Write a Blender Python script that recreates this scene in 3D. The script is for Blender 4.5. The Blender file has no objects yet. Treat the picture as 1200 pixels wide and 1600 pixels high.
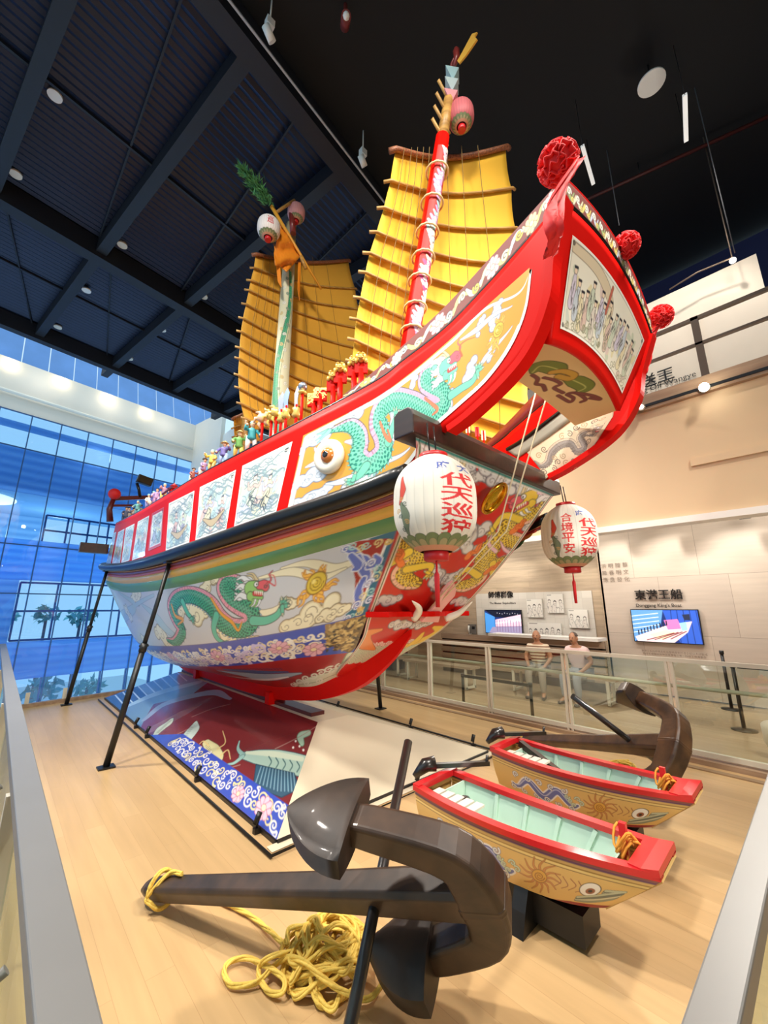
import bpy, bmesh, math, random
import numpy as np
from mathutils import Vector, Matrix
from mathutils.geometry import tessellate_polygon
from mathutils.bvhtree import BVHTree
random.seed(7); RNG = np.random.default_rng(7)
S = bpy.context.scene; COL = S.collection

# ------------------------------------------------ camera
F, TH, YA, CH = 628.43, math.radians(13.34), math.radians(43.126), 1.7
cam = bpy.data.cameras.new('camera'); cam.sensor_fit = 'VERTICAL'; cam.sensor_height = 36; cam.lens = F / 1600 * 36
cam.clip_start = .02; cam.clip_end = 200
co = bpy.data.objects.new('camera', cam); COL.objects.link(co)
co.location = (0, 0, CH); co.rotation_euler = (math.pi / 2 + TH, 0, -YA); S.camera = co
# ------------------------------------------------ world and exposure
S.view_settings.view_transform = 'Standard'; S.view_settings.look = 'None'
S.view_settings.gamma = 1; S.view_settings.exposure = 0.22; S.view_settings.use_curve_mapping = False
w = bpy.data.worlds.new('sky'); S.world = w; w.use_nodes = True
WB = w.node_tree.nodes['Background']; WB.inputs[0].default_value = (.60, .84, 1.0, 1); WB.inputs[1].default_value = .95
# ------------------------------------------------ hall lamps (ceiling and rail spotlights, a few added fills; daylight enters through the facade)
def spot(name, loc, to, watt, size=1.2, rad=.12, col=(1, .93, .84), blend=.6):
    d = bpy.data.lights.new(name, 'SPOT'); d.energy = watt; d.spot_size = size; d.spot_blend = blend; d.shadow_soft_size = rad; d.color = col
    o = bpy.data.objects.new(name, d); COL.objects.link(o); o.location = loc
    o.rotation_euler = (Vector(to) - Vector(loc)).to_track_quat('-Z', 'Y').to_euler(); return o
def lamp(name, loc, watt, rad=.3, col=(1, .93, .84)):
    d = bpy.data.lights.new(name, 'POINT'); d.energy = watt; d.shadow_soft_size = rad; d.color = col
    o = bpy.data.objects.new(name, d); COL.objects.link(o); o.location = loc; return o
spot('rail_spot_light', (6.5, .64, 4.6), (2.6, 2.6, 2.6), 520, 1.7, .15)
spot('ceiling_spot_light', (-2.2, 3.2, 9.6), (2.6, 2.2, 1.2), 2200, 1.1, .25)
spot('ceiling_spot_light', (-1.2, 7.6, 9.9), (2.2, 4.5, 1.0), 2300, 1.2, .25)
spot('ceiling_spot_light', (1.2, -2.6, 9.4), (3.2, 3.6, 3.2), 2300, 1.0, .6)
spot('ceiling_spot_light', (3.6, -2.6, 9.4), (4.2, 3.0, .5), 1600, 1.1, .3)
spot('ceiling_spot_light', (-3, -1.5, 9.4), (3.2, 5.0, 5.0), 2500, 1.0, .6)
spot('ceiling_spot_light', (4.6, 9.4, 10.0), (5.2, 3.5, 0), 1500, 1.2, .15)
lamp('balcony_lamp_light', (7.9, -.1, 7.9), 22, .12)
spot('ceiling_spot_light', (5.8, .6, 10.0), (9, 1.2, 5.6), 800, 1.0, .2)  # extra spot, added only to brighten the balcony wall
spot('bow_fill_light', (1.2, -5.6, 2.7), (3.3, 2.6, 1.9), 900, .6, .25)  # added fill from behind the camera, brightens bow plate and hull underside
lamp('corridor_light', (8.0, 3.8, 3.4), 85, .3); lamp('corridor_light', (8.2, 0.4, 3.4), 85, .3); lamp('corridor_light', (8.6, 6.6, 3.4), 70, .3)
for y in (.9, 2.0, 3.0): spot('wall_wash_light', (8.9, y, 3.5), (9.98, y - .05, 1.9), 70, 1.5, .04)
for y in (4.6, 6.0): spot('wall_wash_light', (9.1, y, 3.5), (10.2, y, 1.7), 80, 1.6, .04)
for u in (1.0, 3.4, 5.8, 8.2):
    b1_ = (-.1717, .9851); b2_ = (.9851, .1717)
    lamp('atrium_wall_light', (b2_[0] * u + b1_[0] * 19.2, b2_[1] * u + b1_[1] * 19.2, 10.6), 9, .12, (1, .9, .75))
for u in (1.5, 6.0, 10.5): lamp('atrium_fill_light', (b2_[0] * u + b1_[0] * 24.5, b2_[1] * u + b1_[1] * 26, 4.9), 320, .4, (.86, .95, 1)); lamp('atrium_fill_light', (b2_[0] * u + b1_[0] * 20.6, b2_[1] * u + b1_[1] * 20.6, 8.4), 30, .2, (.86, .95, 1))  # added point fills that lighten the atrium and blinds behind the glass

# ------------------------------------------------ survey: the measured camera turns a pixel of the photograph into a point on a given plane
FW = np.array([math.sin(YA) * math.cos(TH), math.cos(YA) * math.cos(TH), math.sin(TH)])
RT = np.array([math.cos(YA), -math.sin(YA), 0.]); UP = np.cross(RT, FW); EYE = np.array([0, 0, CH])
def ray(x, y):
    d = FW * F + RT * (x - 600) - UP * (y - 800); return d / np.linalg.norm(d)
def atZ(x, y, z=0.): d = ray(x, y); return EYE + d * ((z - CH) / d[2])
def atX(x, y, v): d = ray(x, y); return EYE + d * (v / d[0])
def atY(x, y, v): d = ray(x, y); return EYE + d * (v / d[1])
def atP(x, y, q, n): d = ray(x, y); return EYE + d * (((np.array(q) - EYE) @ n) / (d @ n))
def pix(p):
    p = np.asarray(p, float) - EYE; k = p @ FW
    return np.stack([600 + F * (p @ RT) / k, 800 - F * (p @ UP) / k], -1)
BE = math.radians(9.888); B1 = np.array([-math.sin(BE), math.cos(BE), 0]); B2 = np.array([math.cos(BE), math.sin(BE), 0])
def bp(u, v, z): return B2 * u + B1 * v + np.array([0, 0, z])      # hall grid (turned ten degrees against the ship)
def atV(x, y, v): d = ray(x, y); return EYE + d * (v / (d @ B1))
XC = 3.14

# ------------------------------------------------ colours and materials
def lin(c):
    c = np.asarray(c, float) / 255.
    return np.where(c <= .04045, c / 12.92, ((c + .055) / 1.055) ** 2.4)
MATS = {}
def mat(name, col, rough=.5, metal=0., noise=0., scale=8., coat=0., bump=0., spec=.5, trans=0., alpha=1., emit=0.):
    if name in MATS: return MATS[name]
    m = bpy.data.materials.new(name); m.use_nodes = True; nt = m.node_tree; b = nt.nodes['Principled BSDF']
    c = (*lin(col), 1); b.inputs['Base Color'].default_value = c
    b.inputs['Roughness'].default_value = rough; b.inputs['Metallic'].default_value = metal
    b.inputs['Coat Weight'].default_value = coat; b.inputs['Coat Roughness'].default_value = .08
    b.inputs['Specular IOR Level'].default_value = spec
    b.inputs['Transmission Weight'].default_value = trans; b.inputs['Alpha'].default_value = alpha
    if emit: b.inputs['Emission Color'].default_value = c; b.inputs['Emission Strength'].default_value = emit
    if noise or bump:
        tc = nt.nodes.new('ShaderNodeTexCoord'); n = nt.nodes.new('ShaderNodeTexNoise'); n.inputs['Scale'].default_value = scale; n.inputs['Detail'].default_value = 5
        nt.links.new(tc.outputs['Object'], n.inputs['Vector'])
        if noise:
            mx = nt.nodes.new('ShaderNodeMix'); mx.data_type = 'RGBA'
            mx.inputs[6].default_value = (*[min(1, v * (1 + noise)) for v in c[:3]], 1); mx.inputs[7].default_value = (*[v * (1 - noise) for v in c[:3]], 1)
            nt.links.new(n.outputs['Fac'], mx.inputs[0]); nt.links.new(mx.outputs[2], b.inputs['Base Color'])
        if bump:
            bu = nt.nodes.new('ShaderNodeBump'); bu.inputs['Strength'].default_value = bump; bu.inputs['Distance'].default_value = .02
            nt.links.new(n.outputs['Fac'], bu.inputs['Height']); nt.links.new(bu.outputs[0], b.inputs['Normal'])
    MATS[name] = m; return m
def paint_mat(name, rough=.35, coat=.4, emit=0.):
    if name in MATS: return MATS[name]
    m = bpy.data.materials.new(name); m.use_nodes = True; nt = m.node_tree; b = nt.nodes['Principled BSDF']
    a = nt.nodes.new('ShaderNodeAttribute'); a.attribute_name = 'Col'
    nt.links.new(a.outputs['Color'], b.inputs['Base Color']); b.inputs['Roughness'].default_value = rough
    b.inputs['Coat Weight'].default_value = coat; b.inputs['Coat Roughness'].default_value = .07
    if emit:
        nt.links.new(a.outputs['Color'], b.inputs['Emission Color']); b.inputs['Emission Strength'].default_value = emit
    MATS[name] = m; return m
def glass_mat(name, tint, mixf=.12, rough=.02):
    if name in MATS: return MATS[name]
    m = bpy.data.materials.new(name); m.use_nodes = True; nt = m.node_tree; nt.nodes.clear()
    o = nt.nodes.new('ShaderNodeOutputMaterial'); t = nt.nodes.new('ShaderNodeBsdfTransparent'); g = nt.nodes.new('ShaderNodeBsdfGlossy'); mx = nt.nodes.new('ShaderNodeMixShader')
    t.inputs[0].default_value = (*lin(tint), 1); g.inputs['Roughness'].default_value = rough; g.inputs[0].default_value = (.9, .95, 1, 1); mx.inputs[0].default_value = mixf
    nt.links.new(t.outputs[0], mx.inputs[1]); nt.links.new(g.outputs[0], mx.inputs[2]); nt.links.new(mx.outputs[0], o.inputs[0]); MATS[name] = m; return m
def wood_mat(name, c1, c2, scale=(1, 12, 12), rough=.4, coat=0., bump=.1):
    if name in MATS: return MATS[name]
    m = mat(name, c1, rough, coat=coat); nt = m.node_tree; b = nt.nodes['Principled BSDF']
    tc = nt.nodes.new('ShaderNodeTexCoord'); mp = nt.nodes.new('ShaderNodeMapping'); n = nt.nodes.new('ShaderNodeTexNoise'); r = nt.nodes.new('ShaderNodeValToRGB')
    mp.inputs['Scale'].default_value = scale; n.inputs['Scale'].default_value = 2.2; n.inputs['Detail'].default_value = 8
    r.color_ramp.elements[0].position = .32; r.color_ramp.elements[1].position = .68
    r.color_ramp.elements[0].color = (*lin(c2), 1); r.color_ramp.elements[1].color = (*lin(c1), 1)
    nt.links.new(tc.outputs['Object'], mp.inputs[0]); nt.links.new(mp.outputs[0], n.inputs['Vector']); nt.links.new(n.outputs['Fac'], r.inputs[0]); nt.links.new(r.outputs[0], b.inputs['Base Color'])
    bu = nt.nodes.new('ShaderNodeBump'); bu.inputs['Strength'].default_value = bump; bu.inputs['Distance'].default_value = .01
    nt.links.new(n.outputs['Fac'], bu.inputs['Height']); nt.links.new(bu.outputs[0], b.inputs['Normal']); return m
def plank_mat(name, cs, bw, rh, rot=0, rough=.35, mort=.004, mcol=(120, 90, 60), grain=.25):
    m = mat(name, cs[0], rough, spec=.4); nt = m.node_tree; b = nt.nodes['Principled BSDF']
    tc = nt.nodes.new('ShaderNodeTexCoord'); mp = nt.nodes.new('ShaderNodeMapping'); mp.inputs['Rotation'].default_value = rot if isinstance(rot, tuple) else (0, 0, rot)
    br = nt.nodes.new('ShaderNodeTexBrick'); br.inputs['Color1'].default_value = (*lin(cs[0]), 1); br.inputs['Color2'].default_value = (*lin(cs[1]), 1); br.inputs['Mortar'].default_value = (*lin(mcol), 1)
    br.inputs['Scale'].default_value = 1; br.inputs['Mortar Size'].default_value = mort; br.inputs['Brick Width'].default_value = bw; br.inputs['Row Height'].default_value = rh; br.offset = .37
    n = nt.nodes.new('ShaderNodeTexNoise'); n.inputs['Scale'].default_value = 1.2; n.inputs['Detail'].default_value = 6; m2 = nt.nodes.new('ShaderNodeMapping'); m2.inputs['Scale'].default_value = (1.2, 14, 14)
    mx = nt.nodes.new('ShaderNodeMix'); mx.data_type = 'RGBA'; mx.blend_type = 'MULTIPLY'; mx.inputs[0].default_value = 1
    rr = nt.nodes.new('ShaderNodeValToRGB'); rr.color_ramp.elements[0].color = (1 - grain,) * 3 + (1,); rr.color_ramp.elements[1].color = (1, 1, 1, 1); rr.color_ramp.elements[0].position = .3; rr.color_ramp.elements[1].position = .65
    L = nt.links.new; L(tc.outputs['Object'], mp.inputs[0]); L(mp.outputs[0], br.inputs['Vector']); L(mp.outputs[0], m2.inputs[0]); L(m2.outputs[0], n.inputs['Vector']); L(n.outputs['Fac'], rr.inputs[0])
    L(br.outputs['Color'], mx.inputs[6]); L(rr.outputs[0], mx.inputs[7]); L(mx.outputs[2], b.inputs['Base Color']); return m

# ------------------------------------------------ mesh building
WL = {}
def place(name, me, m, parent=None, loc=None):
    o = bpy.data.objects.new(name, me); COL.objects.link(o)
    if m is not None and not me.materials: me.materials.append(m)
    if parent is not None: o.parent = parent; WL[o] = WL.get(parent, Vector((0, 0, 0)))
    else: WL[o] = Vector((0, 0, 0))
    return o
def frame_from(d, up=(0, 0, 1)):
    d = Vector(d).normalized(); up = Vector(up)
    if abs(d.dot(up)) > .98: up = Vector((1, 0, 0))
    a = d.cross(up).normalized(); b = a.cross(d).normalized(); return a, b, d
class MB:
    def __init__(s): s.v = []; s.f = []; s.sm = []
    def add(s, vs, fs, sm=False):
        o = len(s.v); s.v += [tuple(float(q) for q in v) for v in vs]; s.f += [tuple(i + o for i in f) for f in fs]; s.sm += [sm] * len(fs); return s
    def box(s, c, sz, ax=None):
        ax = ax or (Vector((1, 0, 0)), Vector((0, 1, 0)), Vector((0, 0, 1))); c = Vector(c); vs = []
        for i in (-.5, .5):
            for j in (-.5, .5):
                for k in (-.5, .5): vs.append(c + Vector(ax[0]) * i * sz[0] + Vector(ax[1]) * j * sz[1] + Vector(ax[2]) * k * sz[2])
        return s.add(vs, [(0, 1, 3, 2), (4, 6, 7, 5), (0, 4, 5, 1), (2, 3, 7, 6), (0, 2, 6, 4), (1, 5, 7, 3)])
    def bar(s, a, b, w, h, up=(0, 0, 1)):
        a = Vector(a); b = Vector(b); x, y, d = frame_from(b - a, up); return s.box((a + b) / 2, (w, h, (b - a).length), (x, y, d))
    def tube(s, pts, r, n=8, cap=True, up=(0, 0, 1), sy=1., sm=True):
        P = [Vector(p) for p in pts]; R = r if hasattr(r, '__len__') else [r] * len(P); vs = []; fs = []; pa = None
        for i, p in enumerate(P):
            d = (P[min(i + 1, len(P) - 1)] - P[max(i - 1, 0)])
            if d.length < 1e-9: d = Vector((0, 0, 1))
            d.normalize()
            if pa is None: a, b, _ = frame_from(d, up)
            else:
                a = pa - d * pa.dot(d)
                a = a.normalized() if a.length > 1e-6 else frame_from(d, up)[0]
                b = a.cross(d).normalized()
            pa = a
            for k in range(n):
                t = 2 * math.pi * k / n; vs.append(p + a * math.cos(t) * R[i] + b * math.sin(t) * R[i] * sy)
        for i in range(len(P) - 1):
            for k in range(n): fs.append((i * n + k, i * n + (k + 1) % n, (i + 1) * n + (k + 1) % n, (i + 1) * n + k))
        s.add(vs, fs, sm)
        if cap:
            o = len(s.v) - len(vs); s.f += [tuple(o + k for k in range(n))[::-1], tuple(o + (len(P) - 1) * n + k for k in range(n))]; s.sm += [False, False]
        return s
    def lathe(s, prof, c=(0, 0, 0), ax=(0, 0, 1), n=20, sx=1., sy=1., up=(0, 1, 0)):
        a, b, d = frame_from(ax, up); c = Vector(c); vs = []; fs = []
        for r, z in prof:
            for k in range(n):
                t = 2 * math.pi * k / n; vs.append(c + a * math.cos(t) * r * sx + b * math.sin(t) * r * sy + d * z)
        for i in range(len(prof) - 1):
            for k in range(n): fs.append((i * n + k, i * n + (k + 1) % n, (i + 1) * n + (k + 1) % n, (i + 1) * n + k))
        s.add(vs, fs, True); o = len(s.v) - len(vs)
        if prof[0][0] > 1e-4: s.f.append(tuple(o + k for k in range(n))[::-1]); s.sm.append(False)
        if prof[-1][0] > 1e-4: s.f.append(tuple(o + (len(prof) - 1) * n + k for k in range(n))); s.sm.append(False)
        return s
    def ball(s, c, r, n=14, m=8, ax=(0, 0, 1)):
        r = r if hasattr(r, '__len__') else (r, r, r)
        pr = [(max(1e-5, math.sin(math.pi * i / m)), -math.cos(math.pi * i / m) * r[2]) for i in range(m + 1)]
        return s.lathe(pr, c, ax, n, r[0], r[1])
    def poly(s, pts, th, n=None):           # planar polygon given in 3-D, thickened along its normal by th
        P = [Vector(p) for p in pts]; nn = Vector((0, 0, 0))
        for i in range(len(P)): nn += P[i].cross(P[(i + 1) % len(P)])
        nn = Vector(n).normalized() if n is not None else nn.normalized()
        k = len(P); tri = tessellate_polygon([P]); vs = [p - nn * th / 2 for p in P] + [p + nn * th / 2 for p in P]
        A = Vector((0, 0, 0))
        for i in range(k): A += P[i].cross(P[(i + 1) % k])
        fl = A.dot(nn) < 0; fs = []
        for a, b, c in tri:
            t = (P[b] - P[a]).cross(P[c] - P[a]).dot(nn)
            f = (a, b, c) if t > 0 else (a, c, b)
            fs.append(tuple(i + k for i in f)); fs.append(f[::-1])
        for i in range(k):
            j = (i + 1) % k; q = (i, j, j + k, i + k); fs.append(q[::-1] if fl else q)
        return s.add(vs, fs)
    def grid(s, G, closed=False, th=0., sm=True):   # G[rows][cols] of points
        R = len(G); C = len(G[0]); vs = [p for row in G for p in row]; fs = []
        for i in range(R - 1):
            for j in range(C - 1 + (1 if closed else 0)): fs.append((i * C + j, i * C + (j + 1) % C, (i + 1) * C + (j + 1) % C, (i + 1) * C + j))
        return s.add(vs, fs, sm)
    def build(s, name, m, parent=None, bevel=0., local=False, sub=0, solid=0.):
        me = bpy.data.meshes.new(name); off = Vector((0, 0, 0)) if (local or parent is None) else WL[parent]
        V = np.array(s.v, float).reshape(-1, 3) - np.array(off); me.from_pydata(V.tolist(), [], s.f); me.polygons.foreach_set('use_smooth', s.sm)
        bm = bmesh.new(); bm.from_mesh(me); bmesh.ops.recalc_face_normals(bm, faces=bm.faces); bm.to_mesh(me); bm.free()
        o = place(name, me, m, parent)
        if solid: k = o.modifiers.new('solid', 'SOLIDIFY'); k.thickness = solid; k.offset = 0
        if bevel: k = o.modifiers.new('bevel', 'BEVEL'); k.width = bevel; k.segments = 2; k.limit_method = 'ANGLE'
        if sub: k = o.modifiers.new('subd', 'SUBSURF'); k.levels = sub; k.render_levels = sub
        return o
def tag(o, label, cat, group=None, kind=None):
    o['label'] = label; o['category'] = cat
    if group: o['group'] = group
    if kind: o['kind'] = kind
    return o
def thing(name, loc, label, cat, group=None):
    o = bpy.data.objects.new(name, None); COL.objects.link(o); o.location = loc; o.empty_display_size = .1; WL[o] = Vector(loc); return tag(o, label, cat, group)
def struct(o): o['kind'] = 'structure'; return o
def dup(root, loc=None, rotz=None, label=None, scale=None):
    r = root.copy(); COL.objects.link(r)
    if loc is not None: r.location = loc
    if rotz is not None: r.rotation_euler = (0, 0, rotz)
    if scale: r.scale = (scale,) * 3
    if label: r['label'] = label
    for ch in list(root.children):
        c = ch.copy(); COL.objects.link(c); c.parent = r
        for g in list(ch.children): d = g.copy(); COL.objects.link(d); d.parent = c
    return r
def spl(pts, n):                       # Catmull-Rom through points, n samples
    p = np.asarray(pts, float); k = len(p); t = np.linspace(0, k - 1, n); i = np.minimum(t.astype(int), k - 2); f = (t - i)[:, None]
    a = p[np.maximum(i - 1, 0)]; b = p[i]; c = p[i + 1]; d = p[np.minimum(i + 2, k - 1)]
    a = np.where((i == 0)[:, None], 2 * b - c, a); d = np.where((i + 2 > k - 1)[:, None], 2 * c - b, d)
    return .5 * (2 * b + (c - a) * f + (2 * a - 5 * b + 4 * c - d) * f ** 2 + (3 * b - a - 3 * c + d) * f ** 3)
def text_mesh(body, size, bold=0., extrude=0., spacing=1., align='CENTER', shear=0.):
    cu = bpy.data.curves.new('lettering', 'FONT'); cu.body = body; cu.size = size; cu.align_x = align; cu.align_y = 'CENTER'; cu.offset = bold; cu.extrude = extrude; cu.space_line = spacing; cu.shear = shear
    cu.resolution_u = 3
    o = bpy.data.objects.new('lettering', cu); COL.objects.link(o); dg = bpy.context.evaluated_depsgraph_get(); dg.update()
    me = bpy.data.meshes.new_from_object(o.evaluated_get(dg)); bpy.data.objects.remove(o); bpy.data.curves.remove(cu)
    V = np.zeros(len(me.vertices) * 3); me.vertices.foreach_get('co', V); V = V.reshape(-1, 3); Fc = [tuple(p.vertices) for p in me.polygons]; bpy.data.meshes.remove(me)
    return V, Fc
def lettering(body, size, c, right, up, name, m, parent=None, off=.004, bold=0., **k):
    V, Fc = text_mesh(body, size, bold, **k); r = np.array(right) / np.linalg.norm(right); u = np.array(up) / np.linalg.norm(up); n = np.cross(r, u)
    W = np.array(c) + V[:, :1] * r + V[:, 1:2] * u + (V[:, 2:3] + off) * n
    return MB().add(W, Fc).build(name, m, parent)
# ================================================ the hall
M_floor = plank_mat('maple_planks', [(206, 172, 124), (197, 162, 115)], 1.8, .13, math.pi / 2, .33, .0012, (184, 148, 104), .10)
M_corr = plank_mat('corridor_planks', [(196, 170, 140), (186, 158, 128)], 1.6, .16, math.pi / 2, .25, .002, (150, 125, 98), .15)
M_black = mat('black_steel', (20, 20, 22), .4, noise=.2)
M_ceil = mat('dark_ceiling', (18, 22, 34), .55, noise=.25, scale=3)
M_beam = mat('dark_beam', (22, 24, 33), .6, noise=.2, scale=5)
M_wall = mat('white_plaster', (232, 226, 216), .7, noise=.03, scale=2)
M_beige = mat('beige_plaster', (214, 188, 150), .65, noise=.04, scale=1.2)
M_ledge = wood_mat('ledge_wood', (176, 148, 120), (146, 118, 94), (6, .6, 6), .5)
M_blue = mat('night_blue_wall', (36, 42, 84), .7)
M_white = mat('white_paint', (236, 236, 230), .4)
M_lens = mat('lamp_lens', (255, 246, 228), .3, emit=9.)
M_lens2 = mat('downlight_lens', (255, 250, 240), .3, emit=3.)
M_mull = mat('blue_grey_mullion', (70, 104, 150), .4, metal=.3)
M_steel = mat('white_steel', (214, 206, 188), .4, noise=.05)
def slab(name, x0, x1, y0, y1, z0, z1, m, **k): return MB().box(((x0 + x1) / 2, (y0 + y1) / 2, (z0 + z1) / 2), (x1 - x0, y1 - y0, z1 - z0)).build(name, m, **k)
# platform floor: far end follows the hall grid
fl = MB().poly([(.14, -3, -.1), (6.02, -3, -.1), (6.02, 10.72, -.1), (.14, 9.7, -.1)], .2, (0, 0, 1)).build('floor', M_floor); struct(fl)
struct(slab('floor_corridor', 6.0, 16, -6, 12.5, -.3, -.02, M_corr))
struct(slab('floor_left', -8, .14, -6, 9.6, -.3, -.02, M_corr))
struct(MB().bar(bp(1.7, 9.56, .03), bp(7.2, 9.56, .03), .1, .06).build('trim_1', M_ledge))
struct(slab('trim_2', 5.98, 6.16, .15, 10.6, -.02, .05, M_ledge))
struct(slab('trim_3', 5.78, 5.86, .3, 10.5, 0, .012, mat('floor_strip', (150, 122, 92), .4)))
# ceiling: corrugated bays between beams on the hall grid
ZC = 10.55
cm = MB(); n = 150
rows = [[bp(-6 + 20 * j / 1, 4.3 + (11.5) * i / n, ZC + (.04 if i % 2 else 0)) for j in range(2)] for i in range(n + 1)]
cm.grid(rows, sm=False)
M_deck = mat('corrugated_deck', (36, 47, 72), .35, metal=.55, noise=.1, scale=2)
struct(cm.build('ceiling', M_deck))
struct(MB().poly([bp(-9, -9, ZC + .1), bp(16, -9, ZC + .1), bp(16, 4.35, ZC + .1), bp(-9, 4.35, ZC + .1)], .05, (0, 0, 1)).build('ceiling_dark', mat('black_ceiling', (9, 9, 12), .8)))
bi = 4
def beam(a, b, w, h, m=M_beam):
    global bi; o = MB().bar(a, b, w, h).build('trim_%d' % bi, m); bi += 1; return struct(o)
for u in (-1.75, .38, 2.33, 4.5, 6.65, 8.9, 11): beam(bp(u, 4.3, ZC - .2), bp(u, 16.6 if u in (4.5, 8.9) else 15.8, ZC - .2), .22, .38)
for v in (4.35, 10.62, 15.7): beam(bp(-6, v, ZC - .26), bp(14, v, ZC - .26), .32 if v < 15 else .25, .5)
for v in (7.6, 13.1): beam(bp(-6, v, ZC - .06), bp(14, v, ZC - .06), .05, .07)
for u in (-.7, 1.35, 3.4, 5.6): beam(bp(u, 4.3, ZC - .05), bp(u + .9, 10.6, ZC - .05), .035, .05)
for u in (1.3, 3.4, 5.6, 7.8): beam(bp(u - .8, 10.7, ZC - .05), bp(u + .8, 15.6, ZC - .05), .035, .05)
tr = MB(); tr.bar(bp(1.0, 4.08, ZC - .48), bp(7.5, 4.08, ZC - .48), .03, .03)
tag(tr.build('cable_track', mat('pale_track', (170, 172, 176), .4)), 'thin pale cable track running along the big dark ceiling beam', 'cable track')
# glazed far side: white band with lamps, clerestory above, curtain wall below
VF = 20.
struct(MB().poly([bp(-14, VF, 9.1), bp(9.9, VF, 9.1), bp(9.9, VF, 11.15), bp(-14, VF, 11.15)], .1).build('wall_far', M_wall))
struct(MB().poly([bp(9.9, 17.4, 8.6), bp(9.9, VF, 8.6), bp(9.9, VF, 11.2), bp(9.9, 17.4, 11.2)], .2).build('wall_far_return', M_wall))
M_cler = mat('clerestory_panel', (120, 164, 226), .35, metal=.1, noise=.25, scale=1.)
cl = MB()
for k in range(22):
    u = -8 + k * .9; cl.poly([bp(u, VF + .8, 11.1), bp(u + .86, VF + .8, 11.1), bp(u + .86, VF + 1.6, 13.6), bp(u, VF + 1.6, 13.6)], .04)
struct(cl.build('window_1', M_cler))
gp = glass_mat('facade_glass', (216, 238, 255), .06)
struct(MB().poly([bp(-14, VF, -4), bp(14, VF, -4), bp(14, VF, 9.1), bp(-14, VF, 9.1)], .012).build('window_2', gp))
mu = MB()
for k in range(-9, 17):
    u = 2.36 - .955 * 0 + .955 * k; mu.bar(bp(u, VF - .05, -4), bp(u, VF - .05, 9.1), .03, .08, B1)
for z in (9.08, 7.7, 4.0, 2.2): mu.bar(bp(-14, VF - .05, z), bp(14, VF - .05, z), .03, .045)
struct(mu.build('trim_%d' % bi, M_mull)); bi += 1
# roller blinds, floor edges and rooms of the atrium seen through the glass
def blind_mat(name, c, c2, per):
    m = mat(name, c, .7); nt = m.node_tree; b = nt.nodes['Principled BSDF']; tc = nt.nodes.new('ShaderNodeTexCoord'); wv = nt.nodes.new('ShaderNodeTexWave'); wv.bands_direction = 'Z'; wv.inputs['Scale'].default_value = per; wv.inputs['Distortion'].default_value = .6; wv.inputs['Detail'].default_value = 2
    r = nt.nodes.new('ShaderNodeValToRGB'); r.color_ramp.elements[0].color = (*lin(c), 1); r.color_ramp.elements[1].color = (*lin(c2), 1); nt.links.new(tc.outputs['Object'], wv.inputs[0]); nt.links.new(wv.outputs['Fac'], r.inputs[0])
    out = nt.nodes['Material Output']; tl = nt.nodes.new('ShaderNodeBsdfTranslucent'); ms = nt.nodes.new('ShaderNodeMixShader'); ms.inputs[0].default_value = .8
    nt.links.new(r.outputs[0], b.inputs['Base Color']); nt.links.new(r.outputs[0], tl.inputs[0]); nt.links.new(b.outputs[0], ms.inputs[1]); nt.links.new(tl.outputs[0], ms.inputs[2]); nt.links.new(ms.outputs[0], out.inputs[0]); return m
M_bl = blind_mat('blue_blind', (172, 212, 246), (148, 194, 240), 1.1)
M_bl2 = blind_mat('grey_blue_blind', (182, 208, 234), (156, 188, 224), .9)
M_pale = blind_mat('pale_atrium_ceiling', (206, 232, 248), (176, 212, 238), .8)
def far_panel(name, u0, u1, z0, z1, m, v=21.2, lab=None):
    return MB().poly([bp(u0, v, z0), bp(u1, v, z0), bp(u1, v, z1), bp(u0, v, z1)], .06).build(name, m)
for i, (z0, z1, m) in enumerate([(8.75, 9.05, M_bl2), (6.2, 8.0, M_bl2), (2.75, 4.35, M_bl), (-1.0, .4, M_bl)]):
    tag(far_panel('roller_blind', -14, 14, z0, z1, m, 21.0 + .05 * i), ['pale grey blue blind just under the white wall band', 'grey blue blind across the upper storey of the glass wall', 'deep blue blind in the middle of the glass wall', 'deep blue blind at the foot of the glass wall'][i], 'blind', 'roller blinds of the glass wall')
struct(MB().poly([bp(-14, 21.3, 6.4), bp(14, 21.3, 6.4), bp(14, 30, 6.9), bp(-14, 30, 6.9)], .2, (0, 0, 1)).build('ceiling_atrium', M_pale))
ov = thing('ceiling_ring_light', tuple(bp(2.5, 23.6, 6.25)), 'large pale oval ceiling light glowing beyond the glass wall', 'ceiling light')
MB().lathe([(1.5, 0), (1.5, .05), (1.3, .08)], bp(2.5, 23.6, 6.22), n=40).build('ring_diffuser', mat('ring_diffuser', (255, 240, 205), .4, emit=1.1), ov)
def outside(name, u0, u1, z0, z1, nm, nn):
    g = MB()
    for k in range(nm + 1): u = u0 + (u1 - u0) * k / nm; g.bar(bp(u, 22, z0), bp(u, 22, z1), .06, .08, B1)
    for k in range(nn + 1): z = z0 + (z1 - z0) * k / nn; g.bar(bp(u0, 22, z), bp(u1, 22, z), .06, .08)
    return struct(g.build(name, M_mull))
outside('window_3', 4.8, 9.6, 4.3, 5.6, 6, 2); outside('window_4', 4.4, 12, .4, 2.7, 6, 2); outside('window_5', 2.5, 12, -2.4, -1.0, 9, 1)
for u0, u1, z0, z1 in ((-14, 4.4, .3, 2.9),): struct(far_panel('wall_atrium', u0, u1, z0, z1, M_bl2, 22.3))
struct(far_panel('wall_atrium_far', -14, 6.6, 3.6, 7.2, M_pale, 30))
M_leaf = mat('outdoor_foliage', (104, 176, 170), .8, noise=.3, scale=4)
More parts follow.
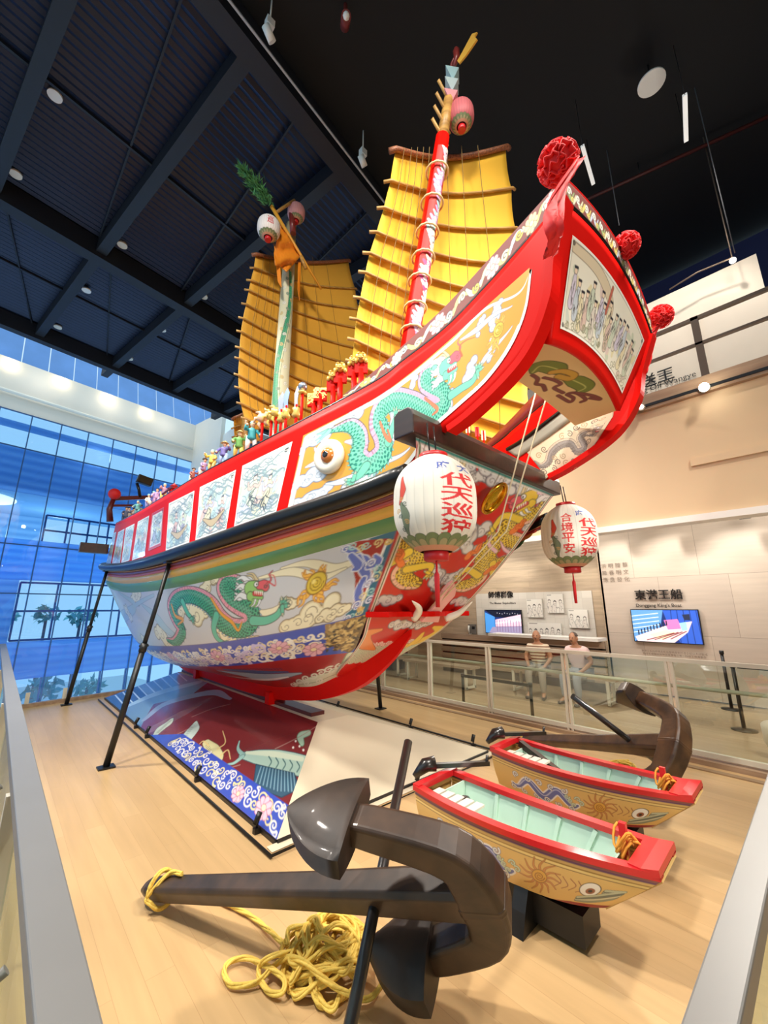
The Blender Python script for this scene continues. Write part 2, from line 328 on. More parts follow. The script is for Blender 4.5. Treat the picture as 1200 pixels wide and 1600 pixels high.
def far_tree(u, v, z, r, lab):
    t = thing('street_tree', tuple(bp(u, v, z - r * 1.6)), lab, 'tree', 'trees outside the glass wall'); b = MB()
    for k in range(70):
        a = RNG.normal(size=3); a = a / np.linalg.norm(a) * r * RNG.uniform(.4, 1.); q = bp(u, v, z) + a * np.array([1, 1, .7]); d1 = RNG.normal(size=3); d1 /= np.linalg.norm(d1); d2 = np.cross(d1, RNG.normal(size=3)); d2 /= np.linalg.norm(d2); L = r * .34
        b.add([q - d1 * L, q + d2 * L * .4, q + d1 * L, q - d2 * L * .4], [(0, 1, 2, 3)])
    b.build('crown', M_leaf, t); MB().tube([bp(u, v, -3.95), bp(u, v, z)], .06).build('trunk', mat('bark', (90, 100, 120), .8), t)
for k, (u, z, r) in enumerate([(4.6, 1.25, .7), (6.2, 1.35, .6), (7.6, 1.3, .7), (4.9, -1.75, .8), (6.6, -1.9, .7)]):
    far_tree(u + (1.1 if z < 0 else 0), 25. if z > 0 else 23., z, r, ['tree seen through the mid window beside the pale house block', 'tree seen through the middle of the mid window', 'tree seen through the mid window close behind the stern', 'tree behind the lowest window at the rail end', 'tree behind the lowest window near the steel props'][k])
# right side: corridor wall, lit recess, fascia of the upper floor, balcony
M_conc = plank_mat('limewashed_panels', [(214, 200, 184), (206, 192, 178)], 1.15, 1.16, (0, math.pi / 2, math.pi / 2), .6, .004, (170, 154, 138), .08)
M_oak = plank_mat('pale_oak_cladding', [(206, 186, 158), (192, 172, 148)], 1.6, .14, (0, math.pi / 2, math.pi / 2), .5, .0015, (170, 150, 124), .22)
struct(slab('wall_right', 10.0, 10.2, -4, 3.42, 0, 3.9, M_conc))
struct(slab('wall_recess', 10.45, 10.6, 3.42, 9.5, 0, 3.9, M_oak))
struct(slab('trim_recess', 10.0, 10.45, 3.38, 3.44, 0, 3.9, M_oak))
struct(slab('ceiling_corridor', 6.9, 10.6, -4, 9.5, 3.9, 4.0, M_black))
struct(slab('wall_end', 6.8, 10.6, 9.5, 9.7, 0, 3.9, M_oak))
struct(slab('wall_fascia', 6.8, 6.95, -5, 9.7, 2.9, 4.62, M_beige))
struct(slab('trim_fascia', 6.74, 7.0, -5, 9.7, 2.84, 2.93, M_white))
struct(slab('trim_ledge', 6.72, 7.3, -5, 9.7, 4.62, 4.86, M_ledge))
struct(slab('trim_slot', 6.70, 6.73, -5, 9.7, 4.66, 4.70, M_black))
struct(slab('trim_fascia_step', 6.77, 6.8, -5, .95, 3.62, 3.72, M_beige))
struct(slab('floor_balcony', 6.9, 14, -5, 9.7, 4.5, 4.6, M_wall))
M_up = mat('washed_board', (222, 210, 192), .7, noise=.05, scale=3)
for i, (y0, y1, x, z) in enumerate([(-.22, 6.0, 9.0, 7.92)]): struct(slab('wall_balcony_%d' % i, x, x + .12, y0, y1, 4.6, z, M_up))
struct(MB().poly([bp(-14, 21, -4), bp(16, 21, -4), bp(16, 40, -4), bp(-14, 40, -4)], .1, (0, 0, 1)).build('ground_outside', mat('paving_pale', (190, 200, 200), .8)))
struct(MB().poly([(8.75, .65, 4.6), (8.75, -1.4, 4.6), (8.75, -1.4, 6.6), (8.75, -.1, 7.05), (8.75, .65, 7.3)], .12).build('wall_balcony_front', M_up))
struct(slab('wall_blue', 12, 12.2, -6, 14, 4.6, 10.5, M_blue))
struct(slab('wall_back', -9, 14, -6.2, -6, -.3, 10.6, M_beige))
struct(slab('wall_low', 10.2, 10.35, -6, -4, -.3, 3, M_conc))
# ================================================ painted surfaces: a fine grid whose vertices carry the colours of the brushwork
INK = (60, 70, 70)
class Paint:
    """G: (nv, nu, 3) points of the real surface; colours are laid out in the surface's own coordinates (metres along u, v)."""
    def __init__(s, G, base):
        s.G = np.asarray(G, float); s.nv, s.nu = s.G.shape[:2]
        du = np.linalg.norm(np.diff(s.G, axis=1), axis=2).sum(1).mean(); dv = np.linalg.norm(np.diff(s.G, axis=0), axis=2).sum(0).mean()
        s.Lx, s.Ly = du, dv; s.px = max(du / (s.nu - 1), dv / (s.nv - 1)); s.hx = du / (s.nu - 1); s.hy = dv / (s.nv - 1)
        s.x = np.linspace(0, du, s.nu); s.y = np.linspace(0, dv, s.nv); s.C = np.empty((s.nv, s.nu, 3)); s.C[:] = lin(base); s._p = None
    def at(s, pts):                     # photograph pixels -> surface coordinates
        if s._p is None: s._p = pix(s.G)
        p = s._p; out = []
        for q in np.atleast_2d(np.asarray(pts, float)):
            k = np.argmin(((p - q) ** 2).sum(2)); i, j = divmod(int(k), s.nu); i0 = min(max(i, 1), s.nv - 2); j0 = min(max(j, 1), s.nu - 2)
            J = np.stack([(p[i0, j0 + 1] - p[i0, j0 - 1]) / 2, (p[i0 + 1, j0] - p[i0 - 1, j0]) / 2], 1)
            d = np.linalg.lstsq(J, q - p[i, j], rcond=None)[0]; d = np.clip(d, -40, 40)
            out.append(((j + d[0]) * s.hx, (i + d[1]) * s.hy))
        return np.array(out)
    def scale(s, q):                    # metres per photograph pixel near pixel q
        a = s.at([q, (q[0] + 6, q[1])]); b = s.at([q, (q[0], q[1] + 6)]); v = (np.linalg.norm(a[1] - a[0]) + np.linalg.norm(b[1] - b[0])) / 12; s._k = getattr(s, '_k', v); return min(v, 1.5 * s._k)
    def win(s, x0, x1, y0, y1):
        j0 = max(0, int(x0 / s.hx)); j1 = min(s.nu, int(x1 / s.hx) + 2); i0 = max(0, int(y0 / s.hy)); i1 = min(s.nv, int(y1 / s.hy) + 2)
        return (slice(i0, i1), slice(j0, j1)) if i1 > i0 and j1 > j0 else None
    def blend(s, w, a, col):
        c = lin(col) if np.ndim(col) == 1 else col; s.C[w] += (c - s.C[w]) * a[..., None]
    def dist(s, P, R, pad):
        pw = pad + float(np.max(R)); w = s.win(P[:, 0].min() - pw, P[:, 0].max() + pw, P[:, 1].min() - pw, P[:, 1].max() + pw)
        if w is None: return None
        X, Y = np.meshgrid(s.x[w[1]], s.y[w[0]]); best = np.full(X.shape, 1e9); T = np.zeros(X.shape); N = np.zeros(X.shape); RR = np.ones(X.shape)
        L = 0.
        for k in range(len(P) - 1):
            a, b = P[k], P[k + 1]; d = b - a; l2 = d @ d
            if l2 < 1e-14: continue
            ln = math.sqrt(l2); m = max(R[k], R[k + 1]) + pad
            j0 = np.searchsorted(X[0], min(a[0], b[0]) - m); j1 = np.searchsorted(X[0], max(a[0], b[0]) + m); i0 = np.searchsorted(Y[:, 0], min(a[1], b[1]) - m); i1 = np.searchsorted(Y[:, 0], max(a[1], b[1]) + m)
            if j1 > j0 and i1 > i0:
                z = (slice(i0, i1), slice(j0, j1)); xx = X[z] - a[0]; yy = Y[z] - a[1]; t = np.clip((xx * d[0] + yy * d[1]) / l2, 0, 1)
                ex = xx - t * d[0]; ey = yy - t * d[1]; dd = np.hypot(ex, ey); r = R[k] + (R[k + 1] - R[k]) * t; g = dd - r
                u = g < best[z]
                best[z] = np.where(u, g, best[z]); T[z] = np.where(u, L + t * ln, T[z]); N[z] = np.where(u, (d[0] * yy - d[1] * xx) / ln / np.maximum(r, 1e-6), N[z]); RR[z] = np.where(u, r, RR[z])
            L += ln
        return w, best, T, N, RR
    def stroke(s, P, r, col, outline=None, ow=.006, smooth=True, n=None, taper=False, tex=None):
        P = np.asarray(P, float)
        if smooth and len(P) > 2: P = spl(P, n or max(12, len(P) * 6))
        R = np.interp(np.linspace(0, 1, len(P)), np.linspace(0, 1, len(r)), r) if np.ndim(r) else np.full(len(P), float(r))
        if taper: R = R * np.clip(np.minimum(np.linspace(0, 5, len(P)) + .35, np.linspace(5, 0, len(P)) + .15), 0, 1)
        q = s.dist(P, R, ow + 2 * s.px)
        if q is None: return s
        w, g, T, N, RR = q
        if outline is not None: s.blend(w, np.clip((ow - g) / s.px + .5, 0, 1), outline)
        a = np.clip(-g / s.px + .5, 0, 1)
        s.blend(w, a, tex(T, N, RR) if tex else col); return s
    def poly(s, P, col, outline=None, ow=.006, smooth=False):
        P = np.asarray(P, float)
        if smooth: P = spl(np.vstack([P, P[:1]]), len(P) * 8)[:-1]
        w = s.win(P[:, 0].min(), P[:, 0].max(), P[:, 1].min(), P[:, 1].max())
        if w is None: return s
        X, Y = np.meshgrid(s.x[w[1]], s.y[w[0]]); ins = np.zeros(X.shape, bool); k = len(P)
        for i in range(k):
            (xa, ya), (xb, yb) = P[i], P[(i + 1) % k]
            if ya == yb: continue
            ins ^= ((ya > Y) != (yb > Y)) & (X < (xb - xa) * (Y - ya) / (yb - ya) + xa)
        s.blend(w, ins.astype(float), col)
        c = np.vstack([P, P[:1]]); s.stroke(c, s.px * .35 if outline is None else ow / 2, col if outline is None else outline, smooth=False); return s
    def disc(s, c, r, col, outline=None, ow=.006): return s.stroke([c, (c[0] + 1e-5, c[1])], r, col, outline, ow, smooth=False)
    def curl(s, c, r, col, wd, a0=0, turns=1.4, d=1, outline=None):
        t = np.linspace(0, 1, 22); a = a0 + d * turns * 2 * math.pi * t; rr = r * (1 - .85 * t)
        return s.stroke(np.stack([c[0] + rr * np.cos(a), c[1] + rr * np.sin(a)], 1), [wd, wd * .7], col, outline, wd * .6, smooth=False)
    def cloud(s, c, r, col=(226, 232, 240), line=(92, 106, 130), sh=(186, 198, 218), n=6, ax=0., k=1.7, seed=0):
        g = np.random.default_rng(seed + 11); ca, sa = math.cos(ax), math.sin(ax); B = []
        for i in range(n):
            t = (i + .5) / n * 2 - 1; rr = r * (.66 - .26 * abs(t)) * g.uniform(.85, 1.2); x = t * r * k; y = g.uniform(-.3, .3) * r
            B.append((c[0] + x * ca - y * sa, c[1] + x * sa + y * ca, rr))
        B.append((c[0], c[1], r * .66)); ow = max(s.px * .9, r * .05)
        for x, y, rr in B: s.disc((x, y), rr + ow, line)
        for x, y, rr in B: s.disc((x, y), rr, sh)
        for x, y, rr in B: s.disc((x, y), rr * .86, col)
        for i, (x, y, rr) in enumerate(B[::2]):
            s.curl((x, y), rr * .7, line, max(s.px * .3, rr * .035), g.uniform(0, 6), 1.05, 1 if i % 2 else -1)
        return s
    def wisp(s, P, r, col=(226, 232, 240), line=(92, 106, 130), ow=None):
        return s.stroke(P, [r * .25, r, r * .8, r * .2], col, line, ow or max(s.px * .8, r * .1))
    def flame(s, c, d, ln, r, col=(240, 160, 60), line=(190, 90, 30), seed=0):
        g = np.random.default_rng(seed); d = np.array(d) / np.linalg.norm(d); nn = np.array([-d[1], d[0]]); c = np.array(c); P = [c + d * ln * t + nn * math.sin(t * 7 + g.uniform(0, 6)) * ln * .16 * (.3 + t) for t in np.linspace(0, 1, 6)]
        s.stroke(P, [r, r * .8, r * .1], col, line, max(s.px * .6, r * .15))
        for t, k in ((.35, 1), (.6, -1)): q = c + d * ln * t; s.stroke([q, q + d * ln * .2 + nn * k * ln * .2, q + d * ln * .42 + nn * k * ln * .16], [r * .5, r * .1], col, line, max(s.px * .5, r * .12))
    def pearl(s, c, r, fl, col=(226, 196, 70), seed=0):
        for i, (a, ln) in enumerate(fl): s.flame(c, (math.cos(a), math.sin(a)), ln, r * .3, (244, 190, 84), (190, 110, 40), seed=seed + i)
        s.disc(c, r, col, (140, 96, 30), max(s.px, r * .08)); s.curl(c, r * .8, (150, 110, 30), max(s.px * .4, r * .06), 0, 2.2); s.disc((c[0] - r * .3, c[1] - r * .2), r * .22, (246, 226, 130))
    def dragon(s, spine, R, col, dark, belly, back=(120, 200, 180), line=INK, side=1, spikes=True, sc=None):
        P = spl(spine, len(spine) * 8); R = np.interp(np.linspace(0, 1, len(P)), np.linspace(0, 1, len(R)), R); rm = R.max(); ow = max(s.px * .9, rm * .07)
        if spikes:
            for i in range(2, len(P) - 2, 2):
                d = P[i + 1] - P[i - 1]; d /= np.linalg.norm(d) + 1e-9; nn = np.array([-d[1], d[0]]) * side; q = P[i] + nn * R[i] * .8; s.stroke([q, q + nn * R[i] * .42 - d * R[i] * .3], [R[i] * .2, R[i] * .03], back, line, ow * .5, smooth=False)
        size = sc or rm * .42; cc, cd, cb, cl = lin(col), lin(dark), lin(belly), lin(np.array(col) * .45 + 130)
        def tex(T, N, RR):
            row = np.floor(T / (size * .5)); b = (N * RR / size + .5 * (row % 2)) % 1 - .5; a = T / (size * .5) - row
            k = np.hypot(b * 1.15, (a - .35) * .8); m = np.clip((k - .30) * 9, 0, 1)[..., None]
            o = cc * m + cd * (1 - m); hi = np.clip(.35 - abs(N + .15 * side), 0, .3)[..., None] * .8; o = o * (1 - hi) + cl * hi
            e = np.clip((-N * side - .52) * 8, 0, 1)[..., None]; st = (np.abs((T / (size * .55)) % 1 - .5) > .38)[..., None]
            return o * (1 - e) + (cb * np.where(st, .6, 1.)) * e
        s.stroke(P, R, col, line, ow, smooth=False, tex=tex); return s
    def leg(s, P, r, col, line=INK, cl=(214, 216, 190)):
        P = np.asarray(P, float); s.stroke(P, [r, r * .8, r * .55], col, line, max(s.px * .8, r * .1)); d = P[-1] - P[-2]; d /= np.linalg.norm(d); a0 = math.atan2(d[1], d[0])
        for a in (-.9, -.3, .3, .9, 2.3):
            e = P[-1] + np.array([math.cos(a0 + a), math.sin(a0 + a)]) * r * 1.5; s.stroke([P[-1], (P[-1] + e) / 2, e], [r * .42, r * .3], col, line, max(s.px * .6, r * .1)); s.stroke([e, e + (e - P[-1]) * .35], [r * .18, r * .03], cl, line, s.px * .4, smooth=False)
    def head(s, c, fwd, r, col, mane=(236, 240, 244), nose=(226, 96, 110), line=INK, up=1, face=None):
        f = np.array(fwd, float); f /= np.linalg.norm(f); u = np.array([-f[1], f[0]]) * up; c = np.array(c, float); q = lambda a, b: c + f * r * a + u * r * b; ow = max(s.px * .8, r * .05)
        for k in range(8):
            b = .95 - k * .26; s.stroke([q(.0, b * .5), q(-.9, b * .9 + .15), q(-1.6, b * 1.1 + .4 * math.sin(k * 2)), q(-2.2, b * 1.25)], [r * .26, r * .24, r * .05], mane, line, ow * .7)
        for b in (.75, 1.0): s.stroke([q(.1, b - .1), q(-.5, b + .5), q(-1.1, b + .55)], [r * .13, r * .03], (222, 204, 160), line, ow * .6)
        fc = face or col
        s.stroke([q(-.5, .15), q(.2, .25), q(.75, .2)], [r * .62, r * .55, r * .42], fc, line, ow)
        s.stroke([q(-.35, -.55), q(.4, -.72), q(1.0, -.55)], [r * .36, r * .3, r * .14], fc, line, ow)
        s.stroke([q(.1, -.28), q(.9, -.3)], [r * .2, r * .16], (210, 70, 70), line, ow * .6, smooth=False)
        for k in range(5): s.stroke([q(.15 + .2 * k, -.12), q(.2 + .2 * k, -.32)], [r * .07, r * .02], (250, 250, 240), None, smooth=False)
        s.stroke([q(.5, .45), q(.95, .52), q(1.25, .3)], [r * .34, r * .4, r * .3], nose, line, ow)
        s.curl(q(1.15, .42), r * .2, line, ow * .5, 0, 1.2)
        s.stroke([q(1.25, .55), q(1.6, 1.0), q(1.3, 1.45), q(1.5, 1.8)], [r * .07, r * .03], nose, line, ow * .5)
        s.disc(q(.12, .52), r * .2, (250, 250, 250), line, ow); s.disc(q(.18, .52), r * .09, (20, 20, 20))
        for k in range(4): s.stroke([q(.1 + .25 * k, -.85), q(.0 + .25 * k, -1.2), q(-.25 + .25 * k, -1.4)], [r * .12, r * .03], mane if k % 2 else fc, line, ow * .6)
    def scrolls(s, x0, x1, y0, y1, step, col, wd, seed=0, outline=None, col2=None):
        g = np.random.default_rng(seed); y = y0 + step / 2
        while y < y1:
            x = x0 + step / 2 + g.uniform(0, step * .4)
            while x < x1:
                c = (x + g.uniform(-.2, .2) * step, y + g.uniform(-.2, .2) * step); k = col2 if (col2 and g.random() < .35) else col; d = 1 if g.random() < .5 else -1; a = g.uniform(0, 6.28)
                s.curl(c, step * g.uniform(.4, .62), k, wd, a, g.uniform(1, 1.5), d, outline)
                e = (c[0] + step * .62 * math.cos(a), c[1] + step * .62 * math.sin(a)); s.stroke([e, (e[0] + step * .3 * math.cos(a + 1.2 * d), e[1] + step * .3 * math.sin(a + 1.2 * d)), (e[0] + step * .55 * math.cos(a + 2.2 * d), e[1] + step * .55 * math.sin(a + 2.2 * d))], [wd, wd * .2], k, outline, wd * .6)
                x += step
            y += step
    def flower(s, c, r, col=(238, 190, 206), line=(160, 80, 110)):
        for k in range(8): a = k * math.pi / 4; s.stroke([c, (c[0] + r * .85 * math.cos(a), c[1] + r * .85 * math.sin(a))], [r * .25, r * .3], col, line, max(s.px * .6, r * .06), smooth=False)
        s.disc(c, r * .3, (248, 232, 190), line, max(s.px * .6, r * .06))
    def waves(s, x0, x1, y, r, cols, line, up=1, rows=2):
        for row in range(rows):
            x = x0 + (row % 2) * r; yy = y + up * r * .55 * (rows - 1 - row)
            while x < x1 + r:
                for i, k in enumerate((1, .78, .56, .34)): s.disc((x, yy), r * k, cols[i % len(cols)], line, max(s.px * .5, r * .03))
                x += r * 1.9
    def border(s, m, wd, col):
        X, Y = np.meshgrid(s.x, s.y); d = np.minimum(np.minimum(X, s.Lx - X), np.minimum(Y, s.Ly - Y)); a = np.clip(np.minimum(d - m, m + wd - d) / s.px + .5, 0, 1); s.blend((slice(None), slice(None)), a, col); return s
    def build(s, name, m, parent=None, flip=False):
        me = bpy.data.meshes.new(name); off = np.array(WL[parent]) if parent is not None else 0.; V = (s.G - off).reshape(-1, 3).astype(np.float32); n = s.nu * s.nv
        I = np.arange(n).reshape(s.nv, s.nu); q = np.stack([I[:-1, :-1], I[:-1, 1:], I[1:, 1:], I[1:, :-1]], -1).reshape(-1, 4)
        if flip: q = q[:, ::-1]
        me.vertices.add(n); me.vertices.foreach_set('co', V.ravel()); me.loops.add(q.size); me.loops.foreach_set('vertex_index', q.ravel().astype(np.int32)); me.polygons.add(len(q))
        me.polygons.foreach_set('loop_start', np.arange(0, q.size, 4, dtype=np.int32)); me.polygons.foreach_set('use_smooth', np.ones(len(q), bool)); me.update(calc_edges=True)
        a = me.color_attributes.new('Col', 'FLOAT_COLOR', 'POINT'); c = np.ones((n, 4), np.float32); c[:, :3] = np.clip(s.C.reshape(-1, 3), 0, 1); a.data.foreach_set('color', c.ravel())
        return place(name, me, m, parent)
def loft(A, B, nu, nv, mid=None):       # ruled grid between two 3-D polylines
    a = spl(A, nu); b = spl(B, nu); t = np.linspace(0, 1, nv)[:, None, None]; return a[None] * (1 - t) + b[None] * t
def sect(lines, nu, nv):                # grid through several 3-D lines (smooth across)
    L = [spl(l, nu) for l in lines]; return np.stack([spl(np.stack([l[j] for l in L]), nv) for j in range(nu)], 1)
def pgrid(top, bot, nu, nv, hit, off=0.):    # pixel outline (top and bottom edges) dropped onto a surface
    a = spl(top, nu) if len(top) > 2 else np.linspace(top[0], top[1], nu); b = spl(bot, nu) if len(bot) > 2 else np.linspace(bot[0], bot[1], nu)
    G = np.zeros((nv, nu, 3)); t = np.linspace(0, 1, nv)
    for i in range(nv):
        for j in range(nu): G[i, j] = hit(*(a[j] * (1 - t[i]) + b[j] * t[i]))
    if off:
        du = np.gradient(G, axis=1); dv = np.gradient(G, axis=0); n = np.cross(du, dv); n /= np.linalg.norm(n, axis=2, keepdims=True) + 1e-12
        n *= np.sign(((EYE - G) * n).sum(2, keepdims=True)); G = G + n * off
    return G
def bvh(o):
    me = o.data; off = WL[o]; return BVHTree.FromPolygons([v.co + off for v in me.vertices], [tuple(p.vertices) for p in me.polygons])
def hitter(tree):
    e = Vector(EYE); last = [None]
    def h(x, y):
        d = Vector(ray(x, y)); q = tree.ray_cast(e, d)[0]
        if q is None:                    # just past the rim: nearest point of the surface to the ray
            best = None
            for k in np.linspace(1.5, 13, 60):
                p = tree.find_nearest(e + d * k)
                if best is None or p[3] < best[1]: best = (p[0], p[3])
            q = best[0]
        return np.array(q)
    return h
PAINT = paint_mat('painted_lacquer', .32, .35); PAINTM = paint_mat('painted_matt', .6, 0)
# ================================================ the king boat
M_red = mat('red_lacquer', (210, 16, 8), .42, coat=0., spec=.08)
M_maroon = mat('maroon_lacquer', (128, 44, 38), .35, coat=.3)
M_rail = mat('black_lacquer', (16, 14, 14), .35, coat=.12, spec=.3)
M_tan = mat('tan_trim', (200, 152, 90), .45)
M_s1 = mat('brick_red_plank', (196, 78, 62), .4, coat=.2, noise=.06)
M_s2 = mat('ochre_plank', (224, 172, 70), .4, coat=.2, noise=.06)
M_s3 = mat('green_plank', (98, 142, 84), .4, coat=.2, noise=.06)
M_dkwood = wood_mat('dark_beam_wood', (54, 32, 24), (36, 22, 18), (8, 1, 8), .35, .3)
M_deckw = wood_mat('deck_wood', (180, 136, 88), (150, 108, 66), (6, .6, 6), .5)
ship = thing('king_boat', (XC, 6, 0), 'huge painted ceremonial king boat with red bow, dragon panels and yellow sails', 'ship')
def splt(P, t):
    P = np.asarray(P, float); k = len(P); t = np.asarray(t, float); i = np.clip(t.astype(int), 0, k - 2); f = (t - i)[:, None]
    b = P[i]; c = P[i + 1]; a = np.where((i == 0)[:, None], 2 * b - c, P[np.maximum(i - 1, 0)]); d = np.where((i + 2 > k - 1)[:, None], 2 * c - b, P[np.minimum(i + 2, k - 1)])
    return .5 * (2 * b + (c - a) * f + (2 * a - 5 * b + 4 * c - d) * f ** 2 + (3 * b - a - 3 * c + d) * f ** 3)
def arc(P, n):
    D = spl(P, 400); s = np.concatenate([[0], np.cumsum(np.linalg.norm(np.diff(D, axis=0), axis=1))]); t = np.linspace(0, s[-1], n); return np.stack([np.interp(t, s, D[:, k]) for k in range(3)], 1)
def line(tab): return np.array([(XC - w_, y, z) for y, w_, z in tab])[::-1]    # stern -> bow on the port side
RAILT = [(1.9, 1.12, 2.70), (2.4, 1.24, 2.614), (3.3, 1.43, 2.516), (4.2, 1.57, 2.439), (5.2, 1.66, 2.388), (6.5, 1.7, 2.371), (8, 1.7, 2.42), (9.5, 1.7, 2.52), (10.3, 1.64, 2.60), (10.8, 1.4, 2.68), (11.05, 1.0, 2.73)]
T0 = [(y if i else 1.95, (w_ - .05) if i else 1.06, z - .12) for i, (y, w_, z) in enumerate(RAILT)]
L3 = [(2.22, .89, 2.304), (2.7, 1.04, 2.228), (3.3, 1.22, 2.132), (4.2, 1.42, 2.024), (5.2, 1.54, 1.95), (6.5, 1.6, 1.921), (8, 1.6, 1.945), (9.5, 1.58, 2.06), (10.3, 1.46, 2.16), (10.75, 1.2, 2.24), (10.95, .85, 2.3)]
L2 = [(2.83, .68, 1.644), (3.3, .85, 1.534), (4.2, 1.05, 1.391), (5.2, 1.2, 1.266), (6.5, 1.28, 1.157), (8, 1.25, 1.09), (9.2, 1.12, 1.16), (10.0, .9, 1.36), (10.6, .5, 1.7)]
L1 = [(3.31, .46, 1.263), (4.2, .68, 1.135), (5.2, .82, .984), (6.5, .88, .858), (8, .8, .76), (9, .62, .8), (10.0, .36, 1.0), (10.5, .2, 1.3)]
KT = [(4.05, .1, .91), (4.5, .1, .75), (5, .1, .674), (5.5, .1, .61), (6.5, .1, .573), (8, .1, .55), (9.2, .1, .6), (10, .1, .8), (10.45, .1, 1.1)]
HL = [arc(line(t), 90) for t in (T0, L3, L2, L1, KT)]
def hull_grid(t0, t1, nu, nv):
    j = np.linspace(0, 89, nu); LL = [np.stack([np.interp(j, np.arange(90), l[:, k]) for k in range(3)], 1) for l in HL]
    A = np.stack(LL, 1); t = np.linspace(t0, t1, nv)                       # (nu, 5, 3)
    return np.stack([splt(A[i], t) for i in range(nu)], 1)
def mirror(o):
    c = o.copy(); COL.objects.link(c); c.scale = (-1, 1, 1); return c
for nm, m, a, b in (('tan_strake', M_tan, 0, .06), ('maroon_strake', M_maroon, .06, .22), ('brick_red_strake', M_s1, .22, .38), ('ochre_strake', M_s2, .38, .70), ('green_strake', M_s3, .70, 1)):
    G = hull_grid(a, b, 90, 7); nrm = np.cross(np.gradient(G, axis=1), np.gradient(G, axis=0)); nrm /= np.linalg.norm(nrm, axis=2, keepdims=True) + 1e-9; nrm *= np.sign(-nrm[3, 45, 0]) 
    G = G + nrm * (np.sin(np.linspace(0, math.pi, 7))[:, None, None] * .016)
    mirror(MB().grid(G).build(nm, m, ship))
# --- painted side: pale field with the green dragon
c = Paint(hull_grid(1, 2, 620, 200), (208, 210, 216)); q = lambda x, y: c.at([(x, y)])[0]; k = c.scale((380, 940))
for x, y, r, s_, n_, a in [(300, 955, 17, 1, 7, .2), (322, 917, 11, 2, 5, -.6), (212, 974, 13, 3, 6, .3), (258, 1000, 15, 4, 7, .5), (212, 932, 14, 5, 6, -.3), (480, 968, 22, 6, 8, -.3), (452, 943, 10, 7, 5, .2), (395, 1000, 9, 8, 5, 0), (350, 990, 13, 9, 6, .8), (520, 958, 13, 10, 6, -.2), (250, 912, 9, 12, 5, -.3), (345, 900, 10, 13, 5, -.4)]:
    c.cloud(q(x, y), r * c.scale((x, y)), (244, 236, 204), (128, 112, 84), (222, 208, 170), n_, a, seed=s_)
for P in ([(440, 888), (478, 880), (520, 888), (548, 880), (552, 876)], [(405, 903), (455, 893), (500, 903), (540, 888)], [(398, 955), (420, 958), (438, 950), (452, 945)]):
    c.wisp(c.at(P), 5.5 * k, (246, 238, 206), (128, 112, 84), k * .7)
for P in ([(222, 945), (240, 960), (262, 985), (285, 1000)], [(180, 935), (200, 960), (205, 985)], [(185, 925), (210, 950), (228, 945), (240, 930)]):
    c.stroke(c.at(P), [2 * k, 9 * k, 3 * k], (186, 206, 214), (120, 140, 160), k * .6)
for u_, v_, r_, s_ in ((.06, .3, .13, 1), (.13, .62, .15, 2), (.2, .25, .12, 3), (.27, .78, .13, 4), (.33, .42, .14, 5), (.08, .8, .1, 6), (.4, .86, .11, 7)): c.cloud((c.Lx * u_, c.Ly * v_), r_, (238, 234, 214), (140, 136, 124), (214, 212, 200), 6, .2, seed=s_)
sp = c.at([(262, 1000), (274, 1003), (284, 985), (274, 968), (268, 950), (276, 934), (294, 928), (314, 934), (332, 948), (345, 968), (362, 981), (382, 982), (393, 970), (389, 953), (374, 945), (358, 935), (348, 920), (352, 908), (366, 908), (382, 920)])
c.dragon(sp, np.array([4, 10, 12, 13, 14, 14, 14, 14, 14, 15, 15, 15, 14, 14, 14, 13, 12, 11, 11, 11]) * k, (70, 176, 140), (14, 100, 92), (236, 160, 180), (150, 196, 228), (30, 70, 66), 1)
c.leg(c.at([(395, 970), (415, 970), (432, 962), (441, 948)]), 6.5 * k, (94, 196, 170)); c.leg(c.at([(338, 962), (334, 982), (340, 998), (350, 1004)]), 6 * k, (94, 196, 170)); c.leg(c.at([(285, 940), (293, 958), (300, 966)]), 5 * k, (94, 196, 170))
for P in ([(330, 935), (345, 958), (362, 972), (372, 985), (378, 972)], [(268, 945), (274, 962), (286, 968), (278, 976)]): c.stroke(c.at(P), [1.6 * k, 2.6 * k, .8 * k], (242, 170, 70), (150, 90, 30), k * .5)
c.head(q(397, 922), c.at([(420, 922)])[0] - c.at([(396, 920)])[0], 15 * k, (150, 206, 120), up=-1)
c.stroke(c.at([(418, 908), (430, 915), (428, 900), (419, 898)]), [k, .5 * k], (214, 70, 80), None)
c.pearl(q(494, 911), 12 * k, [(-2.3, 26 * k), (2.4, 30 * k), (1.2, 28 * k), (.3, 28 * k), (-1.2, 20 * k)])
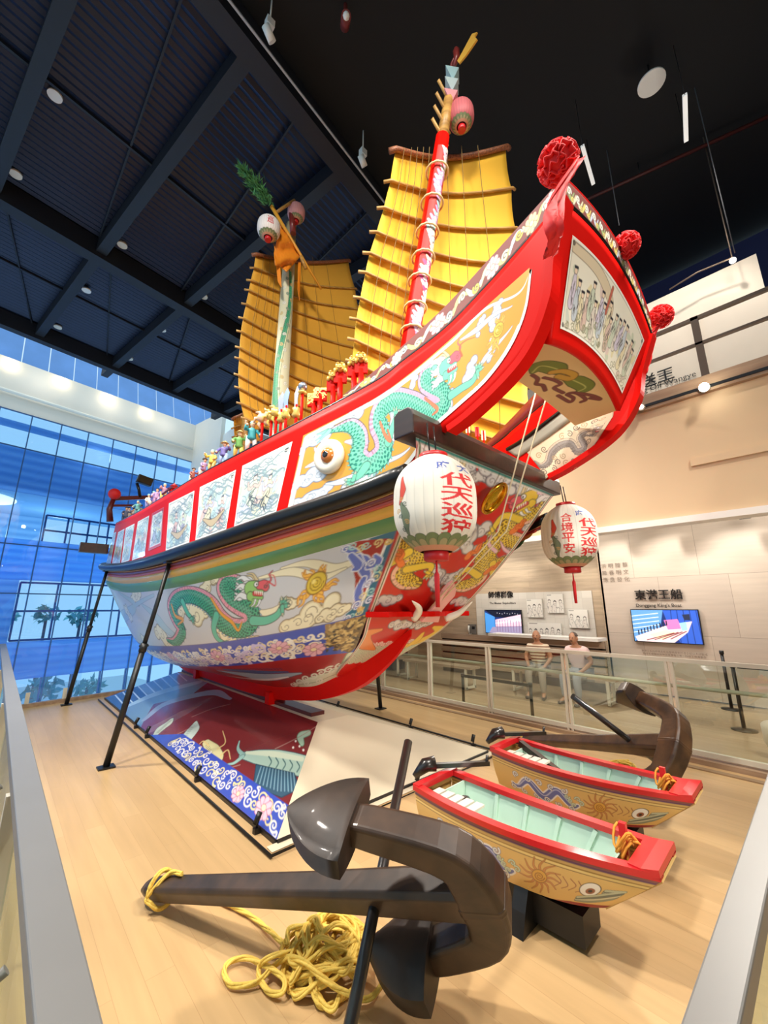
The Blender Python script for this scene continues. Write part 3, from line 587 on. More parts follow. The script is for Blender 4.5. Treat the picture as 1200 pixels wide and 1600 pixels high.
# bow corner: teal field, dark red wedge, blue and white scroll dragon
c.poly(c.at([(578, 842), (626, 826), (575, 962), (540, 972), (541, 960), (560, 945)]), (24, 106, 136)); c.poly(c.at([(539, 855), (560, 846), (606, 842), (562, 950), (553, 950), (556, 905)]), (168, 28, 32))
c.stroke(c.at([(606, 844), (584, 895), (563, 949)]), 1.4 * k, (250, 246, 240), None)
for P in ([(538, 857), (552, 862), (560, 872), (572, 874), (582, 888)], [(560, 870), (566, 888), (574, 900), (570, 915)], [(568, 905), (560, 922), (560, 940), (556, 950)], [(576, 885), (590, 878), (586, 868)], [(548, 868), (560, 884), (552, 890)]): c.stroke(c.at(P), [3 * k, 4.5 * k, 1.5 * k], (96, 116, 200), (244, 246, 250), 1.1 * k)
for i, (x, y) in enumerate([(540, 858), (552, 853), (563, 856), (580, 880), (592, 888), (588, 902), (576, 912), (580, 924), (566, 932), (558, 945), (549, 962), (560, 958), (577, 938), (572, 852), (590, 848), (543, 966)]): c.curl(q(x, y), 5.5 * k, [(244, 246, 250), (170, 220, 214), (236, 220, 150)][i % 3], .9 * k, i, 1.3, 1 if i % 2 else -1, (60, 80, 170) if i % 3 == 0 else None)
for x, y in ((607, 846), (563, 951)): c.curl(q(x, y), 4 * k, (232, 190, 90), 1.2 * k, 0, 1.4)
c.stroke(c.at([(623, 829), (600, 893), (574, 962)]), 2.2 * k, (190, 30, 40), None)
c.stroke(np.stack([np.linspace(0, c.Lx, 30), np.full(30, c.Ly - .006)], 1), .008, (44, 62, 150), None, smooth=False)
mirror(c.build('painted_side', PAINT, ship))
# --- blue band with white scrolls and pink flowers, gilt patch at the bow
c = Paint(hull_grid(2, 3, 620, 66), (60, 84, 186)); k = c.scale((400, 1020)); q = lambda x, y: c.at([(x, y)])[0]
c.scrolls(0, c.Lx * .94, c.Ly * .16, c.Ly * .95, 9 * k, (246, 240, 226), 1.15 * k, 3, None, (240, 222, 170)); c.scrolls(0, c.Lx * .9, c.Ly * .3, c.Ly * .95, 14 * k, (250, 248, 240), 1.5 * k, 5, None, (214, 200, 232))
for x, y in ((436, 1013), (340, 1026), (270, 1028), (490, 1015)): c.flower(q(x, y), 9 * k)
P = [(510, 977), (576, 960), (568, 992), (556, 1012), (546, 1020), (528, 1014), (512, 1006), (508, 992)]
c.poly(c.at(P), (120, 92, 44)); g = np.random.default_rng(4)
for i in range(240): x, y = g.uniform(510, 570), g.uniform(962, 1016); e = q(x, y); ok = (x - 508) > 0 and y > 977 - (x - 508) * .26 + 1 and x < 574 - (y - 962) * .5; (c.stroke([e, (e[0] + g.uniform(-4, 4) * k, e[1] + g.uniform(-4, 4) * k)], [1.4 * k, .4 * k], [(214, 186, 116), (70, 50, 24), (170, 136, 70)][i % 3], None, smooth=False) if ok else None)
mirror(c.build('floral_band', PAINT, ship))
# --- red bottom with a fish and surf
c = Paint(hull_grid(3, 4, 560, 70), (168, 42, 40)); k = c.scale((450, 1050)); q = lambda x, y: c.at([(x, y)])[0]
c.stroke(c.at([(340, 1048), (390, 1056), (430, 1058), (470, 1052)]), [1 * k, 8 * k, 6 * k, 1 * k], (168, 190, 204), (60, 80, 110), k * .8); c.stroke(c.at([(350, 1046), (400, 1050), (450, 1050)]), [2 * k, 4 * k, 1 * k], (66, 96, 140), None); c.stroke(c.at([(355, 1056), (410, 1062), (450, 1058)]), [k, 2.4 * k, k], (240, 240, 236), None)
for i in range(16): e = q(365 + i * 5, 1046); c.stroke([e, (e[0] - 2 * k, e[1] - 3 * k)], [.8 * k, .3 * k], (40, 60, 100), None, smooth=False)
for P in ([(462, 1070), (490, 1062), (515, 1055), (538, 1042), (552, 1022)], [(470, 1072), (505, 1067), (530, 1055)]): c.stroke(c.at(P), [3 * k, 6 * k, 8 * k, 5 * k], (226, 232, 206), (120, 160, 120), k)
for i, (x, y) in enumerate([(468, 1066), (478, 1060), (490, 1056), (502, 1051), (514, 1046), (480, 1068), (498, 1064), (522, 1048), (532, 1040), (458, 1070)]): c.curl(q(x, y), 5.5 * k, (240, 242, 226), 1.2 * k, i * 1.3, 1.3, 1 if i % 2 else -1)
mirror(c.build('painted_bottom', PAINT, ship))
# --- keel and stem
KB = [(2.95, 1.411), (3.2, 1.165), (3.6, .892), (4, .721), (4.5, .579), (5, .502), (5.5, .44), (6.5, .40), (8, .40), (9.5, .42), (10.2, .6), (10.5, .95)]
KTt = [(2.95, 1.48), (3.2, 1.33), (3.6, 1.12), (4, .96), (4.5, .80), (5, .72), (5.5, .64), (6.5, .60), (8, .58), (9.5, .66), (10.2, .9), (10.5, 1.2)]
kb = spl(KB, 60); kt = spl(KTt, 60); vs = []; fs = []
for i in range(60):
    hw = .1 * min(1, (kb[i, 0] - 2.9) / .9 + .12); vs += [(XC - hw, kt[i, 0], kt[i, 1]), (XC + hw, kt[i, 0], kt[i, 1]), (XC + hw * .55, kb[i, 0], kb[i, 1]), (XC - hw * .55, kb[i, 0], kb[i, 1])]
    if i: fs += [tuple(4 * (i - 1) + a for a in (j, (j + 1) % 4)) + tuple(4 * i + a for a in ((j + 1) % 4, j)) for j in range(4)]
fs += [(0, 1, 2, 3), (236, 239, 238, 237)]; MB().add(vs, fs).build('keel', M_red, ship)
for y in (5.65, 8.6): MB().box((XC, y, .44), (.26, .12, .16)).build('keel_clamp', M_red, ship)
# --- flat bow plate with the pair of yellow dragons
PLT = [(1.12, 1.82, 2.90), (1.06, 1.88, 2.80), (.97, 2.04, 2.56), (.89, 2.22, 2.31), (.8, 2.5, 1.99), (.68, 2.83, 1.64), (.57, 3.04, 1.43), (.46, 3.31, 1.26), (.36, 3.62, 1.09), (.22, 3.9, .97), (.1, 4.06, .9)]
le = arc([(XC - w_, y, z) for w_, y, z in PLT], 300); re = le * [-1, 1, 1] + [2 * XC, 0, 0]; t = np.linspace(0, 1, 250)[None, :, None]
c = Paint(le[:, None] * (1 - t) + re[:, None] * t, (206, 34, 24)); q = lambda x, y: c.at([(x, y)])[0]; k = c.scale((780, 830)); mx = lambda P: np.asarray(P) * [-1, 1] + [c.Lx, 0]
def both(f, P, *a, **kw):
    f(P, *a, **kw); f(mx(P), *a, **kw)
for x, y, r, s_, n_, a in [(690, 708, 12, 21, 6, .4), (728, 730, 11, 22, 6, .5), (788, 750, 12, 23, 6, .5), (752, 862, 9, 24, 5, .3), (776, 905, 9, 25, 5, -.9), (700, 722, 13, 1, 6, .4), (765, 735, 13, 2, 6, .5), (820, 770, 10, 3, 5, .5), (735, 836, 15, 4, 6, -.9), (700, 905, 13, 5, 6, -.9), (720, 940, 11, 7, 5, .1), (832, 815, 9, 8, 5, -1), (805, 850, 8, 9, 4, -1), (700, 985, 10, 10, 6, -.1), (660, 975, 12, 12, 6, -.1)]:
    e = q(x, y); r = r * k
    c.cloud(e, r, (222, 220, 216), (112, 106, 110), (180, 176, 178), n_, a, seed=s_); c.cloud(mx(e), r, (222, 220, 216), (112, 106, 110), (180, 176, 178), n_, -a, seed=s_)
sp = c.at([(852, 786), (846, 800), (828, 806), (808, 812), (794, 824), (792, 840), (808, 846), (818, 856), (806, 872), (786, 880), (768, 884), (762, 872), (772, 858), (770, 846), (756, 862), (752, 886), (748, 905), (732, 914), (716, 916)]); R = np.array([8, 11, 12, 13, 13, 12, 11, 12, 13, 13, 12, 11, 9, 8, 9, 11, 12, 12, 8]) * k
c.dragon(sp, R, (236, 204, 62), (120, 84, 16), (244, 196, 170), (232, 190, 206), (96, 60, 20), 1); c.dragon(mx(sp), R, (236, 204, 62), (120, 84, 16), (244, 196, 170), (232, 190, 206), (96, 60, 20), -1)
for P in ([(812, 812), (790, 806), (776, 818), (770, 830)], [(770, 880), (772, 902), (790, 906), (796, 896)], [(748, 900), (730, 890), (718, 900)]): both(c.leg, c.at(P), 5 * k, (240, 208, 70))
e = q(823, 782); f = c.at([(806, 792)])[0] - e; c.head(e, f, 15 * k, (240, 204, 60), (250, 250, 244), up=1); c.head(mx(e), f * [-1, 1], 15 * k, (240, 204, 60), (250, 250, 244), up=-1)
for P in ([(842, 770), (858, 772), (866, 778)], [(838, 764), (852, 760), (862, 766)], [(775, 862), (764, 850), (768, 836)], [(800, 866), (788, 858), (782, 846)]): both(c.stroke, c.at(P), [2.4 * k, 2 * k, .5 * k], (240, 196, 208), (110, 60, 60), k * .5)
for x, y in ((845, 800), (760, 895), (800, 830), (730, 870)): e = q(x, y); c.flame(e, (.5, -.8), 22 * k, 4 * k, (238, 130, 60), seed=int(x)); c.flame(mx(e), (-.5, -.8), 22 * k, 4 * k, (238, 130, 60), seed=int(x))
yy = c.at([(640, 1010)])[0][1]
for i in range(26):
    x = c.Lx * (i + .5) / 26; y = yy - .06 - .09 * abs(math.sin(i * 1.1)); c.curl((x, y), .045, (246, 240, 232), .011, i, 1.3, 1 if i % 2 else -1, (190, 60, 50))
c.waves(0, c.Lx, yy + .06, .07, [(238, 244, 226), (196, 222, 190)], (110, 150, 120), -1, 3); c.waves(0, c.Lx, yy + .25, .08, [(238, 244, 226), (190, 218, 186)], (110, 150, 120), -1, 3)
e = c.at([(585, 1015), (572, 1008), (568, 998), (576, 990), (596, 984)]); c.stroke(e, [2 * k, 12 * k, 13 * k, 7 * k, 2 * k], (240, 150, 80), (170, 80, 40), k); c.stroke(mx(e), [2 * k, 12 * k, 13 * k, 7 * k, 2 * k], (244, 206, 70), (170, 110, 40), k)
e = c.at([(660, 990), (648, 1003), (634, 1012)]); c.stroke(e, [3 * k, 9 * k, 2 * k], (246, 206, 60), (160, 110, 30), k)
b = .014
for m_, wd, cl in ((.0, .02, (240, 236, 226)), (.02, .012, (60, 110, 70)), (.032, .012, (240, 236, 226)), (.0, .008, (190, 30, 30))): c.border(m_, wd, cl)
c.stroke([(0, .012), (c.Lx, .012)], .012, (30, 130, 120), None, smooth=False)
c.build('bow_plate', PAINT, ship)
# --- ledge with tusks, pale pink tongue and brass mirror on the bow plate
pm = lambda f, v: le[int(v)] * (1 - f) + re[int(v)] * f
iv = int(np.argmin(abs(le[:, 2] - 1.64))); pn = np.cross(re[iv] - le[iv], le[iv - 20] - le[iv + 20]); pn /= np.linalg.norm(pn); pn = -pn if pn[1] > 0 else pn; pu = np.cross(pn, (1, 0, 0)); pu = pu / np.linalg.norm(pu); pu = pu if pu[2] > 0 else -pu
def onplate(x, y, off=0.): return atP(x, y, le[iv], pn) + pn * off
A = le[iv] - [.04, 0, 0]; B = re[iv] + [.04, 0, 0]; E_ = np.array([0, -1., 0])
sh = MB(); P = [A, A + E_ * .1 + [.05, 0, 0]]
for t in np.linspace(.08, .92, 15): P.append(A * (1 - t) + B * t + E_ * (.16 + .05 * math.cos((t - .5) * 2 * math.pi * 2)))
P += [B + E_ * .1 - [.05, 0, 0], B]; sh.poly(P, .05, (0, 0, 1)); ledge = sh.build('bow_ledge', M_red, ship, bevel=.008)
ledge_z = le[iv][2] + .03; M_ivory = mat('ivory_white', (240, 232, 214), .3, coat=.3); M_pink = mat('pale_pink', (236, 176, 170), .35, noise=.1)
for x0, y0, x1, y1, x2, y2 in ((638, 960, 643, 938, 631, 922), (686, 961, 704, 946, 725, 926)):
    a = onplate(x0, y0 - 6, .11); b_ = onplate(x1, y1 - 2, .135); d = onplate(x2, y2, .14); P = spl([a, b_, d], 10); MB().tube(P, [.034, .036, .037, .036, .033, .03, .025, .019, .012, .003], 10).build('tusk', M_ivory, ship)
P = [onplate(p[0], p[1] - 3, .1) for p in ((648, 962), (672, 935), (682, 915), (690, 905), (698, 900), (702, 912), (700, 922), (688, 935), (680, 945), (675, 963))]; MB().poly(P, .035).build('tongue_board', M_pink, ship, bevel=.006)
a = onplate(768.5, 776, .03); mirr = MB().lathe([(.0, .0), (.086, .004), (.092, .0)], a, pn, 32, 1, 1.45, tuple(pu)).build('brass_mirror', mat('polished_brass', (236, 196, 60), .12, 1.), ship)
MB().tube([a + (np.array((1, 0, 0)) * math.cos(t) * .105 + pu * math.sin(t) * .15) + pn * .004 for t in np.linspace(0, 2 * math.pi, 41)], .018, 8, False).build('mirror_frame', mat('gilt', (214, 160, 52), .2, 1.), mirr)
# --- rub rail, cross beam
rl = arc(line(RAILT), 80); mirror(MB().tube(rl - [[0, 0, .055]], .075, 10, up=(0, 0, 1)).build('rub_rail', M_rail, ship))
bm_ = MB(); prof = [(-.1, -.1), (-.1, .04), (-.085, .09), (-.05, .115), (.05, .115), (.1, .08), (.1, -.1)]
bm_.poly([(XC - 1.2, 1.87 + y, 3.0 + z) for y, z in prof], .001, (1, 0, 0)); bm_ = MB(); bm_.add([(XC - 1.2, 1.87 + y, 3.0 + z) for y, z in prof] + [(XC + 1.18, 1.87 + y, 3.0 + z) for y, z in prof], [tuple(range(7)), tuple(range(13, 6, -1))] + [(i, (i + 1) % 7, (i + 1) % 7 + 7, i + 7) for i in range(7)])
bm_.build('cross_beam', M_dkwood, ship, bevel=.01)
# --- bulwark
TOP = [(.68, .965, 4.17), (.95, .94, 4.06), (1.3, .90, 3.955), (1.69, .87, 3.855), (2.1, .94, 3.725), (2.4, 1.0, 3.632), (3.3, 1.2, 3.498), (4.2, 1.38, 3.389), (5.2, 1.5, 3.336), (6.5, 1.56, 3.303), (8, 1.57, 3.323), (9.5, 1.58, 3.384), (10.3, 1.5, 3.47), (10.75, 1.28, 3.53), (11.0, .95, 3.6)]
BOT = [(.80, .94, 3.84), (.87, .92, 3.56), (1.08, .885, 3.28), (1.5, .86, 3.07), (1.85, .86, 2.97), (2.3, .96, 2.66), (3.2, 1.2, 2.53), (4.15, 1.42, 2.43), (5.2, 1.56, 2.37), (6.5, 1.62, 2.36), (8, 1.63, 2.41), (9.5, 1.63, 2.51), (10.3, 1.56, 2.59), (10.75, 1.33, 2.66), (11.0, .98, 2.72)]
tl, bl = spl(line(TOP), 160), spl(line(BOT), 160); tt = np.linspace(0, 1, 14)[:, None, None]; GB = tl[None] * (1 - tt) + bl[None] * tt
bw = MB().grid(GB).build('bulwark', M_red, ship); tree = bvh(bw); hit = hitter(tree); bw.modifiers.new('solid', 'SOLIDIFY').thickness = .044; bw.modifiers['solid'].offset = 0; mb_ = mirror(bw)
tree_s = BVHTree.FromPolygons([((2 * XC - (v.co + WL[bw]).x), (v.co + WL[bw]).y, v.co.z) for v in bw.data.vertices], [tuple(p.vertices) for p in bw.data.polygons]); hit_s = hitter(tree_s)
mirror(MB().tube(tl[:150] + [[0, 0, .012]], .022, 8).build('gunwale_cap', M_rail, ship))
fe = spl([(XC - .965, .68, 4.17)] + [(XC - w_, y, z) for y, w_, z in BOT[:5]], 40); fe = fe[:37]
d_ = np.gradient(fe, axis=0); d_[:, 0] = 0; d_ /= np.linalg.norm(d_, axis=1, keepdims=True); nn = np.cross(d_, [1, 0, 0]); nn *= np.sign(-nn[:, 1:2] - nn[:, 2:3] * .5)
X1 = np.array([1., 0, 0]); o_ = -.028; i_ = .085
G = [fe + X1 * o_ + nn * -.03, fe + X1 * o_ + nn * .022, fe + X1 * i_ + nn * .022, fe + X1 * i_ + nn * -.03, fe + X1 * o_ + nn * -.03]
mirror(MB().grid(G, sm=False).build('wing_edge', M_red, ship))
# --- ochre bow panel with the green dragon
c = Paint(pgrid([(477, 682), (580, 629), (640, 588), (705, 534), (770, 475), (831, 421)], [(452, 796), (520, 776), (590, 751), (632, 731), (664, 690), (690, 657), (720, 632), (763, 593), (800, 541), (822, 485), (831, 424)], 460, 190, hit, .026), (222, 158, 52)); q = lambda x, y: c.at([(x, y)])[0]; k = c.scale((600, 680))
G3 = ((222, 228, 236), (96, 108, 128), (178, 190, 208))
for x, y, r, s_, n_, a in [(494, 686, 14, 1, 6, -.2), (484, 746, 15, 2, 6, -.2), (488, 776, 15, 3, 6, -.2), (560, 752, 15, 4, 7, -.4), (580, 738, 13, 15, 6, -.4), (556, 646, 12, 5, 6, -.5), (616, 664, 14, 6, 6, -1.), (775, 490, 11, 7, 6, -.7), (750, 508, 8, 8, 5, -.7), (734, 582, 11, 10, 5, -.9), (768, 545, 8, 11, 6, -1), (700, 632, 10, 12, 5, -.8), (645, 600, 7, 13, 5, -.6)]: c.cloud(q(x, y), r * c.scale((x, y)), *G3, n_, a, seed=s_)
for P in ([(720, 531), (745, 515), (775, 490), (800, 478)], [(745, 580), (758, 560), (775, 540), (800, 510)], [(540, 690), (560, 690), (576, 690)], [(478, 730), (500, 718), (492, 700)], [(510, 756), (540, 750), (600, 722), (640, 700)]): c.wisp(c.at(P), 4 * k, *G3[:2], k * .7)
sp = c.at([(514, 674), (530, 668), (548, 664), (562, 676), (564, 694), (560, 712), (572, 724), (588, 718), (600, 702), (598, 680), (590, 660), (592, 642), (604, 628), (624, 622), (646, 628), (664, 638), (682, 640), (694, 628), (690, 614), (674, 606), (662, 598), (664, 586), (676, 578)])
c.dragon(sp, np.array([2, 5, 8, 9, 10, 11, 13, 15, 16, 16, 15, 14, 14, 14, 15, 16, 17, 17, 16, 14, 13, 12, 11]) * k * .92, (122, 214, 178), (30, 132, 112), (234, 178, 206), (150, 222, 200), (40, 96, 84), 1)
for a in (-2.6, -2.9, 2.9, 2.6): e = q(514, 674); c.stroke([e, e + np.array([math.cos(a), math.sin(a)]) * 16 * k], [3 * k, .4 * k], (150, 220, 200), (40, 96, 84), k * .4)
c.leg(c.at([(704, 618), (722, 606), (738, 596), (746, 580)]), 6 * k, (122, 214, 178)); c.leg(c.at([(606, 690), (612, 672), (618, 652)]), 6 * k, (122, 214, 178)); c.leg(c.at([(572, 728), (562, 742), (552, 750)]), 5 * k, (122, 214, 178))
for P in ([(594, 660), (602, 680), (610, 688), (606, 672)], [(664, 622), (676, 632), (684, 640), (676, 648)]): c.stroke(c.at(P), [1.5 * k, 2.6 * k, k], (240, 130, 90), (150, 70, 40), k * .5)
e = q(700, 574); c.head(e, c.at([(722, 560)])[0] - e, 17 * k, (122, 214, 178), up=-1)
c.stroke(c.at([(722, 556), (718, 542), (728, 532), (742, 527)]), [1.6 * k, .5 * k], (206, 96, 50), None)
c.pearl(q(779, 515), 10 * k, [(2.6, 30 * k), (2.2, 34 * k), (-.4, 22 * k), (-1.3, 20 * k), (3.0, 26 * k)])
for P in ([(478.5, 683), (580, 630), (640, 589), (705, 535), (770, 476), (830, 423)], [(830, 425), (821, 485), (799, 541), (762, 593), (719, 632), (688, 658)], [(478, 684), (466, 738), (453, 795)], [(453, 794), (520, 774.5), (590, 749.5), (630, 731)]):
    c.stroke(c.at(P), 2.6 * k, (246, 242, 234), (60, 50, 40), .5 * k)
ochre = c.build('ochre_panel', PAINT, ship)
O_ = np.vstack([spl([(477, 681), (580, 628), (640, 587), (705, 533), (770, 474), (831, 420)], 50), spl([(831, 422), (822, 485), (799, 541), (762, 593), (719, 633), (689, 659)], 30)[1:], spl([(664, 690), (632, 731), (590, 750), (520, 775), (452, 796)], 30), spl([(453, 793), (466, 737), (477, 683)], 10)[1:]])
cen = np.array([640., 640]); I_ = []
for j in range(len(O_)):
    t_ = O_[(j + 1) % len(O_)] - O_[j - 1]; n_ = np.array([-t_[1], t_[0]]) / (np.linalg.norm(t_) + 1e-9); n_ *= 1; I_.append(O_[j] + n_ * (5.5 if O_[j][0] > 560 else 3.6))
def lift(p): h_ = hit(*p); v_ = EYE - h_; return h_ + v_ / np.linalg.norm(v_) * .036
MB().grid([[lift(p) for p in O_] + [lift(O_[0])], [lift(p) for p in I_] + [lift(I_[0])]]).build('panel_border', mat('white_border', (240, 236, 226), .4), ochre)
# --- bow eye
e0 = hit(520, 716); nr = np.array([-1., -.28, -.05]); nr /= np.linalg.norm(nr); ey = MB().lathe([(.155, 0), (.165, .03), (.155, .065), (.12, .085), (.085, .075), (0, .06)], e0 + nr * .02, nr, 30).build('bow_eye', M_ivory, ship)
iris = MB().ball(e0 + nr * .085 + [0, -.012, -.0], (.075, .075, .045), 20, 10, nr).build('iris', mat('amber_iris', (196, 112, 40), .15, coat=.8), ey)
MB().ball(e0 + nr * .122 + [0, -.014, 0], (.032, .032, .014), 16, 8, nr).build('pupil', mat('pupil_black', (14, 12, 12), .1, coat=.8), ey)
# --- story panels along the side
def story(P4, seed, nu, nv, frame=False):
    g = np.random.default_rng(seed); TL, TR, BR, BL = P4; c = Paint(pgrid([TL, TR], [BL, BR], nu, nv, hit, .026), (238, 236, 224)); Lx, Ly = c.Lx, c.Ly; u = Ly / 60.
    tints = [(188, 214, 212), (206, 218, 196), (234, 226, 186), (226, 190, 180), (200, 202, 222)]
    for i in range(26): e = (g.uniform(.1, .9) * Lx, g.uniform(.22, .95) * Ly); c.stroke([e, (e[0] + g.uniform(-9, 9) * u, e[1] + g.uniform(-7, 7) * u), (e[0] + g.uniform(-14, 14) * u, e[1] + g.uniform(-10, 10) * u)], [2.5 * u, 4.5 * u, u], tints[int(g.integers(5))] if seed % 3 else tints[int(g.integers(2))], None)
    for i in range(34):                                                  # surf and cloud outlines
        y = Ly * (.66 + .33 * g.random()) if i < 20 else Ly * g.uniform(.06, .4); x = g.uniform(.02, .7) * Lx; P = [(x + j * 5.5 * u, y + math.sin(j * 1.3 + seed + i) * 2.6 * u) for j in range(6)]; c.stroke(np.clip(P, 2 * u, [Lx - 2 * u, Ly - 2 * u]), [.5 * u, .8 * u, .3 * u], (132, 152, 158), None)
    for i in range(30): c.curl((g.uniform(.06, .94) * Lx, Ly * (g.uniform(.6, .95) if i < 18 else g.uniform(.1, .35))), g.uniform(3, 6) * u, (140, 162, 168), .5 * u, g.uniform(0, 6), 1.4, 1 if i % 2 else -1)
    for f in range(1 if Lx < .35 else 2):                                # robed figures in ink line
        x = Lx * (.5 if Lx < .35 else .32 + .36 * f) + g.uniform(-.05, .05) * Lx; y = Ly * (.36 + .1 * f)
        c.stroke([(x, y), (x + 2 * u, y + 8 * u), (x - 2 * u, y + 17 * u)], [2 * u, 4.2 * u, 5.5 * u], tints[(seed + f) % 5], (110, 114, 120), .5 * u)
        c.disc((x, y - 3 * u), 2.1 * u, (240, 222, 200), (70, 66, 70), .6 * u); c.stroke([(x - 1.6 * u, y - 5 * u), (x + 1.6 * u, y - 5.4 * u)], .9 * u, (90, 92, 104), None, smooth=False)
        for j in range(9): a = (x + g.uniform(-6, 6) * u, y + g.uniform(2, 20) * u); c.stroke([a, (a[0] + g.uniform(-5, 5) * u, a[1] + 4 * u), (a[0] + g.uniform(-8, 8) * u, a[1] + 9 * u)], [.5 * u, .7 * u, .2 * u], (74, 80, 92), None)
        for d in (-1, 1): c.stroke([(x, y + 4 * u), (x + d * 6 * u, y + 6 * u), (x + d * 9 * u, y - 1 * u)], [1.3 * u, 1.5 * u, .6 * u], tints[(seed + f + 2) % 5], (110, 114, 120), .5 * u)
    if seed in (2, 3): c.stroke([(Lx * .2, Ly * .66), (Lx * .5, Ly * .78), (Lx * .82, Ly * .64)], [u, 4 * u, u], (196, 176, 140), (80, 70, 60), .7 * u)
    if frame: c.border(0, 1.1 * u * 4, (204, 34, 26)); c.border(4.4 * u, 1.2 * u, (248, 246, 240))
    else: c.border(0, 1.3 * u, (248, 246, 240)); c.border(2.3 * u, .45 * u, (120, 118, 110))
    if Lx > .3: c.stroke([(Lx - 7 * u, 4.5 * u), (Lx - 4 * u, 4.5 * u)], .9 * u, (70, 70, 70), None, smooth=False); c.stroke([(Lx - 7 * u, 6.6 * u), (Lx - 4.4 * u, 6.6 * u)], .6 * u, (70, 70, 70), None, smooth=False)
    return c.build('story_panel', PAINT, ship)
for i, (P4, nu, nv, fr) in enumerate([
    ([(382, 729), (460, 691), (434.6, 801.5), (369, 824)], 110, 130, 0), ([(315.6, 762), (372, 735), (356.7, 828), (308.6, 845)], 90, 110, 0), ([(267, 787), (307, 767.5), (299, 848), (262, 861)], 70, 90, 0),
    ([(240.6, 803), (259, 793), (254.7, 852.5), (235, 861)], 40, 80, 1), ([(218, 815.6), (236, 806), (229, 869), (209, 876)], 36, 70, 0), ([(199, 825.6), (213, 818.5), (205, 876), (192, 880)], 30, 60, 0), ([(187, 832), (197, 826.5), (190, 881), (177, 883)], 26, 56, 0), ([(176, 835), (184, 831.5), (175, 883), (167, 884)], 20, 50, 0)]): story(P4, i + 1, nu, nv, fr)
# --- scroll board above the bow
SCT = [(.68, .965, 4.32), (.95, .94, 4.245), (1.3, .90, 4.165), (1.69, .87, 4.065), (2.1, .94, 3.885), (2.4, 1.0, 3.755), (2.75, 1.08, 3.63)]
SCB = [(.68, .965, 4.185), (.95, .94, 4.075), (1.3, .90, 3.97), (1.69, .87, 3.87), (2.1, .94, 3.74), (2.4, 1.0, 3.65), (2.75, 1.08, 3.60)]
c = Paint(loft(line(SCT) - [.012, 0, 0], line(SCB) - [.012, 0, 0], 420, 44), (122, 48, 40)); u = c.Ly
for i in range(17):
    x = c.Lx * (i + .5) / 17; y = u * (.5 + .12 * (-1) ** i)
    c.stroke([(x - .06, u * (.75 if i % 2 else .25)), (x - .02, y), (x + .03, u * (.25 if i % 2 else .75)), (x + .08, u * .5)], [.006, .016, .013, .005], [(236, 222, 130), (226, 232, 236), (240, 232, 180)][i % 3], (70, 60, 40), .003)
    c.curl((x + .03, y), .032, [(240, 236, 210), (228, 200, 80), (190, 214, 220)][i % 3], .007, i, 1.3, 1 if i % 2 else -1, (70, 60, 40))
for f, cl in ((.30, (246, 240, 200)), (.47, (238, 186, 190)), (.70, (238, 196, 196)), (.95, (250, 246, 236)), (.86, (240, 226, 160)), (.12, (232, 190, 100))): c.flower((c.Lx * f, u * .5), u * .38, cl, (120, 60, 60))
c.border(0, .004, (120, 40, 34)); sc_ = c.build('scroll_board', PAINTM, ship); sc2 = mirror(sc_); sc2.location.x += 0
bk = MB().grid(loft(line(SCT) + [.012, 0, 0], line(SCB) + [.012, 0, 0], 40, 3)).build('scroll_board_back', M_maroon, ship, solid=.02); mirror(bk)
# --- front transom between the wings
def trans(nu, nv, b0, b1, a0=-1, a1=1, off=0.):
    a = np.linspace(a0, a1, nu)[None, :]; b = np.linspace(b0, b1, nv)[:, None]; w_ = .70 + .25 * b; G = np.zeros((nv, nu, 3)); G[..., 0] = XC + a * w_; cr = (1 - a ** 2)
    G[..., 1] = .99 - .285 * b - cr * .04 - off; G[..., 2] = 3.44 + .72 * b + cr * (.10 + .03 * b) - off * .2; return G
MB().grid(trans(40, 20, 0, 1)[::-1]).build('bow_transom', M_red, ship, solid=.04)
c = Paint(trans(260, 150, .83, .13, -.86, .86, .025), (240, 236, 218)); u = c.Ly / 60; g = np.random.default_rng(21); Lx, Ly = c.Lx, c.Ly
for i in range(60): e = (g.uniform(.05, .95) * Lx, g.uniform(.3, .95) * Ly); c.stroke([e, (e[0] + g.uniform(-5, 5) * u, e[1] + g.uniform(-7, 7) * u)], [3 * u, 2 * u], [(214, 220, 206), (232, 222, 180), (206, 214, 190), (226, 206, 196)][i % 4], None, smooth=False)
c.stroke([(Lx * .02, Ly * .1), (Lx * .3, Ly * .12), (Lx * .5, Ly * .3), (Lx * .5, Ly * .6)], [3 * u, 5 * u, 2 * u], (222, 206, 176), (120, 100, 80), u * .5); c.stroke([(Lx * .47, Ly * .1), (Lx * .46, Ly * .45)], 1.6 * u, (196, 110, 90), (110, 60, 50), u * .4, smooth=False)
for f in range(17):
    x = Lx * (.07 + .053 * f) + g.uniform(-.01, .01) * Lx; y = Ly * g.uniform(.3, .6); cl = [(214, 206, 222), (200, 210, 218), (232, 222, 186), (222, 196, 182), (206, 216, 194), (226, 218, 204)][f % 6]
    c.stroke([(x, y), (x + g.uniform(-2, 2) * u, y + 8 * u), (x + g.uniform(-3, 3) * u, y + 19 * u)], [1.8 * u, 3.4 * u, 4.2 * u], cl, (84, 78, 76), .5 * u); c.disc((x, y - 3 * u), 2.1 * u, (240, 216, 190), (80, 70, 66), .5 * u); c.stroke([(x - 2 * u, y - 5 * u), (x + 2 * u, y - 5.4 * u)], u, (50, 50, 60), None, smooth=False)
    for j in range(7): a = (x + g.uniform(-4, 4) * u, y + g.uniform(0, 16) * u); c.stroke([a, (a[0] + g.uniform(-3, 3) * u, a[1] + 5 * u)], [.5 * u, .2 * u], (90, 84, 82), None, smooth=False)
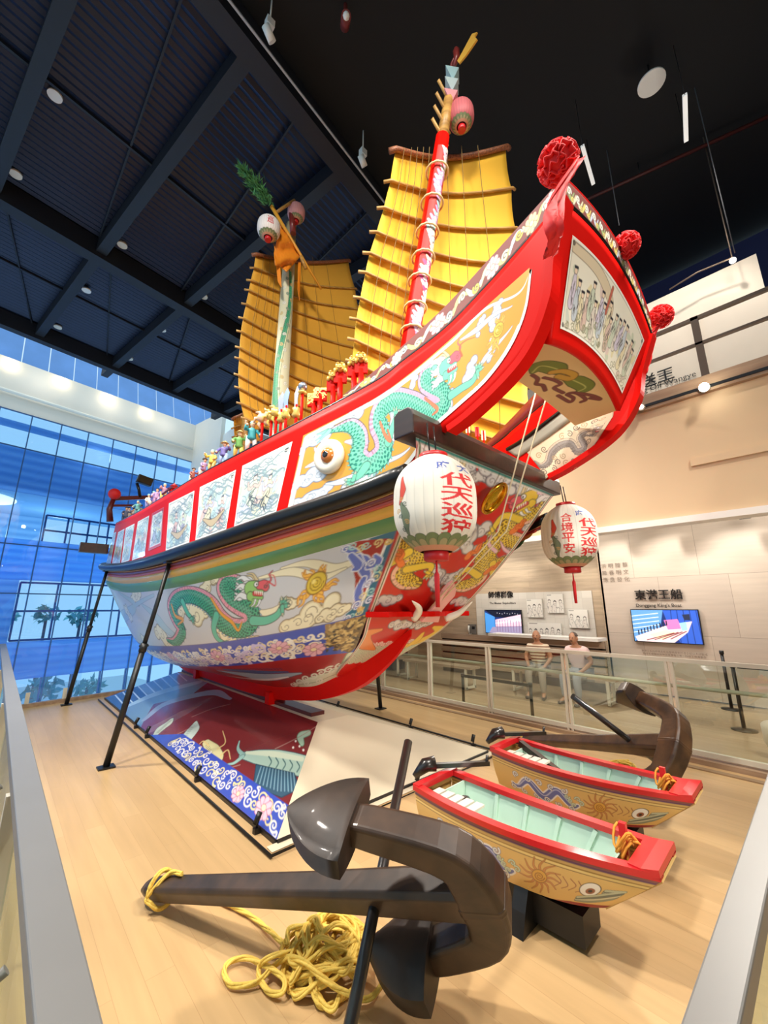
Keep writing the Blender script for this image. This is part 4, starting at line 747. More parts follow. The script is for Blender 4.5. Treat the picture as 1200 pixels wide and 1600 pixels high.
for i in range(26): c.curl((g.uniform(.04, .96) * Lx, Ly * g.uniform(.72, .94)), g.uniform(2.5, 5) * u, (150, 150, 120), .5 * u, g.uniform(0, 6), 1.3, 1 if i % 2 else -1)
c.border(0, 1.3 * u, (250, 248, 240)); c.border(2.0 * u, .4 * u, (110, 106, 96))
for x in (3.2 * u, Lx - 3.2 * u):
    for y in (3.4 * u, Ly - 3.4 * u): c.curl((x, y), 1.6 * u, (50, 46, 44), .5 * u, x, 1.4)
c.build('transom_painting', PAINT, ship)
G = np.zeros((40, 300, 3)); a = np.linspace(-1, 1, 300); cr = 1 - a ** 2
for i in range(40):
    t = i / 39; G[i, :, 0] = XC + a * .955; G[i, :, 1] = .70 - cr * .04 - .02 * (1 - t) - .012; G[i, :, 2] = 4.335 + cr * .13 - t * .15
c = Paint(G, (122, 48, 40)); u = c.Ly
for i in range(15):
    x = c.Lx * (i + .5) / 15
    c.stroke([(x - .06, u * .8), (x - .02, u * .4), (x + .03, u * .7), (x + .07, u * .3)], [.008, .018, .014, .004], [(150, 170, 110), (236, 228, 190), (226, 206, 110), (200, 206, 226)][i % 4], (50, 50, 40), .003); c.curl((x, u * .42), .03, (244, 240, 226), .007, i, 1.3, 1 if i % 2 else -1, (60, 50, 40)); c.curl((x + .05, u * .7), .022, (232, 214, 120), .006, i * 2, 1.2, -1, (60, 50, 40))
c.border(0, .006, (190, 40, 34)); c.build('transom_scroll_board', PAINTM, ship); MB().grid(G[::6, ::6] + [0, .02, 0]).build('transom_board_back', M_maroon, ship, solid=.02)
MB().tube(G[0] + [0, .01, .006], .014, 6).build('transom_cap', M_red, ship); MB().tube(G[-1] + [0, .0, -.012], .013, 6).build('transom_groove', M_rail, ship)
# soffit behind the transom
G = np.zeros((110, 200, 3)); a = np.linspace(-1, 1, 200); cr = 1 - a ** 2
for i in range(110):
    t = i / 109; G[i, :, 0] = XC + a * (.70 + .13 * t); G[i, :, 1] = 1.0 + .42 * t - cr * .04 * (1 - t); G[i, :, 2] = 3.445 + cr * .10 * (1 - t * .6) + t * .04
G = G[::-1]; c = Paint(G, (222, 196, 144)); q = lambda x, y: c.at([(x, y)])[0]; k = c.scale((880, 600))
for P, r in (([(832, 582), (845, 572), (868, 576), (882, 585)], 10), ([(878, 588), (900, 596), (915, 605), (903, 612)], 9)): c.stroke(c.at(P), [2 * k, r * k, r * k, 2 * k], (112, 130, 52), (60, 76, 30), k); c.stroke(c.at(P), .8 * k, (180, 190, 110), None)
for P in ([(862, 582), (880, 580), (897, 586), (890, 592), (872, 588)],): c.stroke(c.at(P), 3.4 * k, (196, 158, 60), (120, 84, 30), k)
for P in ([(832, 586), (840, 592), (838, 600), (848, 602), (852, 610)], [(850, 590), (866, 594), (876, 600), (866, 606), (880, 614)], [(872, 618), (890, 628), (896, 622), (886, 616), (900, 614), (915, 624), (908, 628)], [(900, 614), (925, 618), (938, 624), (922, 622)]): c.stroke(c.at(P), 1.9 * k, (122, 66, 62), (80, 40, 40), .6 * k)
c.build('painted_soffit', PAINTM, ship)
# inner face of the far wing with the grey dragon, and its grey deck rail
c = Paint(pgrid([(822, 703), (860, 678), (900, 657), (960, 645)], [(860, 752), (893, 733), (925, 703), (959, 652)], 220, 120, hit_s, .026), (214, 196, 164)); q = lambda x, y: c.at([(x, y)])[0]; k = c.scale((890, 700)); dk, md = (96, 84, 76), (150, 138, 124)
sp = c.at([(836, 722), (846, 728), (856, 722), (862, 706), (876, 694), (892, 692), (902, 704), (912, 698), (906, 684), (916, 676), (930, 676)]); c.dragon(sp, np.array([2, 4, 5, 6, 6, 6, 6, 6, 5, 5, 5]) * k, (140, 130, 120), (84, 76, 72), (200, 184, 160), (150, 138, 124), dk, 1)
e = q(932, 672); c.head(e, c.at([(944, 668)])[0] - e, 6.5 * k, (160, 148, 134), (220, 206, 180), (170, 150, 134), dk, -1)
for i, (x, y) in enumerate([(842, 712), (850, 702), (866, 716), (872, 722), (880, 712), (866, 732), (884, 724), (896, 720), (906, 712), (920, 690), (926, 700), (890, 678), (878, 682), (900, 668), (912, 664), (930, 658), (942, 654), (850, 738), (862, 744)]): c.curl(q(x, y), 5 * k, dk if i % 2 else (160, 136, 100), .7 * k, i, 1.4, 1 if i % 2 else -1)
c.border(.004, .004, (90, 84, 78)); c.build('inner_wing_painting', PAINTM, ship)
G = pgrid([(795, 704), (820, 690), (850, 667), (884, 640)], [(812, 716), (836, 700), (862, 682), (897, 656)], 20, 4, hit_s, .03); MB().grid(G).build('inner_rail_board', mat('grey_green_paint', (150, 150, 134), .5), ship, solid=.02)
G = pgrid([(795, 702), (820, 687), (850, 664), (884, 638)], [(796, 706), (822, 691), (852, 668), (885, 642)], 20, 2, hit_s, .045); MB().grid(G).build('inner_rail_edge', M_rail, ship, solid=.02)
# --- deck, stern
dk_ = spl([(y, w_ - .06) for y, w_, z in TOP[4:]], 40); MB().poly([(XC - w_, y, 2.86) for y, w_ in dk_] + [(XC + w_, y, 2.86) for y, w_ in dk_[::-1]], .05, (0, 0, 1)).build('deck', M_deckw, ship)
st = [HL[0][0], HL[1][0], HL[2][0], HL[3][0], HL[4][0]]; Pn = [tl[0], bl[0]] + [p for p in st]; MB().add([tuple(p) for p in Pn] + [(2 * XC - p[0], p[1], p[2]) for p in Pn], [(i, i + 1, i + 8, i + 7) for i in range(6)]).build('stern_board', M_s1, ship)
M_dkred = mat('dark_red_wood', (84, 22, 24), .4)
a = atY(172, 815, 10.8); b_ = atY(178, 778, 10.8); MB().tube([a, (a + b_) / 2 + [-.05, 0, 0], b_], [.07, .06, .05], 8).build('stern_post', M_dkred, ship)
MB().bar(atY(180, 779, 10.8), atY(236, 777, 11.0), .07, .09).build('stern_rail', M_dkred, ship); MB().bar(atY(176, 790, 10.8), atY(222, 790, 11.0), .05, .05).build('stern_rail', M_dkred, ship)
MB().box(atY(170, 866, 10.4) + [-.28, 0, .1], (.5, .16, .2)).build('stern_bracket', M_dkwood, ship)
# ================================================ masts, sails, flags, lanterns
M_sail = mat('yellow_sailcloth', (232, 180, 44), .75, noise=.06, scale=2.5, bump=.15)
M_sail2 = mat('deep_yellow_sailcloth', (222, 164, 52), .75, noise=.06, scale=2.5, bump=.15)
M_bamb = wood_mat('bamboo', (206, 160, 84), (150, 108, 50), (1, 1, 10), .45)
M_yard = wood_mat('bound_yard', (176, 110, 70), (84, 44, 30), (30, 30, 30), .5)
M_cord = mat('fine_cord', (120, 96, 50), .7); M_line = mat('pale_line', (226, 214, 180), .6)
def sail(mast, nm, m, plane, lefts, rights, foot):
    nP, q0 = plane; Lp = [atP(*p, q0, nP) for p in lefts]; Rp = [atP(*p, q0, nP) for p in rights]
    K = len(Lp); rows = []
    back = nP * (1 if nP @ (np.array(q0) - EYE) > 0 else -1)
    for i in range(K - 1):
        for s_ in range(5):
            if s_ == 4 and i < K - 2: continue
            t = s_ / 4; l = Lp[i] * (1 - t) + Lp[i + 1] * t; r = Rp[i] * (1 - t) + Rp[i + 1] * t
            rows.append([l * (1 - u) + r * u + back * (max(0, .025 * math.sin(math.pi * t)) + .16 * math.sin(math.pi * u)) for u in np.linspace(0, 1, 25)])
    sl = MB().grid(rows).build('sail', m, mast, solid=.008)
    for i in range(K):
        a = Lp[i]; b = Rp[i]; d = (b - a) / np.linalg.norm(b - a); ps = [a - d * .09] + [a * (1 - u) + b * u + back * (.16 * math.sin(math.pi * u) - .03) for u in np.linspace(0, 1, 13)] + [b + d * .06]
        MB().tube(ps, .036 if i == 0 else .02, 7).build('yard' if i == 0 else 'batten', M_yard if i == 0 else M_bamb, mast)
    cd = MB()
    for u in (.06, .12, .17, .22, .27):
        cd.tube([Lp[i] * (1 - u) + Rp[i] * u - back * .05 for i in range(0, K)], .004, 4)
    for u, v in ((.42, .5), (.55, .62), (.7, .8)): cd.tube([Lp[0] * (1 - u) + Rp[0] * u - back * .06, Lp[K // 2] * (1 - v) + Rp[K // 2] * v - back * .02, Lp[-1] * (1 - v) + Rp[-1] * v - back * .05], .004, 4)
    cd.build('rigging_cord', M_cord, mast); return Lp, Rp
# foremast
fm = MB(); F0 = np.array([XC, 3.32, 3.0]); F1 = np.array([XC, 2.28, 7.42]); foremast = fm.tube([F0, F1], [.12, .085], 20).build('foremast', M_red, ship)
ax = (F1 - F0) / np.linalg.norm(F1 - F0); sx = np.array([1, 0, 0.]); 
def mastgrid(A, B, r0, r1, a0, a1, nu, nv, off):
    d = (B - A) / np.linalg.norm(B - A); e1 = np.array([1, 0, 0.]); e2 = np.cross(d, e1); e2 /= np.linalg.norm(e2); e2 = e2 if e2[1] < 0 else -e2; G = np.zeros((nv, nu, 3))
    for i in range(nv):
        t = i / (nv - 1); r = r0 + (r1 - r0) * t + off
        for j in range(nu): a = a0 + (a1 - a0) * j / (nu - 1); G[i, j] = A + (B - A) * t + (e1 * math.cos(a) - 0 * e1 + e2 * math.sin(a)) * r
    return G
c = Paint(mastgrid(F1 - ax * .2, F0 + ax * .2, .09, .12, 2.75, .75, 60, 560, .006), (196, 36, 28)); g = np.random.default_rng(8)
for i in range(64):
    y = c.Ly * (i + .5) / 64; x = c.Lx * (.55 + .22 * math.sin(i * .7)); cl = [(236, 232, 222), (214, 186, 214), (190, 150, 200), (150, 200, 200), (236, 226, 190), (200, 60, 120)][(i // 5 + i % 2) % 6]
    c.stroke([(x - .05, y - .03), (x, y + .01), (x + .05, y - .02), (x + .08, y + .05)], [.012, .03, .026, .006], cl, (90, 60, 90), .004); c.curl((x + .02, y), .03, (250, 246, 236), .006, i, 1.3, 1 if i % 2 else -1, (120, 80, 120))
c.build('mast_carving', PAINTM, foremast)
psi = math.radians(22); sd = np.array([math.cos(psi), -math.sin(psi), 0]); nF = np.cross(sd, ax); nF /= np.linalg.norm(nF); qF = F0 + np.array([0, .16, 0])
Lf, Rf = sail(foremast, 'sail', M_sail, (nF, qF), [(618, 236), (610, 285), (599.5, 327), (588, 365), (577.5, 398), (571, 428), (563, 468), (557, 501), (554, 533), (551, 567), (550, 596), (552, 640)], [(790, 232), (799, 296), (805, 358), (811, 415), (816, 465), (820, 510), (823, 555), (825, 595), (826, 635), (827, 678), (829, 705), (826, 730)], None)
for i in range(1, 11):
    t = .33; p = F0 + (F1 - F0) * np.clip(((Lf[i] * .67 + Rf[i] * .33)[2] - F0[2]) / (F1[2] - F0[2]), 0, 1)
    MB().tube([p + (np.array([math.cos(a), 0, 0]) + np.array([0, math.sin(a), 0])) * .135 + [0, 0, .004 * math.sin(a * 12)] for a in np.linspace(0, 2 * math.pi, 49)], .013, 6, False).build('parrel_beads', mat('bead_cream', (226, 200, 150), .5), foremast)
T2 = F1 + ax * .55
MB().tube([F1 - ax * .05, T2], [.075, .06], 12).build('mast_head', M_bamb, foremast)
for k in range(4): p = F1 + ax * (.0 + .17 * k); MB().tube([p + [.10, 0, -.06], p + [-.20, 0, .10]], .02, 6).build('mast_peg', M_bamb, foremast)
for p0, p1 in (((686, 236), (745, 690)), ((688, 232), (600, 590)), ((690, 240), (628, 520))): pass
# mainmast
M0 = np.array([XC, 6.1, 2.9]); M1 = np.array([XC, 6.1, 9.25]); mainmast = MB().tube([M0, M1], [.16, .10], 20).build('mainmast', wood_mat('pale_mast', (214, 200, 160), (190, 170, 120), (6, 6, .6), .5), ship)
c = Paint(mastgrid(M1 + [0, 0, -.9], M0 + [0, 0, .3], .115, .16, 3.3, .8, 70, 560, .006), (206, 202, 170))
sp = [(c.Lx * (.5 + .26 * math.sin(t * 9)), c.Ly * t) for t in np.linspace(.04, .72, 22)]; c.dragon(np.array(sp), np.linspace(.035, .075, 22), (70, 168, 120), (16, 96, 72), (226, 224, 180), (150, 206, 180), (60, 90, 70), 1)
for i in range(46): c.curl((c.Lx * (.2 + .6 * ((i * .37) % 1)), c.Ly * (i + .5) / 46), .035, [(236, 236, 224), (120, 150, 130), (214, 186, 120)][i % 3], .007, i, 1.3, 1 if i % 2 else -1, (130, 130, 110))
c.build('mast_carving', PAINTM, mainmast)
nM = np.array([.05, 1., 0]); nM /= np.linalg.norm(nM); qM = M0 + np.array([0, .25, 0])
sail(mainmast, 'sail', M_sail2, (nM, qM), [(400, 399), (397, 420), (392, 439.5), (389, 455), (384.5, 477), (380, 499), (377, 520), (375, 545), (374, 562), (373, 587.5), (374, 607.5), (377, 632), (384, 655)], [(544, 408), (555, 452), (561, 484), (566, 515), (568, 548), (568, 576), (567, 602), (565, 628), (562, 650), (558, 668), (554, 684), (550, 698), (545, 712)], None)
# small mizzen sail
zm = MB(); mz = MB().tube([(XC + .6, 9.0, 3.0), (XC + .6, 9.0, 6.9)], [.1, .07], 12).build('mizzenmast', M_bamb, ship)
sail(mz, 'sail', M_sail2, (np.array([0, 1., 0]), np.array([0, 9.1, 0])), [(366, 653), (366, 668), (367, 682), (369, 696)], [(402, 634), (404, 652), (405, 670), (406, 688)], None)
# lanterns
def lantern_mat_grid(r, h, nu, nv, ribs=28, amp=.012):
    G = np.zeros((nv, nu, 3))
    for i in range(nv):
        t = i / (nv - 1); z = h / 2 - h * t; s_ = abs(2 * t - 1); rr = r * (1 - s_ ** 3.2 * .62) 
        for j in range(nu):
            a = 2 * math.pi * j / (nu - 1); q = rr * (1 + amp * abs(math.sin(a * ribs / 2))); G[i, j] = (q * math.cos(a), q * math.sin(a), z)
    return G
M_lred = mat('lantern_red_ring', (190, 26, 30), .4); M_tas = mat('red_tassel', (206, 24, 30), .6)
def lantern(nm, loc, r, h, label, words, nu=360, nv=220, rotz=0., blue=None, base=(222, 216, 202), group=None, colr=(206, 34, 38), tassel=True, minor=False, cords=True):
    L = thing(nm, loc, label, 'lantern', group); c = Paint(lantern_mat_grid(r, h, nu, nv), base)
    rib = 28
    for j in range(rib): x = c.Lx * j / rib; c.stroke([(x, 0), (x, c.Ly)], c.px * .3, tuple(int(v * .86) for v in base), None, smooth=False)
    def glyphs(txt, x, w_, y0, y1, col):
        n = len(txt); hh = (y1 - y0) / n
        for i, ch in enumerate(txt):
            V, Fc = text_mesh(ch, 1.0, .02); mn, mxx = V[:, :2].min(0), V[:, :2].max(0); V2 = (V[:, :2] - mn) / (mxx - mn); X = x + (V2[:, 0] - .5) * w_; Y = y0 + hh * (i + .5) - (V2[:, 1] - .5) * hh * .92
            for f in Fc:
                P = np.stack([X[list(f)], Y[list(f)]], 1); w2 = c.win(P[:, 0].min(), P[:, 0].max(), P[:, 1].min(), P[:, 1].max())
                if w2 is None: continue
                XX, YY = np.meshgrid(c.x[w2[1]], c.y[w2[0]]); ins = np.zeros(XX.shape, bool)
                for k in range(len(P)):
                    (xa, ya), (xb, yb) = P[k], P[(k + 1) % len(P)]
                    if ya != yb: ins ^= ((ya > YY) != (yb > YY)) & (XX < (xb - xa) * (YY - ya) / (yb - ya) + xa)
                c.blend(w2, ins.astype(float), col)
    for txt, fx, w_, y0, y1, col in words: glyphs(txt, c.Lx * fx, r * w_, c.Ly * y0, c.Ly * y1, col)
    # painted foot: green scallops and a fish scale border, small side figures
    for j in range(16):
        x = c.Lx * (j + .5) / 16; c.disc((x, c.Ly * .93), c.Lx / 26, (112, 126, 84), (60, 70, 50), .003); c.disc((x, c.Ly * .95), c.Lx / 40, (160, 150, 110), (80, 80, 60), .002)
    c.stroke([(0, c.Ly * .985), (c.Lx, c.Ly * .985)], c.Ly * .028, (200, 140, 110), None, smooth=False)
    if not minor:
        for fx in (.04, .47, .86):
            x = c.Lx * fx; c.stroke([(x, c.Ly * .28), (x + r * .05, c.Ly * .42), (x - r * .04, c.Ly * .55)], [r * .03, r * .09, r * .03], (206, 70, 50), (80, 40, 40), .003); c.stroke([(x, c.Ly * .55), (x + r * .1, c.Ly * .68), (x + r * .02, c.Ly * .84)], [r * .04, r * .12, r * .05], (110, 122, 96), (50, 56, 46), .003)
            for i in range(6): c.curl((x + r * .12 * math.sin(i * 2), c.Ly * (.5 + .06 * i)), r * .07, (60, 80, 60) if i % 2 else (190, 150, 90), .004, i, 1.3)
    c.G = c.G + np.array(loc); b = c.build('shade', PAINTM, L)
    z = h / 2; p = np.array(loc); M_ = MB(); M_.lathe([(r * .36, z - .01), (r * .36, z + .03), (r * .3, z + .03)], p, n=24); M_.build('top_ring', M_lred, L)
    MB().lathe([(r * .30, -z + .01), (r * .30, -z - .055), (r * .24, -z - .06)], p, n=24).build('bottom_ring', M_lred, L)
    if tassel: MB().tube([p + [0, 0, -z - .06], p + [0, 0, -z - .13], p + [0, 0, -z - .15], p + [0, 0, -z - .36]], [.006, .008, .018, .014], 8).build('tassel', M_tas, L)
    if cords:
        for s_ in (-1, 1): MB().tube([p + [s_ * r * .13, 0, z], p + [s_ * r * .13, .02, cords]], .006, 5).build('hanging_cord', M_rail, L)
    L.location = loc; return L
b_ = math.atan2  # facing angle of the lettering
lantern('paper_lantern', (XC - 1.05, 1.72, 2.39), .28, .66, 'largest white paper lantern with red strokes hanging from the near end of the cross beam', [('代天巡狩', .705, .82, .27, .88, (206, 34, 38)), ('府', .65, .34, .14, .25, (60, 84, 160)), ('大', .745, .34, .15, .26, (60, 84, 160))], cords=.6)
lantern('paper_lantern', (XC + 1.09, 1.70, 2.42), .268, .64, 'white paper lantern with four red characters hanging from the far end of the cross beam', [('代天巡狩', .688, .74, .27, .88, (206, 34, 38)), ('合境平安', .556, .36, .18, .82, (206, 52, 48)), ('府', .645, .34, .14, .25, (60, 84, 160))], cords=.55)
q = F1 + ax * .32; lantern('mast_lantern', tuple(q + [.17, -.10, .02]), .16, .36, 'small red and cream lantern tied to the head of the foremast', [], 120, 80, base=(190, 96, 100), minor=True, tassel=False, cords=False)
lantern('mast_lantern', tuple(atY(420, 357, 5.75)), .20, .42, 'white lantern left of the orange banner at the mainmast head', [('巡', .70, .5, .3, .7, (196, 50, 60))], 140, 90, base=(232, 224, 220), minor=True, tassel=False, cords=False)
lantern('mast_lantern', tuple(atY(463, 333, 5.9)), .17, .38, 'pinkish lantern right of the leaning yellow pole at the mainmast head', [], 120, 80, base=(214, 150, 150), minor=True, tassel=False, cords=False)
# foremast finial: three stacked diamond streamers, bird and yellow feather
st = thing('diamond_streamer', tuple(T2), 'string of pale blue and pink diamond shapes above the foremast lantern', 'streamer')
for k, (x, y, cl) in enumerate([(705, 152, (238, 170, 176)), (706, 134, (190, 216, 216)), (707, 117, (170, 206, 210))]):
    p = atX(x, y, XC + .02); MB().add([p + [0, 0, .11], p + [.14, 0, 0], p + [0, 0, -.09], p + [-.14, 0, 0], p + [0, .1, 0], p + [0, -.1, 0]], [(0, 1, 5), (0, 5, 3), (2, 5, 1), (2, 3, 5), (0, 4, 1), (0, 3, 4), (2, 1, 4), (2, 4, 3)]).build('diamond', mat('diamond_%d' % k, cl, .5), st)
MB().tube([T2 - ax * .1, atX(706, 100, XC + .02), atX(714, 84, XC)], .022, 8).build('stem', M_maroon, st)
vane = thing('wind_vane', tuple(atX(714, 84, XC)), 'dark red bird vane with a long yellow tail at the very top of the foremast', 'wind vane')
MB().tube([atX(710, 104, XC), atX(714, 90, XC), atX(713, 80, XC), atX(712, 74, XC)], [.02, .04, .045, .01], 8).build('bird_body', M_maroon, vane)
MB().poly([atX(715, 96, XC), atX(722, 84, XC), atX(738, 54, XC - .01), atX(746, 51, XC - .01), (atX(742, 58, XC)), (atX(746, 62, XC)), atX(728, 88, XC), atX(718, 100, XC)], .02).build('tail', mat('yellow_tail', (222, 168, 60), .6), vane)
# main mast head: leaning pole, orange banner, pine sprig
yp = thing('leaning_pole', tuple(atY(470, 400, 5.8)), 'slim yellow pole leaning across the head of the mainmast', 'pole')
MB().tube([atY(424, 322, 5.8), atY(502, 452, 5.75)], [.035, .02], 8).build('bamboo_pole', mat('pole_yellow', (224, 156, 50), .45), yp)
MB().tube([atY(470, 400, 5.78), atY(478, 420, 5.78)], .035, 8).build('binding', M_bamb, yp)
MB().tube([atY(430, 333, 5.85), atY(460, 313, 5.85)], .03, 8).build('lantern_arm', M_bamb, yp)
MB().tube([atY(455, 330, 5.9), atY(458, 365, 5.9)], [.05, .06], 10).build('dark_knob', M_maroon, yp)
bn = thing('orange_banner', tuple(atY(440, 440, 5.85)), 'orange cloth banner bunched below the leaning pole on the mainmast', 'banner')
rows = []
for i in range(10):
    t = i / 9; a = np.array([438, 348]) * (1 - t) + np.array([470, 400]) * t; b_ = np.array([430, 410]) * (1 - t) + np.array([448, 425]) * t if t > .3 else np.array([428, 395]) + np.array([4, 45]) * t * 2
    rows.append([atY(*(a * (1 - u) + b_ * u), 5.8 + .06 * math.sin(u * 9 + i)) for u in np.linspace(0, 1, 12)])
MB().grid(rows).build('cloth', mat('orange_silk', (230, 136, 30), .5, noise=.1), bn, solid=.01)
MB().poly([atY(428, 380, 5.82), atY(438, 420, 5.8), atY(440, 450, 5.8), atY(434, 440, 5.82)], .01).build('streamer_end', MATS['orange_silk'], bn)
MB().poly([atY(466, 410, 5.8), atY(470, 410, 5.8), atY(468, 470, 5.85), atY(465, 452, 5.82)], .01).build('orange_tape', MATS['orange_silk'], bn)
pn_ = thing('pine_sprig', tuple(atY(424, 318, 5.8)), 'green pine sprig fixed to the tip of the leaning pole', 'sprig'); a = atY(424, 320, 5.8); b_ = atY(380, 266, 5.6)
MB().tube([a, (a + b_) / 2 + [0, 0, .05], b_], [.014, .012, .005], 6).build('twig', mat('twig_green', (70, 90, 50), .7), pn_); nd = MB(); g = np.random.default_rng(5); ax_ = (b_ - a) / np.linalg.norm(b_ - a)
for i in range(800):
    t = g.uniform(.05, 1.02); p = a + (b_ - a) * t + g.normal(size=3) * .05 * math.sin(min(1, t + .15) * math.pi * .85); d = ax_ * .9 + g.normal(size=3) * .45; d /= np.linalg.norm(d); s_ = np.cross(d, g.normal(size=3)); s_ /= np.linalg.norm(s_); l = g.uniform(.07, .15)
    nd.add([p, p + d * l * .5 + s_ * .012, p + d * l, p + d * l * .5 - s_ * .012], [(0, 1, 2, 3)])
nd.build('needles', mat('pine_green', (84, 150, 92), .7, noise=.3, scale=12), pn_)
# standing rigging at the bow
rg = MB()
for p in (((735, 800), (816, 690)), ((745, 800), (836, 690))): pass
for xo in (0, .08):
    a = onplate(652 + xo * 80, 962, .05); b_ = atX(838 + xo * 240, 610, XC + .15 + xo); rg.tube([a, onplate(742 + xo * 160, 800, .3), b_], .007, 5)
rg.build('bow_line', M_line, ship)
# red cloth rosettes
M_silk = mat('red_silk', (236, 40, 42), .65, noise=.06, scale=14)
def rosette(loc, r, label, ribbons, seed, ry=1.):
    t = thing('red_rosette', tuple(loc), label, 'rosette', 'red cloth rosettes on the bow'); g = np.random.default_rng(seed); C0 = np.array(loc); K = MB()
    K.ball(C0, r * .72, 24, 14)
    for n_ in range(46):                                                # gathered folds of one long cloth
        z = 1 - 2 * (n_ + .5) / 46; a0 = n_ * 2.399963; d = np.array([math.sqrt(1 - z * z) * math.cos(a0), math.sqrt(1 - z * z) * math.sin(a0), z]); e1, e2, _ = [np.array(v) for v in frame_from(d, g.normal(size=3))]; L_ = r * g.uniform(.34, .5); rows = []
        for i in range(5):
            hgt = i / 4; row = []
            for j in range(13): s_ = j / 12 * 2 - 1; row.append(C0 + d * r * (.55 + .45 * hgt) + e1 * L_ * s_ * (.5 + .6 * hgt) + e2 * L_ * (.30 * math.sin(s_ * 6 + n_) * (.4 + .6 * hgt) + .25 * s_ * s_ * hgt) - d * r * .16 * s_ * s_)
            rows.append(row)
        K.grid(rows)
    K.build('bow_knot', M_silk, t, solid=.005)
    for rb in ribbons:
        P = spl(rb, 14); rows = []
        for i, p in enumerate(P): rows.append([p + np.array([.73, -.68, 0]) * s_ * (.022 + .012 * i / 14) + np.array([0, -.03, 0]) * math.sin(s_ * 5 + i * .5) for s_ in np.linspace(-1, 1, 7)])
        MB().grid(rows).build('ribbon', M_silk, t, solid=.006)
R1 = atY(872, 255, .6)
rosette(R1, .112, 'largest red cloth rosette, tied at the near top corner of the bow', [[R1 + [.0, -.1, -.08], atY(868, 315, .60), atY(866, 360, .62), atY(860, 400, .70)]], 1)
R2 = np.array([XC + .06, .60, 4.50]); rosette(R2, .105, 'red cloth rosette at the middle of the bow top board', [], 2)
R3 = atX(1032, 495, XC + 1.06); rosette(R3, .112, 'red cloth rosette at the far top corner of the bow', [[R3 + [0, 0, -.05], atX(1016, 530, XC + 1.0), atX(1010, 560, XC + .98), atX(1004, 585, XC + .95)]], 3)
# ================================================ figures and ceremonial pieces standing along the near gunwale
M_skin = mat('clay_skin', (232, 184, 150), .5); M_hair = mat('clay_hair', (40, 34, 34), .5)
TLp = pix(tl)
def gun(x, inb=.10):                    # point on the gunwale below the photograph column x
    j = int(np.argmin(abs(TLp[:, 0] - x) + (np.arange(160) < 2) * 0)); return tl[j] + np.array([inb, 0, 0])
def zscale(p): return F / ((np.array(p) - EYE) @ FW)          # pixels per metre there
def figurine(x, ytop, ybase, robe, legs, hat, label, pose, seed):
    p = gun(x); s = zscale(p); z0 = p[2] + .05; hh = np.linspace(.05, 1.2, 400); h = float(hh[np.argmin(abs(pix(np.stack([np.full(400, p[0]), np.full(400, p[1]), z0 + hh], 1))[:, 1] - ytop))]); h = min(h, .40); t = thing('figurine', (p[0], p[1], z0), label, 'figurine', 'painted figurines along the gunwale')
    g = np.random.default_rng(seed); yaw = g.uniform(-.6, .6) + math.atan2(-p[1], -p[0]); fx, fy = math.cos(yaw), math.sin(yaw); W = lambda f, s_, z: (p[0] + fx * f * h - fy * s_ * h, p[1] + fy * f * h + fx * s_ * h, z0 + z * h)
    bend = [0, .10, .18][pose % 3]
    M = MB()
    for sd_ in (-1, 1): M.tube([W(-.02, sd_ * .07, .50), W(.05 + .05 * pose * (sd_ > 0), sd_ * .10, .28), W(.0, sd_ * .11, .05)], [.09 * h, .075 * h, .05 * h], 8); M.ball(W(.04, sd_ * .11, .03), (.06 * h, .05 * h, .035 * h), 8, 5)
    M.build('trousers', mat('clay_%d_%d_%d' % legs, legs, .5), t)
    M = MB(); pr = [(.13, .40), (.145, .47), (.12, .56), (.13, .66), (.12, .74), (.05, .79)]
    M.lathe([(r_ * h, z * h) for r_, z in pr], (p[0] - fx * bend * .0, p[1], z0), (fx * bend, fy * bend, 1), 12, 1, .8)
    for sd_ in (-1, 1):
        up_ = .12 if (pose + (sd_ > 0)) % 2 else -.14; M.tube([W(bend * .7, sd_ * .12, .72), W(bend + .08, sd_ * .22, .62 + up_ * .3), W(bend + .2, sd_ * .20, .62 + up_)], [.05 * h, .05 * h, .06 * h], 8)
    rb = M.build('robe', mat('clay_%d_%d_%d' % robe, robe, .5), t)
    M = MB(); M.tube([W(bend * .75, 0, .76), W(bend * .85, 0, .82)], .045 * h, 8); M.ball(W(bend * .9 + .01, 0, .885), (.075 * h, .075 * h, .095 * h), 12, 8)
    M.ball(W(bend * .9 + .085, 0, .88), .018 * h, 6, 4)
    M.build('head', M_skin, t); M = MB()
    for sd_ in (-1, 1): up_ = .12 if (pose + (sd_ > 0)) % 2 else -.14; MB().ball(W(bend + .24, sd_ * .20, .63 + up_), .04 * h, 8, 5).build('hand', M_skin, t)
    if hat == 'cone': M.lathe([(.15 * h, .93 * h), (.03 * h, 1.02 * h), (.001, 1.03 * h)], W(bend * .9, 0, 0), n=12)
    elif hat == 'flat': M.lathe([(.12 * h, .93 * h), (.12 * h, .95 * h), (.07 * h, .96 * h), (.07 * h, 1.01 * h), (.001, 1.02 * h)], W(bend * .9, 0, 0), n=12)
    else: M.lathe([(.082 * h, .90 * h), (.085 * h, .95 * h), (.05 * h, 1.0 * h), (.001, 1.01 * h)], W(bend * .9 - .01, 0, 0), n=12)
    M.build('hat', mat('hat_%s' % hat, {'cone': (220, 190, 120), 'flat': (70, 54, 48), 'band': (150, 206, 200), 'hair': (44, 38, 36)}[hat], .6), t)
    MB().box((p[0], p[1], z0 - .025), (.14, .24, .05)).build('red_base', M_red, t)
